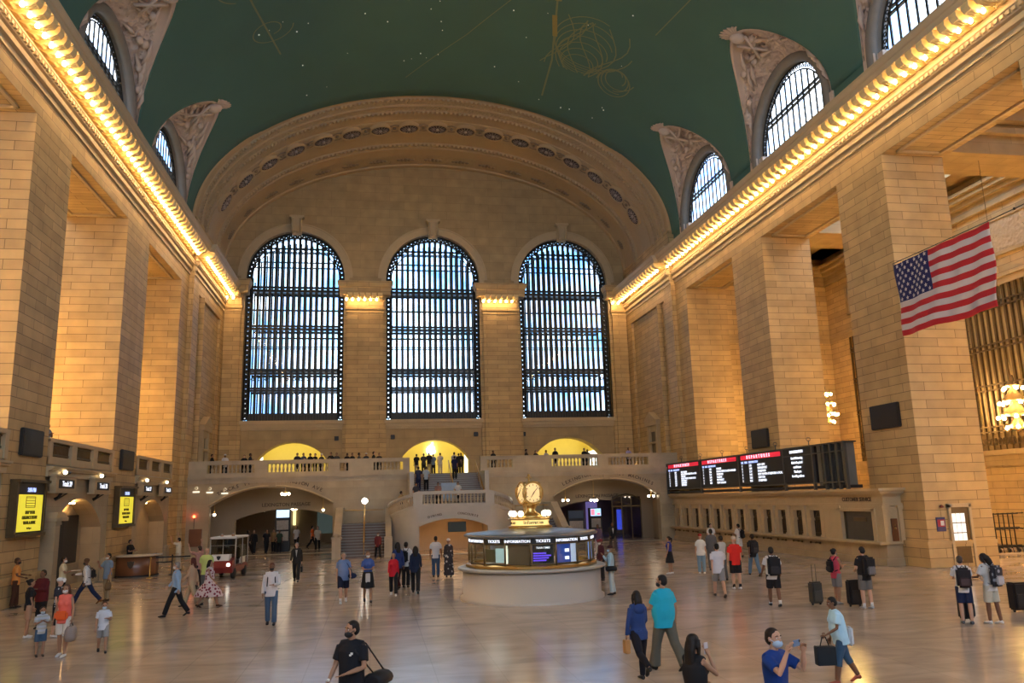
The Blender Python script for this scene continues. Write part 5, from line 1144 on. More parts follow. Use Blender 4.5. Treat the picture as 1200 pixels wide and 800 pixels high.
# ------------------------------------------------------------------ officer's desk, stanchions, utility cart
r = empty('reception_desk', (-17.3, 45.9, 0), label='curved mahogany guard desk with a dark shield on its front, under the yellow display', cat='desk')
def shield(mb, cx, y, cz, s, yd):
    mb.prism([(cx - s, cz + s), (cx - s * .5, cz + s * .85), (cx, cz + s * 1.1), (cx + s * .5, cz + s * .85), (cx + s, cz + s), (cx + s * .9, cz), (cx + s * .5, cz - s * .8), (cx, cz - s * 1.2), (cx - s * .5, cz - s * .8), (cx - s * .9, cz)], 1, y, yd)
b = MB(); b.lathe([(1.05, .05), (1.08, .1), (1.08, .98), (1.0, 1.0)], (-17.35, 45.9, 0), 20, a0=radians(180), a1=radians(370), sx=.98, sy=1.0); b.build('curved_front', WOOD, r)
b = MB(); b.lathe([(.0, 1.0), (1.22, 1.0), (1.24, 1.04), (1.22, 1.08), (0, 1.08)], (-17.35, 45.9, 0), 24, a0=radians(175), a1=radians(375)); b.build('counter_top', mat('pale_counter', (.52, .46, .36), .3), r)
b = MB(); b.lathe([(1.1, .0), (1.1, .08)], (-17.35, 45.9, 0), 20, a0=radians(180), a1=radians(370)); b.build('dark_plinth', BLACK, r)
b = MB(); shield(b, -17.35, 44.8, .62, .17, 44.84); b.build('shield', mat('shield_bronze', (.05, .045, .04), .4, .5), r)
for i, (x, y) in enumerate(((-15.53, 45.6), (-16.2, 44.0), (-16.9, 47.9))):
    r = empty('stanchion', (x, y, 0), label=['black belt stanchion standing right of the guard desk', 'pale belt stanchion in front of the guard desk', 'belt stanchion behind the guard desk'][i], cat='stanchion')
    mm = BRASS if i == 1 else BLACK; b = MB(); b.lathe([(.17, 0), (.17, .02), (.04, .05), (.03, .06), (.03, .92), (.045, .94), (.045, 1.0), (0, 1.02)], (x, y, 0), 12); b.build('post', mm, r)
    if i == 0:
        b = MB(); b.box((x - 1.9, y - .01, .86), (x, y + .01, .94)); b.box((x - .01, y, .86), (x + .9, y + .02, .94)); b.box((x - 1.9, y - .01, .62), (x, y + .01, .68)); b.build('belt', BLACK, r)
def cart():
    rz = radians(-6); r = empty('utility_cart', (-12.25, 42.6, 0), rz, 'small red and white electric cart with a glass cab and two riders, left of centre', 'cart'); RED = mat('cart_red', (.22, .012, .015), .3, coat=.5)
    b = MB(); b.bevbox((-.62, -1.3, .28), (.62, 1.4, .62), .06); b.prism([(-1.3, .3), (-1.42, .55), (-1.3, .86), (-.85, .98), (-.85, .3)], 0, -.6, .6); b.build('red_body', RED, r, local=True)
    b = MB(); b.prism([(-1.36, .86), (-1.28, 1.12), (-.85, 1.14), (-.85, .86)], 0, -.5, .42); b.bevbox((-.66, -.9, 1.86), (.66, 1.4, 1.96), .04); b.box((-.5, .4, .6), (.5, 1.35, 1.5)); wb = b.build('white_hood_and_roof', WHITE, r, local=True)
    b = MB(); shield(b, -.05, -1.40, 1.0, .09, -1.34); b.build('badge', BLACK, r, local=True)
    b = MB()
    for sx in (-.6, .6):
        b.tube([(sx, -.9, .6), (sx, -.85, 1.9)], .035, 6); b.tube([(sx, .3, .6), (sx, .3, 1.9)], .035, 6); b.tube([(sx, 1.35, .6), (sx, 1.35, 1.9)], .035, 6)
    b.tube([(0, -.88, 1.0), (0, -.85, 1.88)], .025, 6); b.tube([(-.6, -.87, 1.55), (.6, -.87, 1.55)], .015, 5); b.build('cab_frame', mat('cart_grey', (.35, .35, .33), .4, .3), r, local=True)
    b = MB(); b.box((-.58, -.88, 1.0), (.58, -.87, 1.86)); b.box((.6, -.85, .95), (.61, 1.3, 1.86)); b.build('windscreen', glassy('cab_glass', ((.55, .55, .5), (.7, .7, .66)), .12), r, local=True)
    b = MB()
    for sx in (-.42, .42): b.ball((sx, -1.38, .66), (.09, .04, .09), 8)
    b.build('headlights', glow('headlight', (1., .95, .8), 4.), r, local=True)
    for sx in (-.55, .55):
        for sy in (-.95, .95): b = MB(); b.lathe([(0, -.08), (.24, -.08), (.26, -.05), (.26, .05), (.24, .08), (0, .08)], (0, 0, 0), 16, axis=0); w_ = b.build('wheel', BLACK, r, local=True); w_.location = (sx, sy, .26)
    b = MB(); b.bevbox((-.5, -.2, .6), (.5, .25, .85), .05); b.bevbox((-.5, .22, .8), (.5, .36, 1.4), .05); b.build('bench_seat', BLACK, r, local=True)
    b = MB(); b.tube([(-.25, -.75, .95), (-.25, -.55, 1.15)], .02, 6); b.tube([(-.25 + .15 * cos(t), -.52 + .05 * sin(t), 1.17 + .13 * sin(t)) for t in [2 * pi * k / 12 for k in range(12)]], .015, 5, closed=True); b.build('steering_wheel', BLACK, r, local=True)
cart()
# things inside the passages
CL = glow('cluster_globe', (1., .80, .55), 13.)
for i, (x, y, z, l) in enumerate(((-11.6, 62.0, 4.2, 'star-like globe cluster under the crown of the left balcony arch'), (-11.4, 66, 3.1, 'bright globe cluster in the middle of the left passage'), (-13.7, 65.2, 3.05, 'globe cluster at the left of the left passage'), (-8.95, 63.4, 2.95, 'globe lamp at the right side of the left arch'), (-16.4, 61.2, 2.85, 'dim globe lamp just inside the left end of the left arch'),
                                  (9.55, 62., 3.15, 'pair of globes at the left side of the right passage'), (12.0, 62.6, 3.1, 'globe cluster in the middle of the right passage'), (16.2, 61.0, 3.3, 'pair of globes beside the right end of the right arch'))):
    r = empty('globe_cluster', (x, y, z), label=l, cat='lamp'); b = MB(); b.tube([(x, y, z + .1), (x, y, 4.7)], .02, 5); b.lathe([(.05, .05), (.12, .1), (.04, .16)], (x, y, z), 8)
    pts = [(.0, 0, 0)] if i in (3, 4) else [(-.2, 0, 0), (.2, 0, 0)] if i in (5, 7) else [(-.24, 0, 0), (.24, 0, 0), (0, -.2, -.04), (0, .2, .04)]
    for p in pts: b.tube([(x, y, z + .12), (x + p[0], y + p[1], z + p[2] + .08)], .015, 5)
    b.build('brass_arms', BRASS, r)
    for p in pts: b = MB(); b.ball((x + p[0], y + p[1], z + p[2]), .1, 8); b.build('globe', CL, r)
def kiosk(x, y, w, h, label, screen_col, st, sides=BLACK):
    r = empty('kiosk', (x, y, 0), label=label, cat='kiosk'); b = MB(); b.bevbox((x - w / 2, y, 0), (x + w / 2, y + .6, h), .03); b.build('black_cabinet', sides, r)
    b = MB(); b.box((x - w / 2 + .06, y - .02, h - .62), (x + w / 2 - .06, y, h - .06)); b.build('lit_screen', glow('kiosk_%s' % label[:6].replace(' ', '_'), screen_col, st), r)
    for z_ in (h - 1.5, h - 2.3):
        if z_ > 0: b = MB(); b.box((x - w / 2 + .1, y - .02, z_), (x + w / 2 - .1, y, z_ + .68)); b.build('framed_map', mat('map_paper', (.34, .30, .26), .5, var=.4, scale=9.) if 'map_paper' not in bpy.data.materials else bpy.data.materials['map_paper'], r)
kiosk(-11.85, 63., 1.05, 3.1, 'tall black kiosk with a blue-white screen and two maps in the left passage', (.55, .75, 1.), .7)
kiosk(10.6, 63., 1.3, 2.35, 'black vending cabinet in the right passage', (.02, .03, .05), .2)
kiosk(12.1, 62.6, .95, 2.5, 'colourful lit advert kiosk in the right passage', (.35, .6, .95), .8)
b = MB(); b.box((11.72, 62.56, 1.95), (12.0, 62.58, 2.4)); b.box((12.2, 62.56, 1.95), (12.45, 62.58, 2.1)); tag(b.build('advert_patch', glow('advert_pink', (1., .25, .35), .6)), 'pink patch of the colourful advert in the right passage', 'advert')
for x, y, w_, z0, z1, c, s_, l in ((-13.0, 75.8, .8, 1.6, 3.0, (.7, .72, .8), 1.2, 'pale lit shop window at the back of the left passage'), (-12.2, 75.8, .25, 1.6, 3.2, (1., .85, .4), 2., 'thin yellow lit strip at the back of the left passage'), (-9.5, 75.8, 1.4, .8, 3., (.10, .14, .13), .5, 'dark green lit doorway at the back of the left passage'),
                                  (9.4, 75.7, .9, .6, 3., (.9, .35, .12), .8, 'orange lit poster at the back of the right passage'), (15.3, 75.7, 1.1, .3, 2.9, (.25, .2, .55), .7, 'violet lit doorway at the back of the right passage'), (16.0, 69., .5, .5, 2.2, (.08, .15, 1.), 2.2, 'tall blue lit screen in the right passage')):
    b = MB(); b.bevbox((x - w_ / 2, y - .06, z0), (x + w_ / 2, y + .06, z1), .01); tag(b.build('lit_panel', glow('lit_' + l[:9].replace(' ', '_') + str(int(x)), c, s_ * .4)), l, 'sign')
r = empty('glazed_door', (15.2, 64.1, 0), label='arched glazed bronze door frame at the right of the right passage', cat='door'); b = MB()
for x in (13.9, 14.7, 15.5, 16.3): b.box((x - .04, 64.0, 0), (x + .04, 64.1, 3.1 + (.35 if 14 < x < 16 else 0)))
b.box((13.9, 64, 2.5), (16.3, 64.1, 2.6)); b.tube([(13.9, 64.05, 3.05), (14.5, 64.05, 3.4), (15.1, 64.05, 3.52), (15.7, 64.05, 3.4), (16.3, 64.05, 3.05)], .05, 6); b.build('bronze_frame', BRONZE, r)
b = MB(); b.box((13.9, 64.04, 0), (16.3, 64.06, 3.3)); b.build('glass', glassy('door_glass', ((.5, .5, .6), (.6, .6, .7)), .1), r)
b = MB(); b.bevbox((-.95, 55.5, 1.35), (.85, 55.6, 2.0), .02); 
b = MB(); b.bevbox((-.35, 53.9, 1.35), (.85, 54.0, 2.0), .02); tag(b.build('notice_board', mat('dark_green_board', (.03, .045, .035), .5)), 'dark green hanging board inside the low arch under the landing', 'board')
b = MB(); b.bevbox((-.55, 56.55, ZL + .35), (.5, 56.62, ZL + 1.6), .01); tag(b.build('floor_sign', mat('pale_blue_sign', (.30, .42, .60), .5)), 'pale blue blank-looking sign board on the central stair', 'sign')
for sx in (-1, 1): pass
# ------------------------------------------------------------------ people
_mc = {}
def cm(col, rough=.8, kind='plain'):
    """cloth / skin / hair material by colour and weave"""
    key = (tuple(col), rough, kind)
    if key in _mc: return _mc[key]
    nm = 'cloth_%d' % len(_mc); m = mat(nm, col, rough, var=.10, scale=6., spec=.25)
    if kind != 'plain':
        nt = m.node_tree; L = nt.links.new; b = nt.nodes['Principled BSDF']; tc = _n(nt, 'ShaderNodeTexCoord')
        if kind in ('stripes', 'vstripes'):
            w_ = _n(nt, 'ShaderNodeTexWave', Scale=3.4, wave_type='BANDS', bands_direction='Z' if kind == 'stripes' else 'X'); L(tc.outputs['Object'], w_.inputs['Vector']); out = w_.outputs['Fac']
        else:
            w_ = _n(nt, 'ShaderNodeTexVoronoi', Scale=11. if kind == 'dots' else 7.); L(tc.outputs['Object'], w_.inputs['Vector']); out = w_.outputs['Distance']
        cr = _n(nt, 'ShaderNodeValToRGB'); e = cr.color_ramp.elements; e[0].position = .40 if kind != 'patches' else .3; e[1].position = e[0].position + .06
        e[0].color = (*col, 1); alt = {'stripes': (.45, .5, .58), 'vstripes': (.12, .16, .25), 'dots': (.62, .5, .5), 'patches': (.03, .03, .04)}[kind]; e[1].color = (*alt, 1)
        L(out, cr.inputs[0]); L(cr.outputs[0], b.inputs['Base Color'])
    _mc[key] = m; return m
SK = {'light': (.50, .30, .21), 'tan': (.36, .20, .125), 'brown': (.17, .085, .05), 'dark': (.075, .038, .025)}
EYEW = mat('eye_white', (.7, .68, .65), .3); EYED = mat('eye_dark', (.02, .012, .01), .2); LIP = mat('lip', (.32, .12, .10), .5)
def remesh(mb, vox, name, m, parent, smooth=2):
    me = bpy.data.meshes.new('t'); me.from_pydata(mb.v, [], mb.f); me.validate(); o = bpy.data.objects.new('t', me); COL.objects.link(o)
    r = o.modifiers.new('r', 'REMESH'); r.mode = 'VOXEL'; r.voxel_size = vox; r.use_smooth_shade = True
    if smooth: s = o.modifiers.new('s', 'SMOOTH'); s.factor = .5; s.iterations = smooth
    dg = bpy.context.evaluated_depsgraph_get(); me2 = bpy.data.meshes.new_from_object(o.evaluated_get(dg)); COL.objects.unlink(o); bpy.data.objects.remove(o)
    me2.materials.clear(); me2.materials.append(m); q = bpy.data.objects.new(name, me2); COL.objects.link(q); q.parent = parent; return q
def append_mesh(o, mb, mi=0):
    bm = bmesh.new(); bm.from_mesh(o.data); vs = [bm.verts.new(v) for v in mb.v]
    for f in mb.f:
        try: q = bm.faces.new([vs[i] for i in f]); q.smooth = True; q.material_index = mi
        except ValueError: pass
    bm.to_mesh(o.data); bm.free()
V = Vector
POSES = {  # (thigh forward deg, knee bend deg) left, right ; arm (forward, out, elbow bend, inward) left, right
    'stand': ((2, 4), (-2, 4), (4, 8, 12, 0), (4, 8, 12, 0)),
    'walk': ((24, 6), (-20, 14), (-20, 7, 14, 0), (22, 7, 22, 0)),
    'walk2': ((-18, 22), (24, 5), (22, 8, 25, 0), (-18, 8, 14, 0)),
    'stride': ((32, 8), (-27, 16), (-10, 8, 20, 0), (40, 8, 45, 0)),
    'hold': ((3, 5), (-3, 5), (22, 10, 78, 35), (22, 10, 78, 35)),
    'phone': ((3, 5), (-3, 5), (6, 8, 12, 0), (32, 12, 118, 18)),
    'photo': ((3, 5), (-3, 5), (60, 14, 100, 30), (64, 24, 98, 24)),
    'lean': ((14, 6), (-6, 6), (48, 10, 40, 20), (48, 10, 40, 20)),
    'sit': ((84, 84), (84, 84), (30, 10, 62, 20), (30, 10, 62, 20)),
    'folded': ((3, 4), (-3, 4), (20, 12, 100, 60), (20, 12, 100, 60)),
    'raise': ((4, 5), (-4, 5), (110, 18, 60, 0), (150, 20, 20, 0)),
    'walkhold': ((20, 6), (-16, 14), (20, 10, 85, 35), (-5, 10, 18, 0)),
    'bagcarry': ((3, 4), (-3, 4), (2, 12, 8, 0), (2, 12, 8, 0)),
}
COUNT = [0]
def person(x, y, z=0., face=0., h=1.72, pose='stand', label='', skin='light', sex='m', hair=(.02, .013, .01), hairlen=0, top=(.5, .5, .5), topk='plain', sleeve='short',
           bottom='trousers', bcol=(.03, .03, .04), bk='plain', shoe=(.02, .02, .02), mask=None, hat=None, fat=1., lean=0., vox=.02, turn=0., nod=0., group=None, jacket=None, socks=None, tuck=False):
    s = h / 1.75; P = POSES[pose] if isinstance(pose, str) else pose
    root = empty('person', (x, y, z), -radians(face), label, 'person', group); root.scale = (1, 1, 1)
    sw = .175 if sex == 'm' else .150; hw = .095
    hipz = .93
    def leg(side, th, kn):
        hp = V((side * hw, 0, hipz)); a = radians(th); k = hp + V((side * .012, sin(a), -cos(a))) * .43; c = a - radians(kn); an = k + V((0, sin(c), -cos(c))) * .42; return hp, k, an, c
    LL = leg(-1, *P[0]); RL = leg(1, *P[1]); drop = min(LL[2].z, RL[2].z) - .085
    if pose == 'sit': drop = 0
    sh = V((0, 0, -drop)); 
    LL = [p + sh if isinstance(p, Vector) else p for p in LL]; RL = [p + sh if isinstance(p, Vector) else p for p in RL]; pel = V((0, 0, hipz)) + sh
    la = radians(lean); ax = V((0, sin(la), cos(la)))
    def up(d): return pel + ax * d
    fwd = V((0, cos(la), -sin(la)))
    chest = up(.40); neck = up(.545); headc = up(.70) + fwd * .015
    def arm(side, f, o, e, i):
        f, o, e, i = map(radians, (f, o, e, i)); sp = up(.485) + V((side * sw, 0, 0)); d = V((side * sin(o), sin(f) * cos(o), -cos(f) * cos(o))); el = sp + d * .285
        g = f + e; d2 = V((side * (sin(o) * .4 * cos(i) - sin(i)), sin(g) * cos(i), -cos(g) * cos(o))).normalized(); wr = el + d2 * .25; return sp, el, wr, d2
    LA = arm(-1, *P[2]); RA = arm(1, *P[3])
    def S(p): return p * s
    F = fat; Fw = (F - 1) * .6 + 1
    def torso(mb, g, z0=-.08, z1=.5, arms=True):
        pr = [(-.08, .105, .16), (.0, .115, .168), (.10, .105 * F, .150 * Fw), (.2, .108 * F, .148 * Fw), (.32, .118, .165), (.42, .115, .178 if sex == 'm' else .155), (.49, .085, .15 if sex == 'm' else .13), (.53, .06, .08)]
        pr = [q for q in pr if z0 - .001 <= q[0] <= z1 + .001]
        if sex == 'f': pr = [(a, b * (.92 if .05 < a < .25 else 1), c * (.88 if .05 < a < .25 else (1.05 if a < .05 else .94))) for a, b, c in pr]
        mb.tube([S(up(a) + fwd * (.012 if .05 < a < .3 and F > 1.05 else 0)) for a, b, c in pr], [((b * F ** .5 + g) * s, (c * Fw + g) * s) for a, b, c in pr], 16)
        if arms: mb.tube([S(LA[0]), S(up(.5)), S(RA[0])], [(.055 + g) * s, (.07 + g) * s, (.055 + g) * s], 10)
        if sex == 'f' and z1 > .4:
            for q in (-1, 1): mb.ball(S(up(.36) + fwd * .085 + V((q * .07, 0, 0))), (.065 + g) * s, 8)
    def legs(mb, g, f0=0., f1=1., thick=1., taper=1.):
        for A in (LL, RL):
            P3 = [A[0] + V((0, 0, .02)), A[0].lerp(A[1], .5), A[1], A[1].lerp(A[2], .35), A[2]]; R3 = [.088, .078, .056, .058, .040]
            if bottom in ('jeans', 'trousers', 'wide') and g > .004: R3 = [.09, .08, .066, .066, .062 if bottom != 'wide' else .085]
            n = 5 if f1 > .99 else (4 if f1 > .7 else 3); 
            pts, rr = P3[:n], R3[:n]
            if f1 <= .55: pts = [P3[0], P3[1], P3[2].lerp(P3[1], .15)]; rr = [.092, .092, .088]
            mb.tube([S(p) for p in pts], [(r * (1 + (F - 1) * .5) * thick + g) * s for r in rr], 10)
    def arms_(mb, g, frac):
        for A in (LA, RA):
            pts = [A[0], A[0].lerp(A[1], .5), A[1], A[1].lerp(A[2], .4), A[2]]; R3 = [.052, .045, .037, .037, .024]
            if sex == 'f': R3 = [.044, .038, .031, .031, .021]
            if frac == 'short': pts = [A[0], A[0].lerp(A[1], .35), A[0].lerp(A[1], .72)]; R3 = [.056, .055, .056]
            mb.tube([S(p) for p in pts], [(r + g) * s for r in R3], 9)
    # body -------------------------------------------------
    b = MB(); torso(b, 0.); legs(b, 0.); arms_(b, 0., 'long')
    b.tube([S(up(.48)), S(neck), S(headc - ax * .06)], [.07 * s, .052 * s, .050 * s], 12)
    yaw = -radians(turn); hd = V((sin(-yaw) * 1, cos(yaw), 0)); hr = V((cos(yaw), sin(yaw), 0)); nd = radians(nod); hu = V((0, 0, 1)); hf = (hd * cos(nd) - hu * sin(nd)); hu2 = (hu * cos(nd) + hd * sin(nd))
    def H(a, f_, u): return S(headc + hr * a + hf * f_ + hu2 * u)
    hs = 1.0 if h > 1.3 else 1.2
    def hball(mb, c, r, n=12):
        o = len(mb.v); mb.ball((0, 0, 0), [q * s * hs for q in r], n); M = Matrix(((hr.x, hf.x, hu2.x), (hr.y, hf.y, hu2.y), (hr.z, hf.z, hu2.z))); C_ = H(*[q * hs for q in c])
        for i in range(o, len(mb.v)): mb.v[i] = tuple(M @ V(mb.v[i]) + C_)
    hball(b, (0, -.005, .03), (.076, .095, .088)); hball(b, (0, .022, -.035), (.060, .070, .078)); hball(b, (0, .055, -.085), (.032, .03, .026))
    hball(b, (0, .098, -.01), (.012, .020, .026), 8); hball(b, (0, .085, -.048), (.026, .015, .014), 8)
    for q in (-1, 1): hball(b, (q * .078, -.005, -.005), (.010, .018, .032), 8); hball(b, (q * .034, .07, .03), (.022, .02, .010), 8)
    # palms and feet
    for A in (LA, RA): d = A[3]; b.tube([S(A[2]), S(A[2] + d * .05), S(A[2] + d * .088)], [(.024 * s, .018 * s), (.040 * s, .016 * s), (.036 * s, .012 * s)], 10)
    for A in (LL, RL): b.tube([S(A[2] + V((0, -.03, -.045))), S(A[2] + V((0, .08, -.055)))], [.035 * s, .028 * s], 8)
    body = remesh(b, vox * s if h > 1.3 else vox * s * .8, 'body', cm(SK[skin], .6), root, 2)
    fg = MB()                                                        # five fingers on each hand, curled
    for side, A in ((-1, LA), (1, RA)):
        d = A[3]; a = d.cross(V((0, 0, 1))); a = a.normalized() if a.length > .1 else V((1, 0, 0)); nrm = a.cross(d).normalized()
        curl = nrm * (-1 if pose in ('photo', 'phone', 'raise') else -1)
        if pose not in ('photo', 'phone', 'raise', 'hold', 'walkhold', 'folded', 'lean', 'sit'): a = V((0, 1, 0)) - d * d.y; a.normalize(); curl = V((-side, 0, 0))
        base = A[2] + d * .082
        for k, ln in enumerate((.058, .068, .072, .066)):
            off = a * ((k - 1.5) * .019); p0 = base + off - d * .015; p1 = base + off + d * ln * .55 + curl * .008; p2 = base + off + d * ln * .85 + curl * .028; fg.tube([S(p0), S(p1), S(p2)], [.0098 * s, .009 * s, .007 * s], 6)
        t0 = A[2] + d * .03 + a * .032; fg.tube([S(t0), S(t0 + d * .03 + a * .022 + curl * .01), S(t0 + d * .056 + a * .02 + curl * .022)], [.013 * s, .011 * s, .008 * s], 6)
    append_mesh(body, fg)
    # eyes
    if vox <= .013 or h < 0:
        e = MB()
        for q in (-1, 1): hball(e, (q * .031, .0765, .008), (.014, .008, .008), 8)
        e.build('eyes', EYEW, root, local=True, rec=False); e = MB()
        for q in (-1, 1): hball(e, (q * .031, .083, .008), (.006, .004, .006), 6); 
        e.build('pupils', EYED, root, local=True, rec=False)
        e = MB()
        for q in (-1, 1): e.tube([H(q * .014, .086, .031), H(q * .032, .088, .037), H(q * .052, .074, .030)], [.004, .006, .003], 5)
        e.build('eyebrows', cm(hair), root, local=True, rec=False)
        if not mask: e = MB(); hball(e, (0, .099, -.048), (.022, .008, .008), 8); e.build('lips', LIP, root, local=True, rec=False)
    else:
        e = MB()
        for q in (-1, 1): hball(e, (q * .031, .080, .010), (.013, .006, .009), 6)
        e.build('eyes', EYED, root, local=True, rec=False)
    # upper garment ------------------------------------------
    g = .020
    if top is not None:
        t = MB(); torso(t, g, -.08 if not tuck else 0., .53)
        t.tube([S(up(-.13 if not tuck else -.02)), S(up(.05))], [((.115 * F ** .5 + .022) * s, (.165 * Fw + .024) * s), ((.115 * F ** .5 + .02) * s, (.158 * Fw + .022) * s)], 16) if not tuck else None
        if sleeve != 'none': arms_(t, .016, sleeve)
        o = remesh(t, max(vox, .015) * s, 'shirt' if not jacket else 'jacket', cm(top, .8, topk), root, 1)
        if sex == 'm' and sleeve == 'short' and vox < .013: c = MB(); c.tube([S(neck - ax * .01 + V((.062 * cos(a_), .062 * sin(a_), 0))) for a_ in [2 * pi * k / 12 for k in range(12)]], .014 * s, 6, closed=True); c.build('collar', cm(top, .8, topk), o, local=True)
        if jacket: c = MB(); c.prism([(-.045, .50), (.045, .50), (.0, .18)], 1, .0, .03); c.xf(Matrix.Translation(S(V((0, .115, pel.z + .0)))) @ Matrix.Scale(s, 4)); c.build('shirt_front', cm(jacket), o, local=True)
    # lower garment ------------------------------------------
    if bottom:
        t = MB()
        if bottom in ('skirt', 'dress', 'longdress'):
            L_ = {'skirt': -.42, 'dress': -.50, 'longdress': -.84}[bottom]; sp = abs(P[0][0] - P[1][0]) / 100.
            t.tube([S(up(.12)), S(up(.0)), S(up(-.1)), S(pel + V((0, 0, L_ * .6))), S(pel + V((0, 0, L_)))], [(.11 * F * s + .02, .15 * Fw * s + .02), (.125 * F * s + .02, .175 * Fw * s + .02), ((.13 + sp * .2) * F * s + .02, .19 * s + .02), ((.15 + sp * .45) * F * s + .01, .21 * s + .02), ((.17 + sp * .6) * F * s + .01, .235 * s + .02)], 18)
        else:
            t.tube([S(up(.07)), S(up(.0)), S(up(-.07)), S(pel + V((0, 0, -.12)))], [((.112 * F ** .5 + .014) * s, (.155 * Fw + .014) * s), ((.118 * F ** .5 + .014) * s, (.17 * Fw + .014) * s), ((.115 + .014) * s, (.165 * Fw + .014) * s), ((.085) * s, .13 * s)], 16)
            legs(t, .014, 0, {'trousers': 1., 'jeans': 1., 'wide': 1., 'capri': .8, 'shorts': .5, 'leggings': 1.}[bottom])
        remesh(t, max(vox, .015) * s, {'skirt': 'skirt', 'dress': 'dress', 'longdress': 'dress', 'shorts': 'shorts'}.get(bottom, 'trousers'), cm(bcol, .8, bk), root, 1)
    # shoes and socks
    for A in (LL, RL):
        c = A[3]; fy = V((0, cos(c * .5), sin(c * .5) * (1 if c > 0 else 1))); an = A[2]; t = MB()
        zz = an.z - .05; sl = -max(0, -c) * .7; f_ = V((0, cos(sl), sin(sl)))
        t.tube([S(an + V((0, -.055, -.035))), S(an + V((0, -.03, -.04))), S(an + V((0, .05, -.045))), S(an + f_ * .13 + V((0, 0, -.055))), S(an + f_ * .18 + V((0, 0, -.06)))], [(.03 * s, .035 * s), (.043 * s, .045 * s), (.045 * s, .036 * s), (.046 * s, .027 * s), (.03 * s, .018 * s)], 10)
        sh_ = t.build('shoe', cm(shoe, .5), root, local=True)
        if socks: t = MB(); t.tube([S(an + V((0, 0, -.02))), S(an + V((0, 0, .10)))], .046 * s, 10); t.build('sock', cm(socks), root, local=True)
    # hair ---------------------------------------------------
    t = MB()
    if hat is None or hairlen: 
        if hair is not None:
            hball(t, (0, -.018, .042), (.084, .098, .088)); hball(t, (0, -.045, .0), (.082, .075, .085))
            for i in range(len(t.v)):                                # keep the face free
                p = V(t.v[i]) - headc * s; f_ = p.dot(hf) / s; u_ = p.dot(hu2) / s
                if f_ > .045 * hs and u_ < .065 * hs: t.v[i] = tuple(V(t.v[i]) - hf * (f_ - .045 * hs) * s)
            if hairlen == 0 and sex == 'm': pass
            if hairlen >= 1:
                L2 = {1: .10, 2: .26, 3: .42}[hairlen]; n_ = [H(0, -.06, .02), H(0, -.09, -.08), H(0, -.105, -.08 - L2 * .6), H(0, -.09, -.08 - L2)]
                t.tube(n_, [(.05 * s, .085 * s), (.05 * s, .09 * s), (.04 * s, .085 * s), (.02 * s, .05 * s)], 10)
                for q in (-1, 1): t.tube([H(q * .07, .01, .05), H(q * .086, .0, -.03), H(q * .085, -.02, -.09 - L2 * .3)], [.026 * s, .03 * s, .02 * s], 8)
            if hairlen == -1: hball(t, (0, -.12, .06), (.045, .045, .045))   # bun / tail
            if hairlen == -2: t.tube([H(0, -.10, .06), H(0, -.16, .02), H(0, -.15, -.12), H(0, -.12, -.2)], [.02 * s, .035 * s, .03 * s, .012 * s], 8)
            remesh(t, max(vox * .75, .010) * s, 'hair', cm(hair, .55), root, 1)
    if hat:
        col, brim = hat; t = MB(); hball(t, (0, -.008, .07), (.092, .106, .075))
        t.tube([H(0, .07, .06), H(0, .13, .05), H(0, .17, .035)], [(.012 * s, .075 * s), (.01 * s, .07 * s), (.006 * s, .05 * s)], 10) if brim else None
        t.build('cap' if brim else 'head_cover', cm(col), root, local=True)
    if mask:
        t = MB(); hball(t, (0, .045, -.055), (.064, .068, .05), 12); t.tube([H(-.06, .05, -.03), H(-.082, -.0, .0)], .004 * s, 4); t.tube([H(.06, .05, -.03), H(.082, 0, .0)], .004 * s, 4); t.build('face_mask', cm(mask, .7), root, local=True)
    root['_j'] = [0]; del root['_j']
    return dict(root=root, S=S, LA=LA, RA=RA, up=up, pel=pel, head=headc, s=s, fwd=fwd, H=H)
def carried(p, name, label, cat):
    """a carried thing: its own top-level object standing at the bearer's place"""
    r = p['root']; o = empty(name, tuple(r.location), 0, label, cat); o.rotation_euler = r.rotation_euler; return o
def backpack(p, col, label, kind='plain', size=1., trim=None):
    o = carried(p, 'backpack', label, 'backpack'); s = p['s']; c = p['up'](.27) * s; b = MB(); w, d, h = .15 * size, .075 * size, .22 * size
    b.bevbox((c.x - w, c.y - .16 * s - 2 * d, c.z - h), (c.x + w, c.y - .155 * s, c.z + h), .05); b.build('pack', cm(col, .7, kind), o, local=True)
    b = MB(); b.bevbox((c.x - w * .75, c.y - .16 * s - 2 * d - .04, c.z - h * .85), (c.x + w * .75, c.y - .16 * s - 2 * d + .02, c.z + h * .05), .03); b.build('front_pocket', cm(trim or [q * 1.5 + .01 for q in col], .7), o, local=True)
    b = MB()
    for q in (-1, 1): b.tube([(c.x + q * .09, c.y - .16 * s, c.z + h * .9), (c.x + q * .10, c.y - .03, p['up'](.56).z * s + .005), (c.x + q * .105, c.y + .145 * s, c.z + .1), (c.x + q * .12, c.y + .1, c.z - h * .5), (c.x + q * .12, c.y - .15, c.z - h * .8)], .016, 6)
    b.tube([(c.x - .04, c.y - .17, c.z + h), (c.x, c.y - .19, c.z + h + .05), (c.x + .04, c.y - .17, c.z + h)], .01, 5); b.build('straps', cm(col, .7), o, local=True); return o
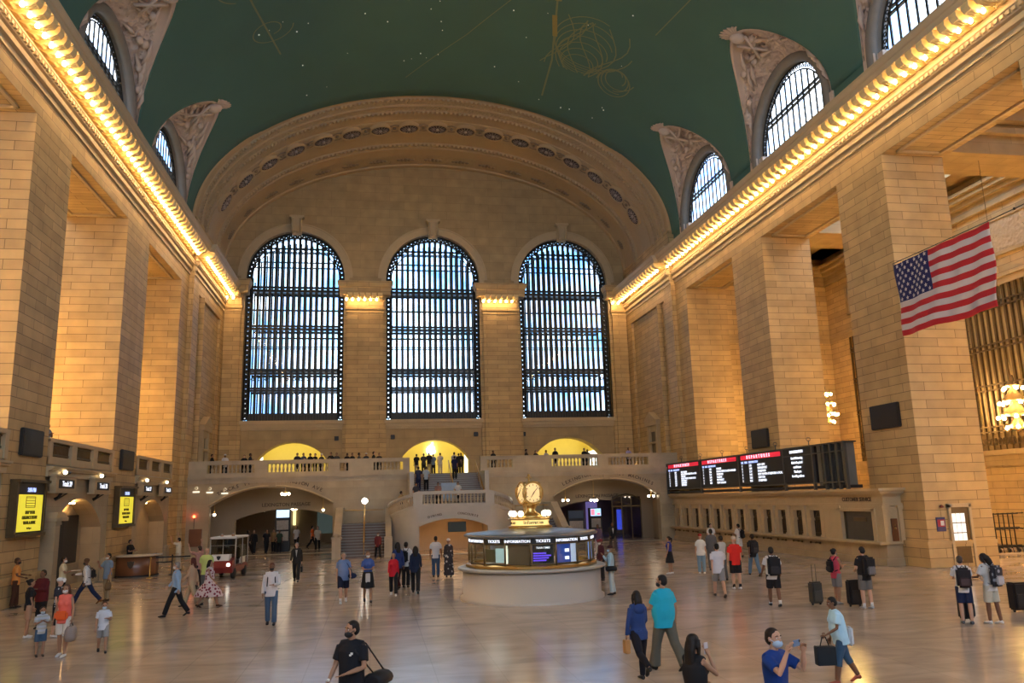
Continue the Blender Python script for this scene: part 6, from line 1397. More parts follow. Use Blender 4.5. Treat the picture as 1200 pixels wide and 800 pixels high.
def handbag(p, side, col, label, cat='bag', w=.15, d=.06, h=.13, drop=.12, kind='plain', name='handbag', soft=True):
    o = carried(p, name, label, cat); A = p['LA'] if side < 0 else p['RA']; s = p['s']; hd = (A[2] + A[3] * .09) * s; z1 = hd.z - drop; b = MB()
    if soft: b.tube([(hd.x, hd.y, z1), (hd.x, hd.y, z1 - h * .5), (hd.x, hd.y, z1 - h * 1.4), (hd.x, hd.y, z1 - h * 2)], [(w * .75, d * .6), (w, d), (w * 1.02, d * 1.1), (w * .8, d * .8)], 14)
    else: b.bevbox((hd.x - d, hd.y - w, z1 - 2 * h), (hd.x + d, hd.y + w, z1), .012)
    b.build('bag_body', cm(col, .6, kind), o, local=True); b = MB()
    for q in (-1, 1): b.tube([(hd.x, hd.y - w * .5, z1 - .02), (hd.x + q * .01, hd.y - .03, hd.z - .01), (hd.x + q * .01, hd.y + .03, hd.z - .01), (hd.x, hd.y + w * .5, z1 - .02)], .008, 5)
    b.build('handles', cm([q * .7 for q in col], .6), o, local=True); return o
def shoulder_bag(p, side, col, label, w=.2, d=.09, h=.15, back=.0):
    o = carried(p, 'shoulder_bag', label, 'bag'); s = p['s']; c = V((side * .30 * s, -back, (p['pel'].z + .02) * s)); b = MB(); b.tube([(c.x, c.y - w, c.z), (c.x, c.y - w * .8, c.z), (c.x, c.y + w * .8, c.z), (c.x, c.y + w, c.z)], [(h * .7, d * .6), (h, d), (h, d), (h * .7, d * .6)], 12); b.build('bag_body', cm(col, .6), o, local=True)
    t = p['up'](.55) * s; b = MB(); b.tube([(c.x, c.y - w * .7, c.z + h * .6), (side * .15 * s, -.12 * s, t.z - .05), (-side * .02, -.05 * s, t.z + .02), (side * .13 * s, .125 * s, t.z - .12), (c.x, c.y + w * .7, c.z + h * .6)], .012, 5); b.build('strap', cm(col, .6), o, local=True); return o
def suitcase(x, y, col, label, w=.2, d=.13, h=.55, rz=0., handle=.45):
    o = empty('suitcase', (x, y, 0), rz, label, 'suitcase'); b = MB(); b.bevbox((-w, -d, .06), (w, d, .06 + h), .04); b.build('shell', cm(col, .5), o, local=True); b = MB(); b.bevbox((-w * .8, -d - .025, .12), (w * .8, -d + .01, .06 + h * .6), .02); b.build('pocket', cm([q * 1.3 + .004 for q in col], .6), o, local=True)
    for q in (-1, 1): b = MB(); b.lathe([(0, -.015), (.04, -.015), (.04, .015), (0, .015)], (q * w * .75, 0, .04), 8, axis=0); b.build('wheel', BLACK, o, local=True)
    b = MB(); b.tube([(-.07, 0, .06 + h), (-.07, 0, .06 + h + handle), (.07, 0, .06 + h + handle), (.07, 0, .06 + h)], .011, 5); b.build('telescopic_handle', IRON, o, local=True) if handle else None
    return o
def small_item(p, side, name, label, cat, dims, m, off=(0, 0, 0), rx=0.):
    o = carried(p, name, label, cat); A = p['LA'] if side < 0 else p['RA']; hd = (A[2] + A[3] * .10) * p['s'] + V(off); b = MB(); b.bevbox([-q / 2 for q in dims], [q / 2 for q in dims], min(dims) * .25); b.xf(Matrix.Translation(hd) @ Matrix.Rotation(rx, 4, 'X')); c = b.build(name + '_body', m, o, local=True); return o
BL, WH, NV, GR, KH, JN, RD = (.012, .012, .015), (.62, .62, .62), (.012, .02, .06), (.10, .10, .10), (.34, .26, .15), (.055, .10, .19), (.45, .02, .025)
LBM, BKM, WHM = (.42, .55, .68), (.02, .02, .022), (.66, .66, .64)
N_ = .0115
HB, HR, HG, HBR = (.012, .009, .008), (.13, .03, .015), (.22, .21, .20), (.07, .035, .02)
# --- left group
p = person(-18.0, 32.9, 0, 75, 1.76, ((6, 4), (-2, 4), (20, 10, 62, 20), (10, 8, 60, 30)), 'person in an orange shirt and dark mask by the far left wall', 'brown', hair=HBR, top=(.75, .30, .07), bcol=(.06, .025, .015), mask=BKM, shoe=(.03, .015, .01))
p = person(-16.6, 33.4, 0, 80, 1.72, 'hold', 'person in a cream shirt holding a clipboard near the vestibule', 'tan', hair=HB, top=(.66, .58, .38), bcol=BL, mask=WHM)
small_item(p, 1, 'clipboard', 'pale clipboard held by the person in the cream shirt', 'clipboard', (.22, .30, .012), WHITE, (0, .05, 0))
person(-14.56, 25.13, 0, 60, 1.56, 'stand', 'person in a black top and brown shorts with white trainers, seen from behind', 'tan', 'f', hair=HB, hairlen=-1, top=BL, bottom='shorts', bcol=(.36, .22, .14), shoe=WH)
person(-14.9, 26.9, 0, 200, 1.68, 'hold', 'broad person in a maroon shirt standing behind the striped child', 'brown', hair=HB, top=(.10, .012, .015), bcol=BL, fat=1.25, sleeve='long')
person(-13.77, 25.0, 0, 100, 1.56, 'stand', 'person with a white cap and black and white top behind the woman in coral', 'light', 'f', hair=HB, hat=((.7, .7, .7), True), top=(.5, .5, .5), topk='patches', bcol=BL, bottom='capri', shoe=WH)
person(-13.01, 21.84, 0, 150, 1.13, 'folded', 'child in a striped t-shirt and blue shorts with sandals', 'tan', hair=HB, top=(.40, .42, .40), topk='stripes', bottom='shorts', bcol=(.05, .10, .17), mask=LBM, shoe=(.05, .03, .02), vox=.016)
p = person(-12.45, 21.66, 0, 185, 1.66, ((8, 4), (-4, 6), (8, 14, 14, 0), (4, 12, 10, 0)), 'person in a coral vest, orange waist bag and white shorts with a white mask', 'tan', 'f', hair=(.10, .04, .02), hairlen=1, top=(.78, .16, .12), sleeve='none', bottom='shorts', bcol=(.66, .62, .55), mask=WHM, shoe=WH, vox=.014)
handbag(p, -1, (.28, .23, .21), 'grey patterned rucksack hanging from the hand of the person in coral', 'bag', .19, .12, .17, .08, name='hand_rucksack')
o = carried(p, 'waist_bag', 'orange bag worn in front by the person in the coral vest', 'bag'); b = MB(); b.bevbox((-.15, .13, .86), (.15, .24, 1.06), .04); b.build('pouch', cm((.80, .13, .03), .7), o, local=True)
person(-11.65, 21.95, 0, 160, 1.19, 'walkhold', 'child in a white and navy shirt, grey shorts and a pale mask, walking', 'tan', hair=HBR, top=(.55, .60, .68), bottom='shorts', bcol=(.30, .30, .30), mask=LBM, shoe=BL, vox=.016)
p = person(-15.61, 33.01, 0, -95, 1.73, 'stride', 'person striding left in a white shirt, dark waistcoat and navy trousers', 'brown', hair=HB, hat=((.12, .06, .03), False), top=(.66, .66, .66), sleeve='long', bcol=NV, mask=BKM, shoe=(.08, .03, .01), lean=4)
backpack(p, BL, 'small dark pack on the back of the striding person in white shirt', size=.8)
p = person(-15.17, 33.88, 0, 215, 1.76, 'phone', 'person in a grey-blue shirt and khaki trousers talking, beside the guard desk', 'tan', hair=HB, top=(.20, .27, .36), bcol=KH, mask=WHM, shoe=(.05, .03, .02)); handbag(p, -1, (.16, .10, .05), 'tan bag held low by the person in khaki trousers', w=.14, h=.14, d=.05)
person(-18.0, 46.9, 0, 110, 1.80, 'hold', 'guard in a black uniform standing behind the mahogany desk', 'tan', hair=HB, top=BL, bcol=BL)
person(-15.75, 47.9, 0, -80, 1.78, 'raise', 'person in a white top with an arm stretched out beyond the stanchion', 'light', hair=HB, top=(.66, .62, .50), bcol=(.5, .42, .3), sleeve='short')
person(-11.39, 28.19, 0, -90, 1.74, 'walk', 'balding person in a light blue shirt and black trousers walking left', 'light', hair=HG, top=(.30, .44, .62), sleeve='long', bcol=BL, mask=WHM, shoe=BL, vox=.016)
p = person(-11.4, 30.57, 0, -80, 1.72, 'walk2', 'person with long auburn hair in a tan outfit beside the patterned dress', 'tan', 'f', hair=(.09, .02, .015), hairlen=3, top=(.50, .34, .22), sleeve='long', bottom='wide', bcol=(.48, .38, .24), fat=1.1)
person(-11.5, 33.46, 0, 10, 1.85, 'stand', 'bald person in a lime green shirt behind the two walking women', 'light', hair=None, top=(.52, .62, .20), bcol=GR)
p = person(-10.78, 30.33, 0, 100, 1.63, 'walk', 'person in a red and white patterned dress walking right', 'tan', 'f', hair=HB, hairlen=1, top=(.22, .03, .05), topk='dots', sleeve='none', bottom='dress', bcol=(.22, .03, .05), bk='dots', fat=1.3, shoe=(.05, .02, .01)); handbag(p, -1, BL, 'small black bag of the person in the patterned dress', w=.1, h=.08, drop=.04)
person(-12.48, 37.02, 0, -60, 1.78, 'raise', 'person with raised arms in a muted pink top, behind the green shirt', 'light', hair=HBR, top=(.38, .20, .17), bcol=BL)
person(-12.52, 42.35, .40, 174, 1.7, 'sit', 'rider in dark clothes on the left seat of the red cart', 'light', hair=HG, top=BL, bcol=BL, mask=WHM, sleeve='long'); bpy.data.objects[-1] if False else None
person(-11.98, 42.3, .40, 174, 1.7, 'sit', 'rider in dark clothes on the right seat of the red cart', 'tan', hair=HG, top=(.015, .02, .05), bcol=BL, mask=WHM, sleeve='long')
# --- middle left
p = person(-8.07, 25.13, 0, 178, 1.74, ((7, 4), (-8, 10), (12, 8, 80, 35), (4, 9, 16, 0)), 'person in a white shirt, jeans and black mask walking toward the viewer', 'brown', hair=(.10, .03, .015), top=(.66, .62, .62), sleeve='long', bottom='jeans', bcol=(.07, .12, .20), mask=BKM, shoe=BL, vox=.014)
backpack(p, BL, 'dark backpack worn by the person in white shirt and jeans', size=.9)
p = person(-8.59, 38.6, 0, 180, 1.76, 'walk', 'grey-haired person in a dark suit carrying a case', 'light', hair=HG, top=(.025, .022, .02), sleeve='long', jacket=(.4, .38, .36), bcol=(.02, .02, .02)); handbag(p, -1, BL, 'black case in the hand of the suited person', w=.17, h=.12, d=.04, soft=False, name='briefcase')
p = person(-6.18, 29.66, 0, 176, 1.76, 'walk2', 'older person in a blue polo shirt and dark shorts with white socks', 'light', hair=HG, top=(.14, .22, .42), bottom='shorts', bcol=(.012, .015, .035), shoe=WH, socks=WH, fat=1.15); shoulder_bag(p, -1, NV, 'navy bag slung at the side of the person in dark shorts')
p = person(-5.34, 29.56, 0, 176, 1.73, ((14, 4), (-12, 14), (12, 8, 80, 35), (12, 8, 80, 35)), 'person in a blue top and black skirt with a white panel in mid floor', 'tan', 'f', hair=(.16, .08, .04), hairlen=0, top=(.05, .10, .32), bottom='skirt', bcol=BL, mask=WHM, shoe=BL)
o = carried(p, 'apron', 'white folded cloth held in front of the black skirt', 'cloth'); b = MB(); b.bevbox((-.07, .21, .45), (.09, .25, .98), .015); b.build('cloth_panel', cm((.55, .5, .48)), o, local=True)
person(-4.41, 31.29, 0, 182, 1.56, 'walk', 'person in a red top and black trousers walking near the stairs', 'tan', 'f', hair=(.25, .2, .17), top=(.52, .015, .03), sleeve='long', bcol=BL, shoe=WH)
person(-4.2, 33.32, 0, -20, 1.86, 'walk2', 'tall person in a navy top with long dark hair, behind the red top', 'brown', 'f', hair=HB, hairlen=3, top=(.02, .04, .15), sleeve='long', bcol=(.03, .012, .015))
p = person(-3.58, 31.51, 0, 5, 1.78, 'walk', 'person in dark navy clothes with blown dark hair, seen from behind', 'tan', 'f', hair=HB, hairlen=2, top=(.012, .02, .05), sleeve='long', bcol=BL, shoe=BL); 
p = person(-3.85, 33.79, 0, 20, 1.78, 'stand', 'person in a white shirt half hidden behind the dark navy figure', 'brown', hair=HB, top=(.58, .58, .60), bcol=BL); backpack(p, BL, 'black backpack on the half hidden person in white')
person(-2.36, 37.67, 0, 8, 1.80, 'bagcarry', 'person in a grey striped shirt and blue jeans facing the low arch', 'brown', hair=HB, top=(.52, .52, .56), topk='stripes', bottom='jeans', bcol=(.03, .07, .16), shoe=BL)
person(-1.8, 37.4, 0, 0, 1.68, 'stand', 'person with a white headscarf and a long black and white patterned dress', 'tan', 'f', hair=None, hat=((.68, .66, .64), False), top=(.42, .42, .46), topk='patches', sleeve='long', bottom='longdress', bcol=(.42, .42, .46), bk='patches')
# --- foreground
p = person(-5.42, 12.15, 0, -150, 1.75, ((6, 4), (-4, 4), (18, 14, 60, 42), (10, 14, 34, 6)), 'person in the foreground in a black polo shirt and black mask, looking left', 'tan', hair=HB, top=(.010, .011, .016), bcol=BL, mask=BKM, vox=N_, turn=28, fat=1.12)
shoulder_bag(p, 1, (.014, .014, .017), 'large black shoulder bag of the foreground person in black', .22, .11, .16, .12) if False else shoulder_bag(p, -1, (.014, .014, .017), 'large black shoulder bag of the foreground person in black', .20, .10, .15, .22)
o = carried(p, 'wristwatch', 'pale wristwatch on the wrist of the foreground person in black', 'watch'); w1 = p['S'](p['RA'][2]); b = MB(); b.ball(tuple(w1 + V((0, 0, .02))), .026, 8); b.build('watch_face', WHITE, o, local=True)
o = carried(p, 'shirt_badge', 'small white badge printed on the black polo shirt', 'badge'); b = MB(); b.bevbox((-.10, .142, 1.32), (-.06, .150, 1.35), .003); b.bevbox((-.075, .142, 1.30), (-.04, .150, 1.325), .003); b.build('badge_mark', WHITE, o, local=True)
p = person(-.22, 15.2, 0, -8, 1.62, ((-30, 36), (10, 4), (-6, 16, 14, 0), (16, 12, 46, 0)), 'person in a blue hooded top and black trousers walking away in the foreground', 'tan', 'f', hair=HB, hairlen=2, top=(.022, .05, .17), sleeve='long', bcol=(.008, .008, .014), bottom='leggings', shoe=(.02, .02, .02), vox=N_, fat=1.08)
handbag(p, -1, (.42, .22, .08), 'brown paper bag held by the person in the blue hooded top', w=.07, d=.05, h=.12, drop=.0, soft=False, name='paper_bag')
o = carried(p, 'hood', 'blue hood lying on the back of the hooded top', 'hood'); b = MB(); c_ = p['S'](p['up'](.47)); b.ball((c_.x, c_.y - .10, c_.z), (.12, .06, .10), 12); hood = b.build('folded_hood', cm((.022, .05, .17)), o, local=True); hood.parent = p['root']; hood.name = 'hood'; bpy.data.objects.remove(o)
p = person(.55, 15.9, 0, -22, 1.84, ((18, 6), (-20, 16), (20, 12, 58, 0), (-12, 14, 22, 0)), 'large person in a turquoise shirt and grey-green trousers walking away', 'tan', hair=HB, top=(.015, .36, .52), bottom='wide', bcol=(.10, .095, .075), mask=BKM, shoe=(.012, .012, .012), vox=N_, fat=1.38, turn=-30)
small_item(p, -1, 'folded_paper', 'folded white paper in the left hand of the person in turquoise', 'paper', (.05, .10, .17), WHITE, (0, .02, -.05))
p = person(-1.16, 10.1, 0, 62, 1.65, ((3, 4), (-3, 4), (14, 14, 60, 20), (50, 8, 128, 34)), 'person with long black hair and a sleeveless black top holding a phone to the ear', 'tan', 'f', hair=HB, hairlen=3, top=BL, sleeve='none', bcol=BL, mask=(.62, .62, .68), vox=N_, fat=1.1)
small_item(p, 1, 'mobile_phone', 'pale phone in the raised hand of the long-haired person', 'phone', (.012, .07, .14), cm((.5, .5, .55), .3), (0, 0, .0))
handbag(p, -1, (.62, .48, .04), 'yellow handled bag of the long-haired person at the bottom edge', w=.16, d=.06, h=.14, drop=.05, name='tote_bag')
p = person(-.33, 9.6, 0, 148, 1.75, 'photo', 'bearded person in a royal blue shirt and pale blue mask photographing with a phone', 'light', hair=(.018, .010, .008), top=(.010, .045, .23), bcol=(.01, .015, .05), mask=(.36, .50, .68), vox=.0105, nod=-4, turn=10)
s_ = p['s']; mid = (p['LA'][2] + p['LA'][3] * .1 + p['RA'][2] + p['RA'][3] * .1) * s_ / 2; o = carried(p, 'mobile_phone', 'blue-cased phone held up in both hands by the person in royal blue', 'phone'); b = MB(); b.bevbox((mid.x - .075, mid.y - .006, mid.z - .02), (mid.x + .075, mid.y + .006, mid.z + .055), .005); b.build('phone_case', cm((.12, .20, .34), .3), o, local=True)
b = MB(); b.lathe([(0, 0), (.014, 0), (.016, .004)], (mid.x - .05, mid.y + .008, mid.z + .035), 10, axis=1); b.build('camera_lens', BLACK, o, local=True)
p = person(3.17, 14.0, 0, -82, 1.50, ((16, 6), (-18, 12), (14, 10, 50, 0), (-4, 12, 20, 0)), 'person in a pale blue t-shirt and cropped jeans walking left in the foreground', 'brown', 'f', hair=HB, hairlen=0, top=(.42, .66, .82), bottom='capri', bcol=(.04, .09, .16), shoe=(.30, .08, .05), vox=N_, fat=1.35, lean=8, nod=12)
handbag(p, -1, (.012, .018, .025), 'black tote bag held by the person in the pale blue t-shirt', w=.17, d=.08, h=.16, drop=.16, soft=False, name='tote_bag')
o = carried(p, 'hand_towel', 'white cloth hanging behind the person in the pale blue t-shirt', 'cloth'); b = MB(); b.bevbox((-.02, -.25, .62), (.15, -.165, .95), .03); b.build('cloth_folds', cm((.6, .62, .66)), o, local=True)
# --- booth and right of it
p = person(3.1, 28.2, 0, -75, 1.66, 'phone', 'person in a pale blue outfit leaning at the right side of the round booth', 'tan', 'f', hair=HBR, top=(.45, .62, .70), sleeve='long', bcol=(.50, .58, .58), hat=((.06, .02, .02), False), mask=LBM, shoe=BL); shoulder_bag(p, -1, BL, 'black bag on the hip of the person in the pale blue outfit')
person(4.1, 32.96, 0, -100, 1.64, 'stand', 'person in a maroon cap and jacket behind the booth visitor', 'brown', hair=HB, hat=((.16, .02, .03), True), top=(.07, .015, .025), sleeve='long', bcol=BL, mask=WHM)
person(9.51, 49.48, 0, 180, 1.80, 'walk', 'person in a black jacket over white walking out of the right passage', 'brown', hair=HB, top=BL, sleeve='long', jacket=(.6, .58, .55), bcol=(.08, .06, .05))
person(7.92, 47.13, 0, 190, 1.76, 'stand', 'person in a dim violet top near the lit advert kiosk', 'brown', hair=HB, top=(.08, .06, .12), bcol=(.4, .38, .36), sleeve='long')
p = person(7.59, 34.44, 0, -60, 1.58, 'phone', 'person in a royal blue top and black shorts with a ponytail, alone in mid floor', 'tan', 'f', hair=HB, hairlen=-2, top=(.02, .03, .20), sleeve='none', bottom='skirt', bcol=BL, shoe=WH)
person(8.79, 33.83, 0, 15, 1.66, 'bagcarry', 'person with a red head cover, white t-shirt and light jeans, seen from behind', 'light', 'f', hair=HR, hat=((.35, .03, .02), False), top=(.62, .62, .60), bottom='jeans', bcol=(.16, .26, .36), shoe=WH, fat=1.15)
person(9.83, 35.08, 0, 10, 1.80, 'stand', 'tall person in a dark grey shirt facing the ticket windows', 'brown', hair=HB, top=(.09, .09, .10), bcol=GR, sleeve='long', fat=1.2)
person(13.5, 43.64, 0, 180, 1.70, 'stand', 'person in a white shirt standing close to the ticket windows', 'light', hair=HB, top=(.62, .62, .62), bcol=GR)
p = person(6.23, 26.22, 0, 12, 1.78, 'walk', 'person in a white polo shirt and grey shorts seen from behind', 'light', hair=HB, top=(.60, .60, .66), bottom='shorts', bcol=(.24, .24, .25), shoe=(.06, .04, .03), vox=.016, fat=1.15); handbag(p, 1, BL, 'black holdall carried by the person in the white polo shirt', w=.2, h=.12, d=.08, drop=.1, name='holdall')
person(7.67, 28.01, 0, 5, 1.82, 'stand', 'person in a bright red shirt, black shorts and a pale cap', 'light', hair=HB, hat=((.5, .45, .38), True), top=(.62, .025, .02), bottom='shorts', bcol=BL, shoe=WH, socks=BL, fat=1.15, vox=.016)
person(8.44, 30.88, 0, -20, 1.72, 'hold', 'person in a light grey shirt between the white polo and the red shirt', 'brown', hair=HB, top=(.42, .44, .46), bcol=GR)
p = person(14.2, 41.6, 0, -30, 1.72, 'hold', 'person in a black top and white shorts reaching at a ticket window', 'tan', hair=HB, top=(.55, .55, .55), bottom='shorts', bcol=(.62, .60, .56), shoe=BL); backpack(p, BL, 'black backpack on the person at the ticket window')
p = person(10.41, 32.19, 0, 5, 1.72, 'walk', 'person in a black t-shirt and blue jeans right of the red shirt', 'brown', hair=HB, top=BL, bottom='jeans', bcol=(.09, .16, .25), shoe=BL); backpack(p, (.02, .02, .025), 'dark backpack on the person in black t-shirt and blue jeans')
p = person(6.79, 23.5, 0, 14, 1.74, ((12, 4), (-10, 10), (10, 16, 30, 0), (10, 16, 30, 0)), 'person in a white t-shirt and black shorts with a big black backpack', 'brown', hair=HB, top=(.62, .62, .62), bottom='shorts', bcol=BL, shoe=BL, socks=WH, fat=1.15, vox=.015); backpack(p, BL, 'big black backpack on the person in black shorts with white socks', size=1.25)
p = person(8.76, 23.32, 0, 75, 1.62, 'hold', 'person in a pink sleeveless top and grey shorts beside the suitcase', 'tan', 'f', hair=HB, hairlen=-1, top=(.52, .06, .10), sleeve='none', bottom='shorts', bcol=(.20, .20, .21), mask=(.2, .2, .2), shoe=(.3, .3, .32), vox=.015); backpack(p, BL, 'small black backpack on the person in pink', size=.85)
suitcase(8.02, 23.3, (.05, .047, .04), 'dark olive suitcase with its handle pulled up, left of the person in pink', .19, .12, .62, .2, .5)
p = person(8.9, 22.06, 0, -5, 1.73, ((3, 4), (-3, 4), (10, 10, 60, 30), (2, 14, 14, 0)), 'person in a black t-shirt and grey shorts with a striped black backpack', 'light', hair=HB, top=BL, bottom='shorts', bcol=(.14, .13, .12), shoe=(.4, .4, .42), socks=WH, fat=1.15, vox=.015); backpack(p, BL, 'black and grey backpack on the person in grey shorts', size=1.2, trim=(.16, .16, .17))
suitcase(8.85, 22.6, (.012, .012, .014), 'black suitcase standing in front of the person in grey shorts', .2, .12, .7, 0, 0)
p = person(9.55, 18.85, 0, 28, 1.65, 'hold', 'person in white t-shirt and navy shorts with black backpack at the far right', 'light', hair=(.05, .04, .035), top=(.60, .61, .64), bottom='shorts', bcol=NV, shoe=(.08, .08, .09), vox=.014, turn=15); backpack(p, (.02, .016, .02), 'black backpack with a maroon pocket on the left person of the far right pair', size=1.1, trim=(.08, .05, .055))
suitcase(9.9, 19.3, (.014, .014, .016), 'black suitcase standing between the far right pair', .19, .13, .62, .3, .2)
p = person(10.15, 18.65, 0, -12, 1.70, ((5, 4), (-5, 4), (24, 10, 60, 20), (8, 10, 20, 0)), 'person in white t-shirt and pale shorts with a patterned backpack, at the far right', 'brown', 'f', hair=HB, hairlen=2, top=(.62, .62, .62), bottom='shorts', bcol=(.50, .48, .40), shoe=(.68, .68, .68), vox=.014, nod=18, lean=6, turn=-15); backpack(p, (.30, .30, .33), 'black and white patterned backpack on the right person of the far right pair', 'patches', 1.15)
suitcase(12.15, 20.1, (.012, .012, .014), 'black suitcase cut by the right edge of the picture', .22, .15, .72, 0, 0)
# --- passages, stairs
for x, y, a, h_, l, kw in ((-13.63, 61.2, 180, 1.74, 'dark figure walking out under the left balcony arch', dict(top=BL, sleeve='long')), (-12.7, 60.8, 160, 1.78, 'figure in black beside a pale bag under the left arch', dict(top=BL)), (-12.4, 62.4, 200, 1.70, 'figure in a tan top in the left passage', dict(top=(.28, .17, .08))), (-11.9, 61.6, 180, 1.62, 'dark green figure in front of the tall kiosk', dict(top=(.04, .06, .04))),
                        (-11.1, 66., 180, 1.8, 'figure in a white top right of the tall kiosk', dict(top=(.55, .5, .48))), (-9.9, 66., 90, 1.8, 'figure in an orange top in the left passage', dict(top=(.65, .12, .02))), (-9.29, 62.89, 180, 1.82, 'figure in a white shirt and black trousers at the right of the left passage', dict(top=(.50, .47, .42))),
                        (-4.9, 51.6, 170, 1.62, 'person in a maroon jacket at the foot of the left stair flight', dict(top=(.12, .02, .025), sleeve='long', mask=WHM)), (-14.3, 63, 60, 1.7, 'dim figure deep in the left passage', dict(top=(.05, .05, .07)))):
    person(x, y, 0, a, h_, RND.choice(['walk', 'stand', 'walk2']), l, RND.choice(['light', 'tan', 'brown']), bcol=BL, vox=.024, **kw)
RD_ = random.Random(11)
# --- upper balcony, stair head
bal_people = [(-16.64, 'seated-looking dark figure at the far left of the balcony rail', BL), (-15.8, 'figure in a white hooded top at the left of the balcony', (.6, .6, .62)), (-14.5, 'figure leaning in dark clothes left of the yellow arch', BL), (-14.0, 'second dark figure left of the yellow arch', (.02, .02, .03)),
    (-10.72, 'dark figure at the rail before the left yellow arch', (.03, .03, .05)), (-10.3, 'figure in grey-blue before the left yellow arch', (.06, .08, .14)), (-9.78, 'tall black figure before the left yellow arch', BL), (-9.45, 'shorter dark figure beside the tall black one', BL), (-9.0, 'figure with a pale cap at the right of the left yellow arch', (.05, .05, .05)),
    (-8.3, 'dark figure just right of the left yellow arch', BL), (-7.9, 'figure in dark grey beside the pilaster foot', (.06, .06, .06)), (-7.15, 'figure in black at the left pilaster foot', BL), (-6.75, 'taller figure in black at the left pilaster foot', (.015, .015, .015)), (-6.28, 'figure with dark hair behind the solid parapet', (.10, .09, .08)), (-5.75, 'figure with a white cap behind the solid parapet', (.05, .05, .06)), (-5.2, 'figure in a dark shirt right of the parapet group', BL), (-4.8, 'broad dark figure right of the parapet group', (.02, .02, .02)),
    (3.84, 'lone dark figure on the right part of the balcony next to the stair', BL), (6.32, 'dark figure at the right pilaster foot', (.05, .03, .02)), (7.12, 'second figure right of the right pilaster foot', (.05, .04, .04)), (7.99, 'figure in a pale shirt before the right yellow arch', (.4, .42, .46)), (8.59, 'short dark figure before the right yellow arch', BL), (10.97, 'tall black figure at the right end of the right yellow arch', BL), (11.3, 'dark figure beside the white case of the right arch', (.02, .02, .03)), (14.47, 'figure in pale violet far right on the balcony', (.3, .28, .5))]
for i, (x, l, c) in enumerate(bal_people):
    person(x, 60.75 + (i % 3) * .28, 5.4, RD_.choice([180, 150, 210, 90]), 1.6 + .14 * RD_.random(), RD_.choice(['stand', 'hold', 'folded']), l, RD_.choice(['light', 'tan', 'brown']), RD_.choice('mf'), top=c, bcol=BL, vox=.026, hat=((.6, .6, .6), False) if 'cap' in l or 'hooded' in l else None, group='people along the far balcony rail')
top_people = [(-1.96, 'person in a black t-shirt and khaki trousers at the left of the stair head', BL, KH), (-1.40, 'person in dark grey with hands on hips at the stair head', (.05, .05, .05), BL), (-1.0, 'tall person in black second in the stair-head row', BL, KH), (-.66, 'person in a pale blue shirt at the middle of the stair head', (.18, .24, .32), BL), (-.15, 'person in white at the middle of the stair head', (.58, .55, .5), (.5, .45, .4)), (.97, 'person in a white top right of the stair rail', (.52, .5, .5), BL), (1.28, 'person in black right of the stair rail', BL, BL), (1.5, 'dark figure with an arm raised at the right of the stair head', (.02, .015, .012), (.03, .02, .01))]
for i, (x, l, c, c2) in enumerate(top_people): person(x, 62.3 + (i % 2) * .35, 5.4, RD_.choice([180, 0, 150, 20]), 1.55 + .06 * (i % 3), RD_.choice(['stand', 'hold', 'phone']), l, RD_.choice(['tan', 'brown']), top=c, bcol=c2, vox=.026)
def zst(y): return ZL + (5.4 - ZL) * (int((y - 56.1) / .32) + 1) / 15
for x, y, l, c, c2 in ((-2.05, 58.1, 'person in dark navy climbing the upper stair at the left', (.015, .025, .08), NV), (-1.5, 58.1, 'person in a pale blue shirt and dark shorts climbing the upper stair', (.32, .42, .58), BL), (.72, 59.9, 'person in dark blue coming down beside the stair rail', (.01, .015, .06), BL)):
    person(x, y, zst(y), 0, 1.7, 'stand', l, 'tan', top=c, bcol=c2, vox=.024)
for x, y, l, c in ((-.86, 55.4, 'person in a pink top on the middle landing behind the balusters', (.35, .18, .14)), (.5, 55.4, 'person in white on the middle landing by the blue sign', (.6, .58, .56)), (-2.35, 55.5, 'person in a black and white top at the left of the middle landing', (.05, .05, .06))):
    person(x, y, ZL, 180, 1.62, 'stand', l, 'tan', top=c, bcol=BL, vox=.024)
person(-3.3, 57.2, 2.48, 60, 1.7, 'walk', 'person in a tan top climbing behind the curved left balustrade', 'tan', top=(.34, .25, .12), bcol=BL, vox=.024)
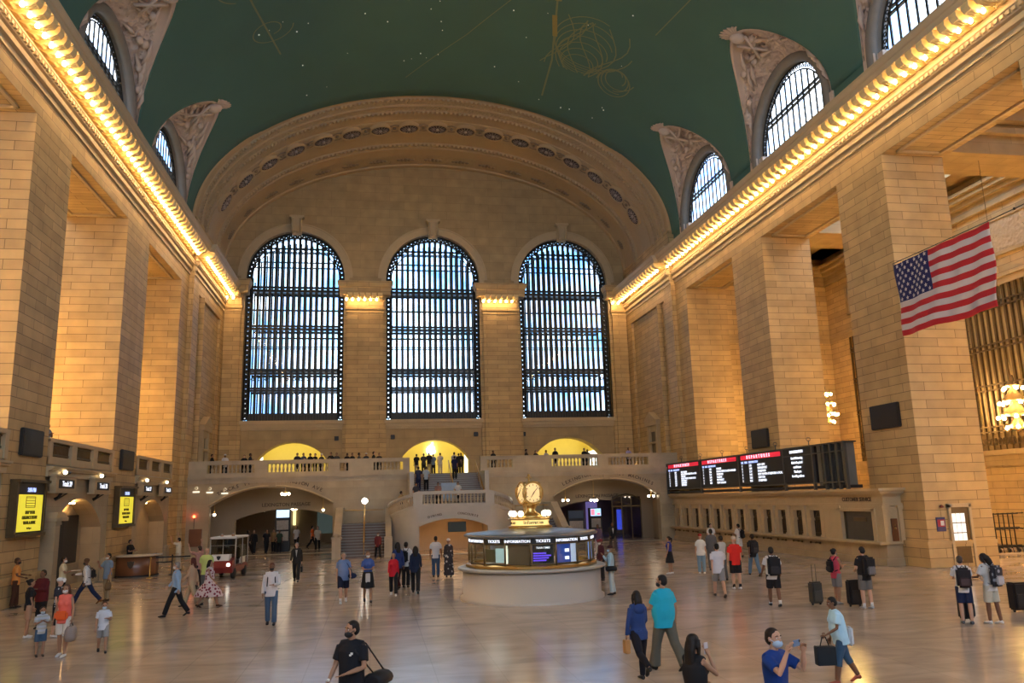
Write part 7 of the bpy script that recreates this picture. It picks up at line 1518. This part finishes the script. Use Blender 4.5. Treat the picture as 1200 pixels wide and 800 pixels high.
person(-18.85, 36.9, 5.4, 100, 1.68, 'folded', 'lone person in a grey-blue shirt on the left gallery above the signs', 'brown', hair=HB, top=(.25, .30, .34), bcol=BL, vox=.02)
person(.6, 28.9, .05, 160, 1.7, 'stand', 'attendant in dark clothes inside the round booth', 'tan', top=BL, bcol=BL, mask=WHM, vox=.02)
# ------------------------------------------------------------------ light
w = bpy.data.worlds.new('world'); SC.world = w; w.use_nodes = True; nt = w.node_tree; bg = nt.nodes['Background']
tc = _n(nt, 'ShaderNodeTexCoord'); nz = _n(nt, 'ShaderNodeTexNoise', Scale=5., Detail=4.); nt.links.new(tc.outputs['Generated'], nz.inputs['Vector'])
cr = _n(nt, 'ShaderNodeValToRGB'); e = cr.color_ramp.elements; e[0].position = .42; e[0].color = (.30, .55, .95, 1); e[1].position = .56; e[1].color = (.95, .97, 1., 1)
nt.links.new(nz.outputs[0], cr.inputs[0]); nt.links.new(cr.outputs[0], bg.inputs[0]); bg.inputs[1].default_value = 3.9
def portal(x, y, z, sx, sy, rot):
    l = bpy.data.lights.new('portal', 'AREA'); l.shape = 'RECTANGLE'; l.size = sx; l.size_y = sy; l.cycles.is_portal = True
    o = bpy.data.objects.new('portal', l); COL.objects.link(o); o.location = (x, y, z); o.rotation_euler = rot
for x, _w in WX: portal(x, YE + 2.6, 18.8, 8.6, 17.5, (radians(-90), 0, 0)); portal(x, YW - 1.4, 18.8, 8.6, 17.5, (radians(90), 0, 0))
for s in (-1, 1):
    for yc in LUNY: portal(s * 19.3, yc, 25.7, 4.4, 8., (0, radians(90 * s), 0))
SC.view_settings.view_transform = 'Standard'; SC.view_settings.look = 'None'; SC.view_settings.gamma = 1; SC.view_settings.use_curve_mapping = False
SC.view_settings.exposure = .78
cy = SC.cycles; cy.max_bounces = 7; cy.diffuse_bounces = 4; cy.glossy_bounces = 3; cy.transmission_bounces = 4; cy.transparent_max_bounces = 10
cy.sample_clamp_indirect = 4.; cy.sample_clamp_direct = 0; cy.caustics_reflective = False; cy.caustics_refractive = False; cy.use_denoising = True
